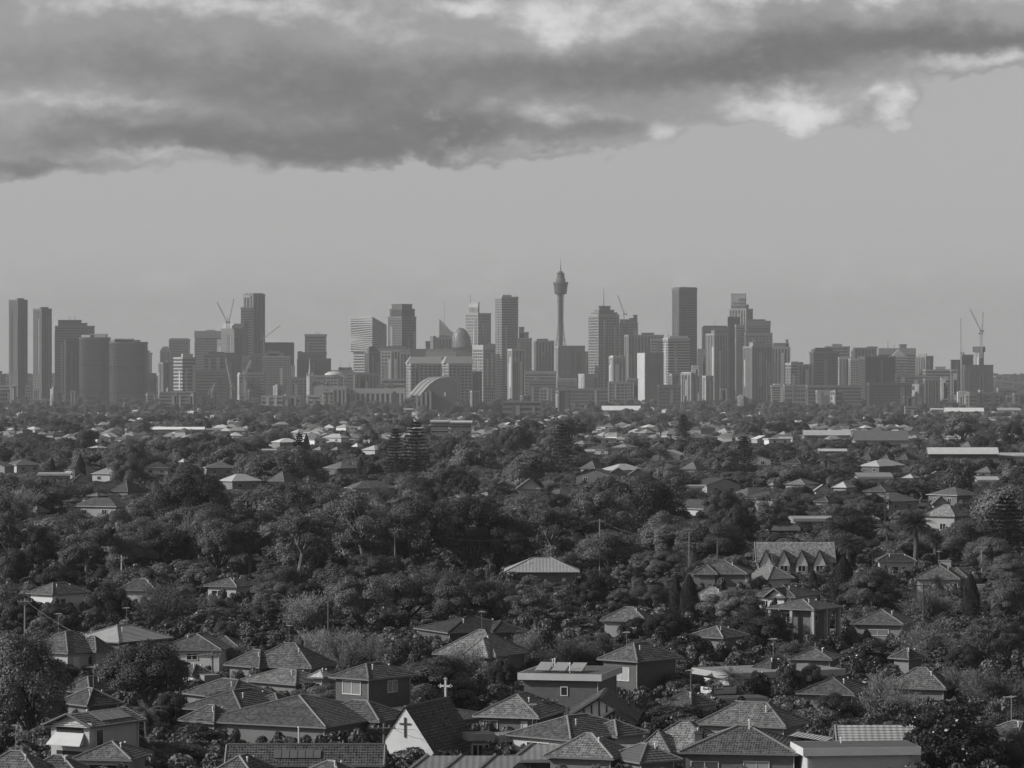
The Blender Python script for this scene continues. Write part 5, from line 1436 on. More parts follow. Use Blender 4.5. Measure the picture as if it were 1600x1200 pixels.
# ---- garden walls
def garden_wall(label, x0, x1, yb, h, tone):
    D = ground_at(yb); a = (x1 - x0) * D / F; X = wx((x0 + x1) / 2, D)
    o = MB().box(-a / 2, a / 2, -.12, .12, -.5, h).box(-a / 2 - .05, a / 2 + .05, -.18, .18, h + .002, h + .12).build('garden_wall', material('plain', tone))
    o.location = (X, D, land(X, D)); tag(o, label, 'wall', 'garden walls', 'thing')
garden_wall('low pale garden wall by the verandah house', 1296, 1358, 996, 1.1, 0.5)
garden_wall('white boundary wall running from the date palm', 1392, 1486, 888, 1.4, 0.6)
garden_wall('pale terrace wall with shadowed arch at the eastern edge', 1526, 1574, 934, 2.2, 0.4)
garden_wall('grey garden wall under the two-storey brick house', 560, 602, 1122, 1.2, 0.3)
garden_wall('light path wall behind the shed of the white-walled house', 284, 312, 1078, 1.0, 0.45)
# ---------------------------------------------------------------- trees and shrubs
RNG = np.random.default_rng(11)

def cards(c, n, size, asp=1.0, along=None):
    """leaf-sized diamonds at c facing n; along: direction of their long axis"""
    k = len(c)
    n = n / np.maximum(1e-6, np.linalg.norm(n, axis=1, keepdims=True))
    r = RNG.normal(size=(k, 3)) if along is None else along
    t = r - n * np.sum(r * n, axis=1, keepdims=True)
    t /= np.maximum(1e-6, np.linalg.norm(t, axis=1, keepdims=True))
    b = np.cross(n, t)
    s = np.asarray(size).reshape(-1, 1) * np.ones((k, 1)) / 2
    a = np.asarray(asp).reshape(-1, 1)
    bend = n * s * 0.35
    return np.stack([c - t * s, c + b * s * a * 0.75 + bend, c + t * s, c - b * s * a * 0.75 + bend], axis=1)

def rand_dirs(k, zmin=-1.0):
    z = RNG.uniform(zmin, 1, k)
    a = RNG.uniform(0, 2 * pi, k)
    r = np.sqrt(np.maximum(0, 1 - z * z))
    return np.stack([r * np.cos(a), r * np.sin(a), z], axis=1)

def blob_leaves(centres, radii, per, size, squash=0.8, rnd=0.55, shell=0.35, asp=1.0, zmin=-0.55, crown=None):
    c = np.repeat(np.asarray(centres), per, axis=0)
    r = np.repeat(np.asarray(radii), per)[:, None]
    k = len(c)
    d = rand_dirs(k, zmin)
    p = c + d * r * (1 - shell * RNG.random((k, 1)) ** 1.5) * (0.9 + 0.2 * RNG.random((k, 1))) * np.array([1, 1, squash])
    if crown is not None:                                    # leaves also turn with the crown as a whole
        g = (p - np.array(crown[0])) / np.array(crown[1])
        d = d * .5 + g / np.maximum(.3, np.linalg.norm(g, axis=1, keepdims=True)) * .6
    return cards(p, d + RNG.normal(size=(k, 3)) * rnd, size * RNG.uniform(0.6, 1.4, k), asp)

def limb(m, p, q, r0, r1, sag=0.0, seg=3, jit=0.12, n=5):
    p, q = np.array(p, float), np.array(q, float)
    L = np.linalg.norm(q - p)
    pts = [p]
    for i in range(1, seg):
        f = i / seg
        pts.append(p + (q - p) * f + np.array([RNG.normal() * jit * L * .4, RNG.normal() * jit * L * .4, sag * L * sin(pi * f)]))
    pts.append(q)
    for i in range(seg):
        ra, rb = r0 + (r1 - r0) * i / seg, r0 + (r1 - r0) * (i + 1) / seg
        m.bar(pts[i], pts[i + 1], ra, rb, n)

def finish(name, leaf, trunk, lmat, bmat, per=4):
    """normalise to a plan 10 m wide and 10 m high, return the two meshes"""
    v = leaf.reshape(-1, 3)
    w = max(np.percentile(np.abs(v[:, 0]), 98.5), np.percentile(np.abs(v[:, 1]), 98.5)) * 2
    h = np.percentile(v[:, 2], 99.6)
    sc = np.array([10 / w, 10 / w, 10 / h])
    me = np_mesh('crown', leaf * sc, per)
    me.materials.append(lmat)
    trunk.v = [tuple(np.array(p) * sc) for p in trunk.v]
    tm = trunk.mesh('trunk')
    tm.materials.append(bmat)
    return me, tm

BARK, PALEBARK = material('bark', 0.06), material('bark', 0.13)

def broad(leaf_v, nb, per, size, base=0.28, spread=1.0, dense=True, seed_flat=1.0, rough=0.55, spec=0.25, bark=BARK, rnd=0.55, squash=0.78, blob=(0.95, 1.75)):
    """rounded crown of many leafy clumps on forking limbs"""
    cz, rz, rx = 10 * (base + (1 - base) * 0.42), 10 * (1 - base) * 0.55 * seed_flat, 5.0 * spread
    d = rand_dirs(nb, -0.45)
    rad = RNG.uniform(0.55, 0.86, (nb, 1)) if dense else RNG.uniform(0.35, 0.95, (nb, 1))
    lump = 1 + 0.22 * np.sin(3 * np.arctan2(d[:, 1], d[:, 0]) + RNG.uniform(0, 6))[:, None] * (1 - np.abs(d[:, 2:3]))
    c = d * rad * lump * np.array([rx, rx, rz]) + np.array([0, 0, cz])
    c += RNG.normal(size=c.shape) * 0.3
    r = RNG.uniform(blob[0], blob[1], nb)
    L = blob_leaves(c, r, per, size, squash, rnd, crown=((0, 0, cz - 1.0), (rx, rx, rz)))
    m = MB()
    fork = np.array([RNG.normal() * .25, RNG.normal() * .25, 10 * base * 0.8])
    limb(m, (0, 0, -0.6), fork, 0.34, 0.26, n=7)
    for i in RNG.choice(nb, min(nb, 12), replace=False):
        limb(m, fork + np.array([0, 0, -RNG.random() * .5]), c[i] * np.array([.92, .92, .95]), 0.17, 0.05, sag=0.08)
    return finish('broad', L, m, material('leaf', leaf_v, rough, spec), bark)

def gum(leaf_v, nb, per, size):
    """open eucalypt: separate leafy tufts on pale limbs"""
    m = MB()
    base = 3.2
    f0 = np.array([.2, .1, base])
    limb(m, (0, 0, -.6), f0, .3, .24, n=7)
    cs = []
    for i in range(7):
        a = 2 * pi * i / 7 + RNG.normal() * .3
        e = RNG.uniform(.45, 1.25)
        ln = RNG.uniform(3.2, 5.4)
        tip = f0 + np.array([cos(a) * cos(e), sin(a) * cos(e), sin(e)]) * ln * np.array([.95, .95, 1.15])
        limb(m, f0, tip, .17, .07, sag=-.04)
        for j in range(nb // 7):
            t2 = f0 + (tip - f0) * RNG.uniform(.5, 1.05) + RNG.normal(size=3) * np.array([1.0, 1.0, .75])
            limb(m, f0 + (tip - f0) * RNG.uniform(.4, .8), t2, .06, .02, seg=2)
            cs.append(t2)
    cs = np.array(cs)
    L = blob_leaves(cs, RNG.uniform(.55, 1.15, len(cs)), per, size, .7, .8, .7, .55, crown=((0, 0, 5.0), (5, 5, 5)))
    return finish('gum', L, m, material('leaf', leaf_v, .5, .3), PALEBARK)

def wispy(leaf_v, n=5200, size=.95, droop=0.0):
    """feathery or leafless crown: thin upright strands"""
    m = MB()
    limb(m, (0, 0, -.6), (0, 0, 2.2), .26, .2, n=6)
    tips = []
    for i in range(22):
        a = RNG.uniform(0, 2 * pi); e = RNG.uniform(.45, 1.45); ln = RNG.uniform(4.2, 7.4)
        tip = np.array([cos(a) * cos(e) * ln, sin(a) * cos(e) * ln, 2.0 + sin(e) * ln])
        limb(m, (0, 0, 1.8 + RNG.random()), tip, .1, .02, sag=.05)
        tips.append(tip)
    tips = np.array(tips)
    k = RNG.integers(0, len(tips), n)
    f = RNG.uniform(.3, 1.0, (n, 1))
    p = np.array([0, 0, 2.2]) + (tips[k] - np.array([0, 0, 2.2])) * f + RNG.normal(size=(n, 3)) * .62
    al = (tips[k] - np.array([0, 0, 1.5])) + RNG.normal(size=(n, 3)) * 2.2 + np.array([0, 0, 1.5 - droop * 5])
    L = cards(p, RNG.normal(size=(n, 3)), size * RNG.uniform(.5, 1.3, n), .13, al)
    return finish('wispy', L, m, material('leaf', leaf_v, .7, .15), material('bark', .1))

def norfolk(leaf_v, tiers=17, bend=.15, per=44):
    """tiered pine with flat whorls of branches"""
    m = MB()
    limb(m, (0, 0, -.6), (0, 0, 9.9), .22, .03, seg=5, jit=.0, n=7)
    P, N, A = [], [], []
    for t in range(tiers):
        z = 1.3 + 8.4 * t / tiers
        ln = (1 - (z / 10.2) ** 1.25) * 4.6 + .35
        for b in range(7):
            a = 2 * pi * (b + .5 * (t % 2)) / 7 + RNG.normal() * .1
            ln2 = ln * RNG.uniform(.75, 1.1)
            d = np.array([cos(a), sin(a), 0])
            m.bar((0, 0, z), tuple(d * ln2 + np.array([0, 0, z + bend * ln2])), .05, .015, 3)
            f = RNG.uniform(.12, 1, per)
            side = np.array([-sin(a), cos(a), 0])
            w = RNG.normal(size=per) * .3 * (1.1 - f)
            P.append(d * (f * ln2)[:, None] + side * w[:, None] + np.array([0, 0, z]) + np.array([0, 0, 1]) * (bend * ln2 * f ** 1.6 + RNG.normal(size=per) * .07)[:, None])
            N.append(np.array([0, 0, 1]) + RNG.normal(size=(per, 3)) * .5)
            A.append(d + RNG.normal(size=(per, 3)) * .5)
    L = cards(np.concatenate(P), np.concatenate(N), RNG.uniform(.3, .7, len(P) * per), .35, np.concatenate(A))
    return finish('norfolk', L, m, material('leaf', leaf_v, .7, .1), BARK)

def cypress(leaf_v, n=7000, point=1.3):
    m = MB()
    limb(m, (0, 0, -.6), (0, 0, 4), .4, .2, seg=2, jit=0, n=6)
    z = RNG.random(n) ** .85
    prof = np.sin(np.minimum(1, z * 2.4 + .25) * pi / 2) * (1 - z ** 2.2) ** (1 / point)
    a = RNG.uniform(0, 2 * pi, n)
    r = 5 * prof * (1 - .22 * RNG.random(n)) * (1 + .1 * np.sin(a * 5 + z * 14))
    p = np.stack([r * np.cos(a), r * np.sin(a), z * 9.8 + .15], 1)
    nn = np.stack([np.cos(a), np.sin(a), np.full(n, .25)], 1) + RNG.normal(size=(n, 3)) * .45
    al = np.array([0, 0, 1]) + RNG.normal(size=(n, 3)) * .4
    return finish('cypress', cards(p, nn, RNG.uniform(.4, .9, n), .4, al), m, material('leaf', leaf_v, .75, .1), BARK)

def palm(leaf_v, fronds=70, trunk_h=6.2, ln=3.6, droop=1.0, tr=.4, stiff=True):
    m = MB()
    for i in range(8):
        z0, z1 = -.6 + (trunk_h + .6) * i / 8, -.6 + (trunk_h + .6) * (i + 1) / 8
        m.bar((.08 * sin(i), .05 * cos(i), z0), (.08 * sin(i + 1), .05 * cos(i + 1), z1), tr * (1.08 if i % 2 else 1), tr * .94, 9)
    m.lathe([(tr, trunk_h - .7), (tr * 1.7, trunk_h - .1), (tr * .6, trunk_h + .5), (0, trunk_h + .6)], 9)
    quads = []
    for i in range(fronds):
        a = i * 2.39996
        f = i / fronds
        e0 = 1.35 - 1.75 * f + RNG.normal() * .12            # young ones upright, old ones hang
        l = ln * RNG.uniform(.85, 1.1)
        d = np.array([cos(a), sin(a), 0])
        side = np.array([-sin(a), cos(a), 0])
        p = np.array([0, 0, trunk_h + .3])
        e = e0
        seg = 9
        for j in range(seg):
            e -= droop * (.1 + .08 * j / seg)
            step = (d * cos(e) + np.array([0, 0, sin(e)])) * l / seg
            q = p + step
            up = np.cross(step, side); up /= np.linalg.norm(up)
            lw = .62 * sin(pi * (j + .8) / (seg + .9)) * ln / 3.6
            for s in (-1, 1):
                for h in (0, .5):
                    a0 = p + step * h
                    tipv = a0 + side * s * lw + step * .55 - np.array([0, 0, .25 * lw]) - up * .12 * lw
                    w = step * .17
                    quads.append([a0 - w, a0 + w, tipv + w * .3, tipv - w * .3])
            p = q
    L = np.array(quads)
    v = L.reshape(-1, 3)
    return finish('palm', L, m, material('leaf', leaf_v, .6, .15), material('bark', .09))

def shrub(leaf_v, nb=16, per=420, size=.55, rough=.5, spec=.3):
    c = rand_dirs(nb, 0) * RNG.uniform(.3, .75, (nb, 1)) * np.array([4.6, 4.6, 6.5]) + np.array([0, 0, 2.2])
    L = blob_leaves(c, RNG.uniform(1.6, 2.7, nb), per, size, .9, .7)
    m = MB()
    for i in range(6): limb(m, (0, 0, -.5), c[i], .22, .06)
    return finish('shrub', L, m, material('leaf', leaf_v, rough, spec), BARK)

PROTO = {}
def proto(kind, fn, *a, **k):
    PROTO.setdefault(kind, []).append(fn(*a, **k))
for i in range(3):
    proto('fig', broad, .117, 62, 700, .2, base=.14, seed_flat=1.05, rnd=.34)
    proto('broad', broad, .110, 48, 680, .21, base=.2, rnd=.38)
    proto('gum', gum, .120, 42, 520, .21)
    proto('wispy', wispy, .19, 8000, .8)
    proto('far_broad', broad, .117, 36, 300, .42, base=.12, rnd=.38, blob=(1.2, 2.1))
    proto('far_gum', broad, .120, 34, 210, .38, base=.25, dense=False, rnd=.5, blob=(.9, 1.6))
    proto('shrub', shrub, .117)
proto('umbrella', broad, .120, 84, 600, .2, base=.36, seed_flat=1.0, rnd=.34, bark=material('bark', .13))
proto('dark', broad, .05, 50, 640, .22, base=.12, rnd=.38)
proto('dark', broad, .05, 44, 640, .22, base=.15, rnd=.38)
proto('glossy', broad, .06, 60, 360, .33, base=.06, rnd=.8, rough=.3, spec=.45)
proto('glossy', broad, .06, 46, 360, .34, base=.1, rnd=.8, rough=.3, spec=.45)
proto('norfolk', norfolk, .035)
proto('norfolk', norfolk, .035, 15, .05)
proto('cypress', cypress, .035)
proto('cypress', cypress, .04, 7000, .9)
proto('palm', palm, .05, 90, 6.6, 3.0, .8)
proto('palm', palm, .05, 80, 6.0, 3.2, .95)
proto('cocos', palm, .16, 16, 7.2, 3.2, 1.5, .2)
proto('roundfig', broad, .095, 74, 640, .2, base=.1, seed_flat=1.1, rnd=.3, blob=(.9, 1.5))
proto('fan', palm, .120, 40, 5.0, 2.6, .9, .25)

KINDNAME = {'fig': 'fig_tree', 'roundfig': 'fig_tree', 'broad': 'broadleaf_tree', 'gum': 'gum_tree', 'wispy': 'feathery_tree', 'far_broad': 'broadleaf_tree', 'far_gum': 'gum_tree', 'shrub': 'shrub', 'umbrella': 'umbrella_tree',
            'dark': 'evergreen_tree', 'glossy': 'glossy_leaved_tree', 'norfolk': 'tiered_pine', 'cypress': 'cypress', 'palm': 'date_palm', 'cocos': 'drooping_palm', 'fan': 'palm_tree'}
TREES = []              # every placed tree: dict with photo position, for labels and spacing

def plant(kind, px, yt, wpx, yb, label=None, var=None):
    D = ground_at(yb)
    return plant_at(kind, wx(px, D), D, wpx * D / F, (yb - yt) * D / F, label, var)

def plant_at(kind, X, D, w, h, label=None, var=None):
    ps = PROTO[kind]
    crown, trunk = ps[(int(RNG.integers(0, len(ps))) if var is None else var) % len(ps)]
    g = land(X, D)
    root = empty(KINDNAME[kind], (X, D, g), RNG.uniform(0, 2 * pi))
    root.scale = (w / 10, w / 10, h / 10)
    for nm, me in (('trunk', trunk), ('crown', crown)):
        o = bpy.data.objects.new(nm, me)
        COL.objects.link(o)
        o.parent = root
    px, pyt = pxy(X, D, g + h)
    _, pyb = pxy(X, D, g)
    TREES.append(dict(o=root, kind=kind, px=px, yt=pyt, yb=pyb, w=w * F / D, h=h, D=D, x=X, r=w / 2, label=label))
    return root

near = [
    ('fig', 38, 990, 140, 1168, 'huge dark tree filling the lower corner beside the awning villa'),
    ('umbrella', 229, 1003, 136, 1142, 'big umbrella-crowned tree with lit top and bare forking trunk'),
    ('dark', 268, 1082, 56, 1158, 'dark bushy tree under the umbrella-crowned tree'),
    ('cocos', 228, 1100, 70, 1176, 'drooping pale palm beside the awning villa'),
    ('glossy', 312, 1134, 95, 1180, 'bright big-leaved bush before the long hipped roofs'),
    ('glossy', 385, 1133, 60, 1176, 'big-leaved bush beneath the broad hip roof'),
    ('shrub', 30, 1143, 80, 1180, 'leafy bush below the huge corner tree'),
    ('broad', 265, 1160, 140, 1216, 'fine-leaved tree at the lower edge below the drooping palm'),
    ('dark', 172, 914, 72, 990, 'dark tree behind the sunlit metal roof'),
    ('wispy', 255, 912, 110, 990, 'feathery pale tree behind the white-walled house'),
    ('broad', 30, 930, 70, 985, 'round tree in front of the woodland cottage'),
    ('dark', 92, 943, 62, 990, 'dark low tree before the woodland cottage'),
    ('gum', 350, 930, 80, 990, 'open tree in front of the long pale-walled house'),
    ('wispy', 372, 1005, 60, 1052, 'pale feathery shrub right of the white-walled house'),
    ('cypress', -1, 955, 10, 992, 'dark cypress cut by the picture edge'),
    ('dark', 98, 1035, 70, 1075, 'dark hedge-like tree below the two-aerial house'),
    ('wispy', 537, 985, 66, 1066, 'tall bamboo-like clump by the two-storey brick house'),
    ('wispy', 587, 993, 50, 1046, 'pale bamboo-like clump right of the taller one'),
    ('shrub', 640, 1000, 70, 1042, 'dim shrubs along the hedge below the big dark roof'),
    ('wispy', 735, 1008, 96, 1076, 'dense feathery conifer screen below the glinting roof'),
    ('roundfig', 678, 1028, 150, 1126, 'dense dome-shaped fig behind the church cross'),
    ('broad', 503, 1070, 90, 1120, 'loose leafy tree left of the two-storey brick house'),
    ('glossy', 445, 1131, 86, 1172, 'big-leaved bush in front of the broad brick house'),
    ('dark', 562, 1130, 40, 1170, 'dark bush by the broad brick house wall'),
    ('dark', 786, 1033, 44, 1090, 'dark shrubby tree above the pale tiled roof'),
    ('gum', 420, 922, 90, 992, 'gum tree at the wood edge above the tall-hipped house'),
    ('wispy', 478, 928, 100, 994, 'leafless pale tree above the tall-hipped house'),
    ('broad', 558, 903, 110, 994, 'broad tree at the wood edge above the bamboo clump'),
    ('broad', 640, 900, 110, 978, 'broad tree left of the big dark roof'),
    ('broad', 720, 900, 105, 984, 'broad tree above the big dark roof'),
    ('dark', 775, 915, 90, 984, 'shadowed tree right of the big dark roof'),
    ('gum', 836, 900, 116, 992, 'open gum tree below the metal hip roof'),
    ('dark', 928, 902, 76, 960, 'dark rounded tree right of the metal hip roof'),
    ('roundfig', 965, 924, 48, 962, 'small clipped dome tree by the shrub-hidden roof'),
    ('broad', 1016, 914, 64, 960, 'leafy tree between clipped dome and cypress pair'),
    ('cypress', 1057, 896, 25, 974, 'shorter cypress of the pair by the pale gables'),
    ('cypress', 1077, 898, 32, 975, 'thicker cypress of the pair by the pale gables'),
    ('wispy', 828, 984, 66, 1052, 'upright leafless tree behind the flat brick block'),
    ('wispy', 892, 996, 100, 1056, 'spreading leafless tree above the flat brick block'),
    ('dark', 1042, 955, 80, 1012, 'dark tree behind the pale-window brick house'),
    ('dark', 995, 965, 60, 1010, 'dark tree left above the pale-window brick house'),
    ('glossy', 1076, 990, 66, 1042, 'bright-leaved tree right of the pale-window brick house'),
    ('glossy', 1022, 1017, 54, 1068, 'shining leafy tree in front of the pale-window brick house'),
    ('shrub', 1000, 1048, 60, 1086, 'sunny shrub right of the flat brick block'),
    ('fan', 1046, 1036, 50, 1078, 'small fan palm amid shrubs above the open tree'),
    ('dark', 1062, 1056, 70, 1092, 'dark thicket above the open tree'),
    ('fan', 1142, 1043, 54, 1106, 'leafy palm clump in front of the long white hall'),
    ('gum', 1062, 1092, 112, 1152, 'open tree with forked bare limbs beside the timbered gable'),
    ('shrub', 826, 1120, 64, 1158, 'shrub before the pale tiled roof'),
    ('shrub', 1072, 1172, 40, 1204, 'shrub at the end of the light roof with chimney'),
    ('broad', 1150, 922, 100, 984, 'dark leafy tree below the dark brick hall'),
    ('dark', 1185, 955, 110, 1022, 'broad shadowy tree left of the verandah house'),
    ('dark', 1228, 950, 50, 1012, 'dark tree under the verandah house'),
    ('roundfig', 1360, 890, 88, 966, 'dense round tree left of the small-paned house'),
    ('cypress', 1318, 865, 44, 952, 'fat pointed cypress beside the dense round tree'),
    ('cypress', 1270, 889, 15, 922, 'little cypress below the gableted terrace'),
    ('cypress', 1517, 895, 28, 970, 'slim dark cypress standing alone at the east'),
    ('glossy', 1360, 998, 76, 1058, 'shining tree in front of the garden wall'),
    ('wispy', 1450, 972, 120, 1040, 'broad feathery tree below the small-paned house'),
    ('gum', 1545, 955, 96, 1060, 'tall open tree at the eastern edge'),
    ('dark', 1508, 1008, 66, 1062, 'dark tree beside the pyramid roof'),
    ('wispy', 1500, 1042, 100, 1116, 'feathery tree right of the pyramid roof'),
    ('wispy', 1572, 1048, 120, 1126, 'big feathery tree at the eastern edge above the corner roof'),
    ('glossy', 1230, 1032, 44, 1108, 'dark shining tree in front of the long white hall'),
    ('broad', 1264, 1038, 46, 1107, 'fine-leaved tree beside the dark shining one'),
    ('wispy', 1385, 1052, 100, 1140, 'leafless bushy tree above the pale sheet shed'),
    ('dark', 1308, 1085, 84, 1148, 'dark thicket tree left of the leafless bushy tree'),
    ('shrub', 1272, 1108, 84, 1158, 'pale shrubby tree above the flat white house'),
    ('shrub', 1402, 1096, 70, 1140, 'round shrub above the pale sheet shed'),
    ('shrub', 1235, 1088, 70, 1124, 'dark low shrub below the long white hall'),
    ('glossy', 1490, 1104, 160, 1226, 'large glossy dark tree in the lower corner'),
    ('broad', 1580, 1138, 90, 1216, 'dim tree at the corner right of the glossy tree'),
    ('wispy', 1455, 918, 80, 980, 'feathery tree left of the slim cypress'),
    ('broad', 1582, 905, 80, 985, 'leafy tree by the terrace wall'),
    ('fan', 1466, 898, 40, 952, 'slender palm right of the small-paned house'),
    ('fan', 1337, 950, 44, 992, 'pale palm beside the dense round tree'),
    ('glossy', 1186, 1050, 40, 1104, 'leafy clump between the palm clump and the dark shining tree'),
    ('shrub', 1300, 1056, 44, 1106, 'low shrub before the end of the long white hall'),
    # the wood across the middle
    ('gum', 14, 784, 76, 910, 'tall gum at the western edge of the wood'),
    ('dark', 62, 822, 60, 905, 'dark tree between the western gums'),
    ('gum', 134, 800, 116, 910, 'many-tufted gum above the woodland cottage'),
    ('broad', 22, 858, 60, 924, 'low round tree under the western gum'),
    ('broad', 200, 838, 80, 906, 'tree right of the many-tufted gum'),
    ('umbrella', 310, 789, 100, 880, 'umbrella-topped tree with pale crest in the western wood'),
    ('dark', 302, 744, 116, 850, 'large dark clumped tree behind the umbrella-topped one'),
    ('dark', 250, 822, 106, 904, 'shadowed tree below the umbrella-topped one'),
    ('broad', 345, 812, 96, 904, 'round tree right of the umbrella-topped one'),
    ('gum', 392, 800, 80, 902, 'gum tree right of the western wood'),
    ('gum', 470, 795, 130, 910, 'wide gum left of the white-limbed gum'),
    ('gum', 568, 764, 140, 902, 'white-limbed gum in the middle of the wood'),
    ('dark', 660, 782, 124, 900, 'deep dark tree right of the white-limbed gum'),
    ('dark', 742, 778, 116, 896, 'broad tree in the heart of the wood'),
    ('broad', 792, 812, 96, 896, 'leaning leafy tree beside the metal hip roof'),
    ('gum', 858, 786, 116, 890, 'bushy gum behind the metal hip roof'),
    ('broad', 936, 770, 120, 880, 'wide tree behind and right of the metal hip roof'),
    ('broad', 1008, 752, 130, 868, 'big double-crowned tree left of the dark brick hall'),
    ('fig', 1046, 802, 90, 890, 'clumped tree in front of the double-crowned one'),
    ('broad', 1112, 818, 104, 892, 'rounded tree behind the dark brick hall'),
    ('gum', 1205, 764, 92, 856, 'tree behind the gableted terrace'),
    ('broad', 952, 830, 110, 900, 'low round tree right of the metal hip roof'),
    ('broad', 1030, 862, 80, 912, 'bushy tree left of the dark brick hall'),
    ('dark', 1145, 790, 80, 870, 'dark tree between rounded tree and terrace'),
    ('palm', 1431, 799, 52, 890, 'tall date palm with full head beside the round-window house'),
    ('palm', 1326, 836, 50, 890, 'date palm at the end of the gableted terrace'),
    ('palm', 1462, 830, 38, 884, 'shorter date palm right of the tall one'),
    ('fan', 1386, 814, 40, 862, 'spiky palm above the round-window house'),
    ('norfolk', 1572, 778, 90, 880, 'layered conifer at the eastern edge'),
    ('broad', 1512, 812, 90, 886, 'round tree left of the layered conifer'),
    ('broad', 1545, 840, 84, 900, 'leafy tree below the layered conifer'),
    ('broad', 1570, 866, 70, 925, 'tree above the terrace wall'),
    ('dark', 1330, 800, 90, 852, 'dark tree behind the terrace palms'),
    ('norfolk', 650, 659, 54, 748, 'taller tiered pine of the pair in the middle distance'),
    ('norfolk', 618, 670, 42, 748, 'shorter tiered pine of the pair in the middle distance'),
    ('dark', 583, 710, 26, 733, 'small dark round tree left of the tiered pines'),
    ('cypress', 517, 717, 12, 733, 'tiny dark cone tree left of the tiered pines'),
    ('norfolk', 879, 662, 40, 748, 'ragged columnar pine near the centre'),
    ('far_gum', 888, 652, 70, 700, 'spreading pine behind the ragged columnar pine'),
    ('norfolk', 1163, 682, 42, 745, 'tiered pine standing alone right of centre'),
    ('dark', 806, 667, 56, 722, 'dark round tree right of the tiered pines'),
    ('far_gum', 1503, 648, 74, 704, 'big spreading pine above the bright-roofed warehouse'),
    ('dark', 1580, 660, 44, 712, 'dark tree right of the spreading pine'),
    ('fan', 1435, 682, 36, 718, 'palm left of the bright-roofed warehouse'),
    ('fan', 1225, 703, 30, 735, 'palm beside the large dark-roofed villa'),
    ('far_broad', 740, 694, 90, 752, 'wide pale tree right of the tiered pines'),
    ('dark', 704, 688, 44, 736, 'upright dark tree beside the taller tiered pine'),
    ('dark', 965, 712, 42, 742, 'low dark tree beside the bay-fronted house'),
    ('fan', 1290, 707, 36, 745, 'palm right of the large dark-roofed villa'),
]
for t in near: plant(*t)
for t in TREES:                                              # later planting keeps clear of these
    RECTS.append((t['px'] - t['w'] * .42, t['px'] + t['w'] * .42, t['yt'], t['yt'] + (t['yb'] - t['yt']) * (.9 if t['kind'] in ('palm', 'cypress', 'roundfig', 'norfolk', 'umbrella') else .6 if t['D'] > 700 else .72), t['D']))
LANDMARKS += [(229, 1060, 'the umbrella-crowned tree'), (678, 1080, 'the dome fig'), (1360, 930, 'the dense round tree'), (1431, 845, 'the tall date palm'), (650, 705, 'the tiered pine pair'), (879, 705, 'the columnar pine'),
              (1163, 715, 'the lone tiered pine'), (1503, 675, 'the spreading pine'), (568, 830, 'the white-limbed gum'), (302, 790, 'the dark clumped tree'), (1517, 935, 'the slim cypress'), (806, 695, 'the dark round tree'),
              (1572, 830, 'the layered conifer'), (134, 850, 'the many-tufted gum'), (1008, 800, 'the double-crowned tree'), (470, 752, 'the white-fronted house'), (828, 758, 'the twin-windowed gable'), (928, 728, 'the bay-fronted house'),
              (1085, 728, 'the small-windowed house'), (1250, 722, 'the large dark villa'), (1368, 745, 'the framed modern house'), (1320, 758, 'the bright white house'), (197, 762, 'the wide dark hip'), (558, 696, 'the gleaming roof'),
              (152, 698, 'the white-roofed house')]

def hides(px, w, yt, yb, D):
    """would a crown there stand in front of something already built?"""
    R = np_rects()
    return bool(np.any((R[:, 4] > D - 6) & (px + w * .38 > R[:, 0]) & (px - w * .38 < R[:, 1]) & (yt + 3 < R[:, 3]) & (yb > R[:, 2])))
_R = {}
def np_rects():
    if _R.get('n') != len(RECTS): _R.update(n=len(RECTS), a=np.array(RECTS, float))
    return _R['a']
def np_foot():
    if _R.get('m') != len(FOOT): _R.update(m=len(FOOT), f=np.array(FOOT, float))
    return _R['f']
def on_house(X, D, r):
    A = np_foot()
    return bool(np.any((X - A[:, 0]) ** 2 + (D - A[:, 1]) ** 2 < (A[:, 2] * .8 + r * .5) ** 2))
def fit_height(X, D, w, h, hmin):
    """lower a tree until it hides nothing that the view shows behind it"""
    g = land(X, D)
    _, yb = pxy(X, D, g)
    while h >= hmin:
        px, yt = pxy(X, D, g + h)
        if not hides(px, w * F / D, yt, yb, D): return h
        h *= .8
    return None

rr = random.Random(5)
def fill(n, d0, d1, kinds, hmin, hmax, tries=6000, gap=.8):
    """more trees of the same sort in the gaps, spread evenly over the picture rows"""
    made = 0
    for _ in range(tries):
        if made >= n: break
        u = rr.random()
        D = 1.0 / ((1 - u) / d0 + u / d1)
        X = rr.uniform(-1, 1) * (830 / F * D)
        kd = rr.choice(kinds)
        h = rr.uniform(hmin, hmax) * (1.6 if kd == 'norfolk' else 1)
        w = h * rr.uniform(.8, 1.35) * (.5 if kd == 'norfolk' else .3 if kd == 'cypress' else .55 if kd in ('palm', 'fan') else 1)
        px, yt = pxy(X, D, land(X, D) + h)
        _, yb = pxy(X, D, land(X, D))
        if on_house(X, D, w / 2): continue
        h2 = fit_height(X, D, w, h, 3.2)
        if h2 is None: continue
        if h2 < h * .6: w *= .75
        h = h2
        if any((X - t['x']) ** 2 + (D - t['D']) ** 2 < ((w / 2 + t['r']) * gap) ** 2 for t in TREES): continue
        plant_at(kd, X, D, w, h)
        made += 1
    return made
nf = [fill(36, 330, 720, ['broad', 'gum', 'wispy', 'dark', 'broad', 'shrub'], 4, 8), fill(74, 720, 1150, ['broad', 'gum', 'broad', 'dark', 'broad', 'wispy'], 7, 12, gap=.65),
      fill(72, 1150, 2300, ['far_broad', 'far_gum', 'far_broad', 'dark', 'far_gum', 'far_broad', 'norfolk', 'fan', 'cypress'], 7, 13, gap=.7)]
print('trees', len(TREES), nf)

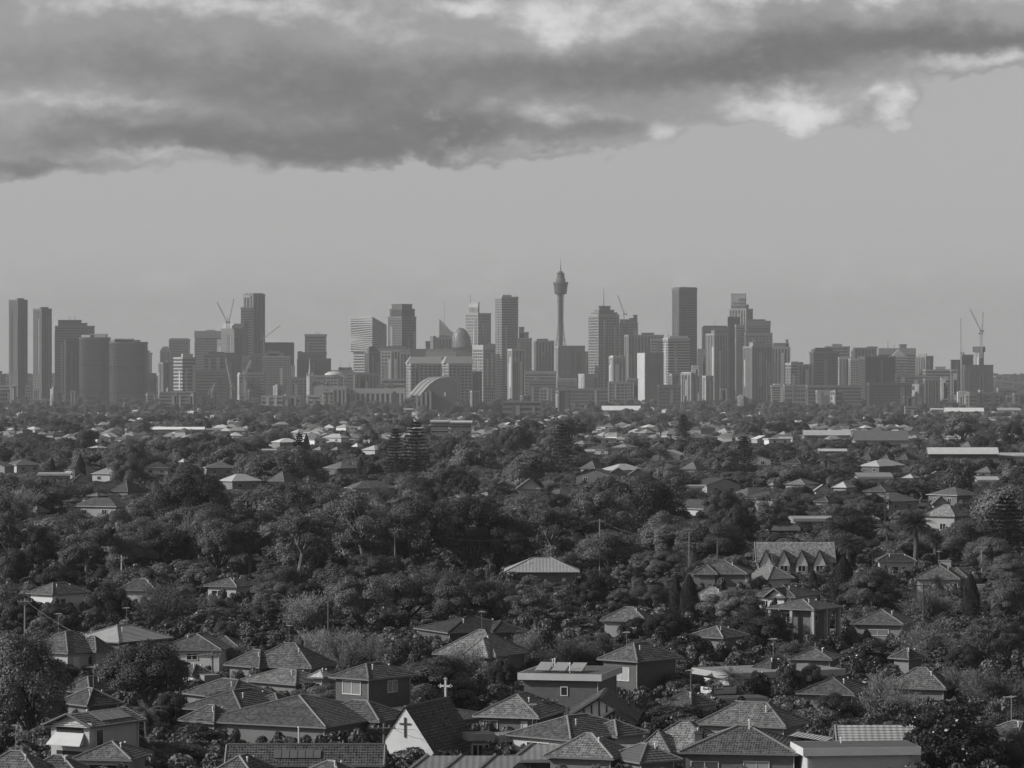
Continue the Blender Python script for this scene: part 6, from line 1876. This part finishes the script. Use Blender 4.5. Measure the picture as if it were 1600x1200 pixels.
# labels for the trees without a hand-written one: their look and the landmark they stand by
LOOK = {'broad': 'rounded leafy tree', 'far_broad': 'rounded leafy tree', 'gum': 'open-crowned gum', 'far_gum': 'loose-crowned gum', 'wispy': 'feathery pale tree', 'dark': 'dark evergreen', 'shrub': 'low shrub', 'norfolk': 'tiered conifer', 'fan': 'small palm', 'cypress': 'pointed cypress'}
ORD = ['', 'second', 'third', 'fourth', 'fifth', 'sixth', 'seventh', 'eighth', 'ninth', 'tenth', 'eleventh', 'twelfth', 'thirteenth', 'fourteenth', 'fifteenth', 'sixteenth']
def auto_label(items, look):
    groups = {}
    for it in items:
        ax, ay = it['px'], (it['yt'] + it['yb']) / 2
        lm = min(LANDMARKS, key=lambda L: (L[0] - ax) ** 2 + (2.2 * (L[1] - ay)) ** 2)
        dx, dy = ax - lm[0], 2.2 * (ay - lm[1])
        rel = ('right of' if dx > 0 else 'left of') if abs(dx) > abs(dy) else ('in front of' if dy > 0 else 'behind')
        groups.setdefault((look(it), rel, lm[2]), []).append((dx * dx + dy * dy, it))
    for (lk, rel, lm), v in groups.items():
        v.sort(key=lambda p: p[0])
        for i, (_, it) in enumerate(v):
            it['label'] = '%s %s %s' % (lk, rel, lm) + (', closest to it' if len(v) > 1 and i == 0 else ', %s away' % ORD[i] if i else '')
def look_tree(t):
    sz = 'tall ' if t['h'] > 11 else 'small ' if t['h'] < 6 and t['kind'] not in ('shrub', 'fan') else ''
    return sz + LOOK[t['kind']]
auto_label([t for t in TREES if not t['label']], look_tree)
seen = set()
for t in TREES:
    tag(t['o'], t['label'], 'shrub' if t['kind'] == 'shrub' else 'palm' if t['kind'] in ('palm', 'fan', 'cocos') else 'tree', 'trees and shrubs of the suburbs')

# ---- small far houses scattered between the far trees
FAR, FARMESH = [], {}
def far_houses(n, d0, d1):
    out = FAR
    cache = FARMESH
    for i in range(n):
        u = rr.random()
        D = 1.0 / ((1 - u) / d0 + u / d1)
        X = rr.uniform(-1, 1) * (820 / F * D)
        if on_house(X, D, 6): continue
        far_ = D > 2000
        w = rr.choice([8, 9, 11, 14] if far_ else [10, 12, 14]); d = rr.choice([9, 11]); wh = rr.choice([3.4, 5.2] if far_ else [3.0, 3.4]); kd = rr.choice(['hip', 'hip', 'hip', 'gb', 'flat'] if far_ else ['hip', 'hip', 'hip', 'hip', 'gb'])
        rt = rr.choice([.08, .1, .13, .16, .2, .3, .5] if D < 2000 else [.1, .13, .2, .3, .5, .6, .7]); wt = rr.choice([.12, .2, .3, .4] if D < 2000 else [.2, .3, .45, .6])
        g = land(X, D)
        root = empty('house', (X, D, g), rr.uniform(-.9, .9))
        key = (w, d, wh, kd)
        if key not in cache:
            tmp = empty('house')
            rise = 2.2 if kd != 'flat' else .1
            roof_body(tmp, w, d, wh, rise, kd, None, False, None, wallmat=material('plain', .3))
            cache[key] = {c.name.split('.')[0]: c.data for c in tmp.children}
            for c in list(tmp.children): bpy.data.objects.remove(c)
            bpy.data.objects.remove(tmp)
        for nm, me in cache[key].items():
            if nm in ('soffit', 'barge_board'): continue
            o = bpy.data.objects.new(nm, me)
            COL.objects.link(o); o.parent = root
            if len(me.materials) == 0: me.materials.append(material('plain', .3))
            o.material_slots[0].link = 'OBJECT'
            o.material_slots[0].material = material('metal' if rt > .25 else 'tile', rt * .75) if nm == 'roof' else material('plain', wt if nm == 'wall' else .4)
        for s in (-1, 1):
            add_window(root, s * w * .22, -d / 2 + .47, wh - 1.5, 1.6, 1.3, 0)
        px, yt = pxy(X, D, g + wh + 2); _, yb = pxy(X, D, g)
        out.append(dict(o=root, px=px, yt=yt, yb=yb, rt=rt, wt=wt, kd=kd, D=D))
        FOOT.append((X, D, w * .7))
        if D < 3200: RECTS.append((px - w / 2 * F / D, px + w / 2 * F / D, yt, yt + 5.0 / D * F, D))
def far_labels():
    out = FAR
    def lk(t):
        return ('gleaming pale' if t['rt'] > .4 else 'dark' if t['rt'] < .12 else 'grey') + '-roofed ' + ('flat house' if t['kd'] == 'flat' else 'gabled house' if t['kd'] == 'gb' else 'hipped house')
    auto_label(out, lk)
    for t in out: tag(t['o'], t['label'], 'house', 'houses scattered through the far suburbs')
far_houses(34, 950, 2000)
far_houses(150, 2000, 5900)
far_labels()

# ---- the far tree cover, too many to count
def scatter_mass(name, label, meshes, P, S, Rz, idx):
    """one object whose points each carry one of the given meshes (an uncountable mass)"""
    me = bpy.data.meshes.new(name)
    n = len(P)
    me.vertices.add(n)
    me.vertices.foreach_set('co', np.asarray(P, np.float32).ravel())
    for nm, ty, val in (('size', 'FLOAT_VECTOR', np.asarray(S, np.float32)), ('turn', 'FLOAT_VECTOR', np.stack([np.zeros(n), np.zeros(n), np.asarray(Rz)], 1).astype(np.float32))):
        me.attributes.new(nm, ty, 'POINT').data.foreach_set('vector', val.ravel())
    me.attributes.new('pick', 'INT', 'POINT').data.foreach_set('value', np.asarray(idx, np.int32))
    me.update()
    o = link_mesh(name, me, meshes[0].materials[0])
    ng = bpy.data.node_groups.new(name, 'GeometryNodeTree')
    ng.interface.new_socket('Geometry', in_out='INPUT', socket_type='NodeSocketGeometry')
    ng.interface.new_socket('Geometry', in_out='OUTPUT', socket_type='NodeSocketGeometry')
    N, K = ng.nodes, ng.links
    gi, go, iop, join = N.new('NodeGroupInput'), N.new('NodeGroupOutput'), N.new('GeometryNodeInstanceOnPoints'), N.new('GeometryNodeJoinGeometry')
    for m in reversed(meshes):
        src = bpy.data.objects.new(name + '_clump', m)        # not linked: only the mass uses it
        oi = N.new('GeometryNodeObjectInfo')
        oi.inputs['Object'].default_value = src
        oi.inputs['As Instance'].default_value = True
        K.new(oi.outputs['Geometry'], join.inputs[0])
    def attr(nm, ty):
        a = N.new('GeometryNodeInputNamedAttribute'); a.data_type = ty; a.inputs['Name'].default_value = nm
        return a.outputs['Attribute']
    K.new(gi.outputs[0], iop.inputs['Points']); K.new(join.outputs[0], iop.inputs['Instance'])
    iop.inputs['Pick Instance'].default_value = True
    K.new(attr('pick', 'INT'), iop.inputs['Instance Index'])
    K.new(attr('turn', 'FLOAT_VECTOR'), iop.inputs['Rotation'])
    K.new(attr('size', 'FLOAT_VECTOR'), iop.inputs['Scale'])
    K.new(iop.outputs[0], go.inputs[0])
    o.modifiers.new('scatter', 'NODES').node_group = ng
    return tag(o, label, kind='stuff')

TREE_X = set((t['px'] - t['w'] * .42, t['px'] + t['w'] * .42) for t in TREES)
FARM = [p[0] for p in PROTO['far_broad']] + [broad(.12, 16, 520, .45, base=.1, rnd=.35, blob=(1.8, 3.0))[0], broad(.1, 80, 130, .4, base=.15, rnd=.4, blob=(.7, 1.2))[0], broad(.12, 24, 260, .4, base=.2, rnd=.4, seed_flat=.75, blob=(1.2, 2.2))[0], PROTO['far_gum'][0][0], wispy(.16, 4000, 1.1)[0], PROTO['dark'][0][0], PROTO['gum'][0][0]]
def far_woods():
    P, S, T, I = [], [], [], []
    def one(X, D, w, h):
        P.append((X, D, land(X, D) - h * .06)); S.append((w / 10, w / 10, h / 10)); T.append(rr.uniform(0, 6.28)); I.append(rr.choice([0, 1, 2, 3, 3, 4, 4, 5, 5, 6, 7, 8, 9]))
    R = np_rects()
    def scatter(n, d0, d1, h0, h1):
        for i in range(n):
            u = rr.random()
            D = 1.0 / ((1 - u) / d0 + u / d1)
            X = rr.uniform(-1, 1) * (850 / F * D)
            h = rr.uniform(h0, h1)
            w = h * rr.uniform(.9, 1.5)
            if on_house(X, D, w * .4): continue
            h2 = fit_height(X, D, w, h, 2.0) if D < 4500 else h
            if h2 is None: continue
            if D > 4500:
                px, yt = pxy(X, D, land(X, D) + h)
                if np.any((R[:, 4] > D) & (R[:, 4] < 6200) & (px > R[:, 0]) & (px < R[:, 1]) & (yt < R[:, 2] + 5)): continue
            one(X, D, w * (1 if h2 > .6 * h else .7), h2)
    scatter(420, 700, 1300, 8, 14)
    scatter(450, 560, 1300, 2.5, 6)
    scatter(300, 1000, 2200, 8, 15)
    scatter(700, 1000, 2200, 3, 8)
    scatter(2600, 1300, 4600, 5, 13)
    scatter(1600, 4600, 7600, 5, 10)
    scatter(700, 5300, 7700, 8, 17)
    for (x0, x1, y0, y1, d) in list(RECTS):                  # garden trees close in front of the far houses
        if not 800 < d < 4000 or (x0, x1) in TREE_X: continue
        for j in range(rr.randint(7, 11)):
            D = d - rr.uniform(3, 26); X = wx(rr.uniform(x0 - 5, x1 + 5), D)
            h = wz(y1 + rr.uniform(-2.5, 4), D) - land(X, D)
            if 1.2 < h < 10 and not on_house(X, D, 1): one(X, D, rr.uniform(3.5, 7), h)
    for i in range(2200):                                    # tree cover on the hills behind the city
        D = rr.uniform(9800, 12400)
        one(rr.uniform(-1, 1) * 870 / F * D, D, rr.uniform(14, 30), rr.uniform(9, 16))
    scatter_mass('far_woodland', 'hazy tree cover of the far suburbs below the skyline', FARM, P, S, T, I)
    return len(P)
print('far trees', far_woods())

def far_roofs():
    """the further hundreds of small roofs between the far trees"""
    ms = []
    for (w, dd, wh, rise, tw, tr) in ((10, 9, 3.4, 2.4, .35, .1), (12, 9, 3.2, 2.6, .45, .2), (9, 9, 5.5, 2.2, .25, .08), (14, 9, 4.0, .3, .4, .4), (11, 8, 3.4, 2.4, .2, .14), (9, 7, 4.5, 2.0, .6, .3)):
        v, f, mi = [], [], []
        A, B = w / 2, dd / 2
        v += [(-A, -B, 0), (A, -B, 0), (A, B, 0), (-A, B, 0), (-A, -B, wh), (A, -B, wh), (A, B, wh), (-A, B, wh)]
        f += [(0, 1, 5, 4), (1, 2, 6, 5), (2, 3, 7, 6), (3, 0, 4, 7)]; mi += [0] * 4
        o_ = .5
        v += [(-A - o_, -B - o_, wh), (A + o_, -B - o_, wh), (A + o_, B + o_, wh), (-A - o_, B + o_, wh), (-A + B, 0, wh + rise), (A - B, 0, wh + rise)]
        f += [(8, 9, 13, 12), (9, 10, 13), (10, 11, 12, 13), (11, 8, 12), (11, 10, 9, 8)]; mi += [1] * 5
        for x in (-.3, .2):                                  # window and door openings stand in shallow frames
            n = len(v)
            v += [(x * w - .8, -B - .06, 1.0), (x * w + .8, -B - .06, 1.0), (x * w + .8, -B - .06, 2.3), (x * w - .8, -B - .06, 2.3)]
            f += [(n, n + 1, n + 2, n + 3)]; mi += [2]
        me = bpy.data.meshes.new('far_house'); me.from_pydata(v, [], f)
        for mt in (material('plain', tw), material('plain', tr), material('plain', .03)): me.materials.append(mt)
        me.polygons.foreach_set('material_index', mi); me.update()
        ms.append(me)
    P, S, T, I = [], [], [], []
    for i in range(950):
        u = rr.random()
        D = 1.0 / ((1 - u) / 2100 + u / 6400)
        X = rr.uniform(-1, 1) * (840 / F * D)
        if on_house(X, D, 8): continue
        P.append((X, D, land(X, D) - .2)); S.append((rr.uniform(.8, 1.3), rr.uniform(.8, 1.2), rr.uniform(.9, 1.2))); T.append(rr.uniform(-1.2, 1.2)); I.append(rr.randint(0, 5))
    scatter_mass('far_housing', 'the many small roofs of the far suburbs', ms, P, S, T, I)
far_roofs()

def undergrowth():
    """garden shrubs and hedges between the near houses"""
    P, S, T, I = [], [], [], []
    A = np_foot()
    for i in range(7500):
        u = rr.random()
        D = 1.0 / ((1 - u) / 322 + u / 1250)
        X = rr.uniform(-1, 1) * (840 / F * D)
        if np.any((X - A[:, 0]) ** 2 + (D - A[:, 1]) ** 2 < (A[:, 2] * .78) ** 2): continue
        h = rr.uniform(.8, 2.2) if rr.random() < .8 else rr.uniform(2.2, 3.4)
        w = rr.uniform(1.8, 4.2)
        P.append((X, D, land(X, D) - .2)); S.append((w / 10, w / 10, h / 10)); T.append(rr.uniform(0, 6.28)); I.append(rr.randint(0, 3))
    for (x, y, h) in BUSHES:                                 # planting along house walls
        hh = max(.9, h * rr.uniform(.7, 1.15))
        w = rr.uniform(1.5, 2.6)
        P.append((x, y, land(x, y) - .1)); S.append((w / 10, w / 10, hh / 10)); T.append(rr.uniform(0, 6.28)); I.append(rr.randint(0, 3))
    protos = [shrub(.12, 10, 260, 1.0)[0], shrub(.1, 12, 300, .9)[0], shrub(.085, 10, 260, 1.1)[0], shrub(.115, 9, 240, 1.3, .4, .35)[0]]
    scatter_mass('undergrowth', 'garden shrubs and hedges between the houses', protos, P, S, T, I)
    return len(P)
print('undergrowth clumps', undergrowth())
# ---------------------------------------------------------------- poles and wires
POLES = {}
def pole(key, px, yt, yb, label, arm=True, tone=.14, r=.16):
    """timber pole; yb: row where its foot stands"""
    D = ground_at(yb); X = wx(px, D); g = land(X, D)
    h = wz(yt, D) - g
    root = tag(empty('power_pole', (X, D, g)), label, 'pole', 'power poles')
    MB().bar((0, 0, -.5), (0, 0, h), r, r * .75, 8).build('post', material('bark', tone), root)
    if arm:
        a = rr.uniform(-.5, .5)
        c, s = cos(a), sin(a)
        MB().bar((-1.1 * c, -1.1 * s - .2, h - .45), (1.1 * c, 1.1 * s - .2, h - .45), .07).bar((-.55 * c, -.55 * s - .2, h - .5), (0, -.1, h - 1.1), .03).bar((.55 * c, .55 * s - .2, h - .5), (0, -.1, h - 1.1), .03).build('cross_arm', material('bark', tone), root)
        for u in (-1, -.5, .5, 1):
            MB().lathe([(.05, h - .38), (.07, h - .3), (.07, h - .22), (.03, h - .16), (0, h - .15)], 8, u * c, u * s - .2).build('insulator', material('plain', .2), root)
    POLES[key] = (Vector((X, D - .2, g + h - .2)), h)
pole('a', 600, 1130, 1216, 'pale timber pole in front of the church')
pole('b', 689, 1127, 1196, 'pole beside the church roof')
pole('c', 729, 1133, 1190, 'pole right of the church roof', tone=.08)
pole('d', 856, 1090, 1160, 'pole with floodlight before the flat brick block', tone=.06)
pole('e', 983, 1078, 1160, 'pole beside the timbered gable', tone=.07)
pole('f', 1114, 1070, 1130, 'dark pole left of the flat skylight roof', tone=.05)
pole('g', 332, 1018, 1074, 'leaning pale pole before the white-walled house')
pole('h', 282, 1074, 1150, 'dark thin pole by the long hipped roofs', tone=.03, arm=False)
pole('i', 39, 935, 995, 'pole behind the two-aerial house', tone=.2)
pole('j', 513, 942, 1002, 'tall thin pole by the bamboo clump', tone=.1, arm=False)
pole('k', 617, 824, 905, 'tall pole standing in the middle of the wood', tone=.2)
pole('l', 590, 810, 880, 'pole with cross-arm beside the white-limbed gum', tone=.14)
pole('m', 937, 811, 900, 'pole with bright head behind the low round tree', tone=.22)
pole('n', 1077, 824, 905, 'pole left of the rounded tree', tone=.16)
pole('o', 1121, 840, 905, 'pole in front of the rounded tree', tone=.12)
pole('p', 190, 868, 930, 'short pale pole at the wood edge', tone=.4)
pole('q', 203, 895, 935, 'dim pole above the hip-roofed house in trees', tone=.12)
pole('r', 1360, 957, 1010, 'pole right of the garden wall', tone=.08)
pole('s', 1443, 910, 985, 'slanting-looking tall pole right of the small-paned house', tone=.07)
pole('t', 1268, 1012, 1052, 'white post behind the long white hall', tone=.7, arm=False, r=.1)
pole('u', 1534, 852, 905, 'pole below the layered conifer', tone=.2)
pole('v', 438, 704, 748, 'distant pole left of the small cone tree', tone=.05)
pole('w', 1383, 770, 830, 'pole above the spiky palm', tone=.07)
pole('x', 1306, 958, 1010, 'dark pole by the verandah house', tone=.06)
pole('y', 536, 1157, 1210, 'thin pole above the long panelled roof', tone=.3, arm=False, r=.09)
pole('z', 470, 1152, 1216, 'stout post in front of the long panelled roof', tone=.06, arm=False)
def wire(label, k0, k1, sag=.9, dx=0.0):
    p, q = POLES[k0][0] + Vector((dx, 0, 0)), POLES[k1][0] + Vector((dx, 0, 0))
    m = MB()
    n = 14
    pts = [p.lerp(q, i / n) - Vector((0, 0, sag * 4 * (i / n) * (1 - i / n))) for i in range(n + 1)]
    for i in range(n): m.bar(pts[i], pts[i + 1], .019, .019, 3)
    o = m.build('power_line', material('plain', .16))
    tag(o, label, 'wire', 'overhead wires')
wire('wire strung across the church gable', 'a', 'b', .5)
wire('lower wire sagging across the church gable', 'a', 'c', 1.3, .5)
wire('wire from the church to the floodlight pole', 'c', 'd', 1.0)
wire('wire from the floodlight pole to the timbered gable', 'd', 'e', 1.0)
wire('wire from the timbered gable to the dark pole', 'e', 'f', 1.0)
wire('wire running to the verandah house pole', 'r', 's', 1.2)
wire('wire between the two poles at the wood edge', 'p', 'q', .4)
wire('wire from the wood edge to the pole in the wood', 'q', 'k', 2.4)
wire('wire between the poles by the verandah house', 'x', 'r', .8)
wire('wire beside the rounded tree', 'n', 'o', .6)
wire('wire across the wood above the metal hip roof', 'k', 'm', 3.0)
wire('wire from the bright-headed pole to the rounded tree', 'm', 'n', 2.0)
wire('wire in front of the white-walled house', 'g', 'i', 3.0)
wire('wire across the pale-window brick house', 'f', 'x', 3.0)
wire('wire across the feathery trees to the eastern edge', 's', 'u', 2.0)

# ---------------------------------------------------------------- small blocks along the foot of the skyline
SKYMARKS = [(27, 'the slim twin towers'), (150, 'the curved glass towers'), (280, 'the white-striped tower'), (395, 'the tallest western tower'), (484, 'the white spire'), (575, 'the faceted tower'), (672, 'the swooping pavilion'),
            (755, 'the chequered tower'), (800, 'the pale banded tower'), (876, 'the observation tower'), (944, 'the big gridded tower'), (1003, 'the white end wall'), (1057, 'the balcony tower'), (1120, 'the scalloped crown'),
            (1185, 'the strip-fronted tower'), (1290, 'the scaffolded tower'), (1380, 'the meshed block'), (1447, 'the twin-shafted tower'), (1530, 'the veiled building')]
def foot_blocks(n):
    keep = list(LANDMARKS)
    LANDMARKS.clear()
    LANDMARKS.extend((x, 616, p) for x, p in SKYMARKS)
    out = []
    for i in range(n):
        x0 = rr.uniform(-5, 1590); w = rr.uniform(7, 24); yt = rr.uniform(601, 622)
        D = rr.uniform(5600, 7000)
        if yt < 610: D = rr.uniform(6600, 7100)
        st, tn = rr.choice(['h', 'g', 'v', 'p']), rr.choice([.1, .14, .2, .28, .38, .5])
        roof = [(x0 + w * .2, x0 + w * rr.uniform(.5, .9), yt - rr.uniform(1, 3))] if rr.random() < .6 else []
        if 640 < x0 + w / 2 < 710: continue
        o = tower('x', x0, x0 + w * rr.choice([.2, .35]) if rr.random() < .5 else None, x0 + w, yt, D, st, tn, .07, roof=roof, fl=rr.choice([4.5, 6, 8]), sp=rr.choice([5, 7]), crown=2.0, name='office_block', cat='building', group='low blocks along the foot of the skyline')
        out.append(dict(o=o, px=x0 + w / 2, yt=yt, yb=632, st=st, tn=tn, w=w))
    auto_label(out, lambda t: ('pale' if t['tn'] > .3 else 'dark' if t['tn'] < .15 else 'grey') + {'h': ' banded', 'g': ' gridded', 'v': ' ribbed', 'p': ' plain'}[t['st']] + (' slim' if t['w'] < 12 else '') + ' low block')
    for t in out: t['o']['label'] = t['label'].replace('in front of', 'at the foot of').replace('behind', 'just above')
    LANDMARKS.clear(); LANDMARKS.extend(keep)
foot_blocks(46)
def build_haze():
    m = MB().box(-3600, 3600, -400, 14700, -40, 330)
    o = m.build('haze', None)
    o['kind'] = 'stuff'
    mt = bpy.data.materials.new('haze_air')
    mt.use_nodes = True
    q = NT(mt.node_tree)
    v = q.n('ShaderNodeVolumePrincipled')
    v.inputs['Color'].default_value = (0.45, 0.45, 0.45, 1)
    v.inputs['Density'].default_value = HAZE_DENSITY
    v.inputs['Anisotropy'].default_value = 0.0
    out = q.n('ShaderNodeOutputMaterial')
    q.link(v.outputs[0], out.inputs['Volume'])
    o.data.materials.append(mt)
build_haze()
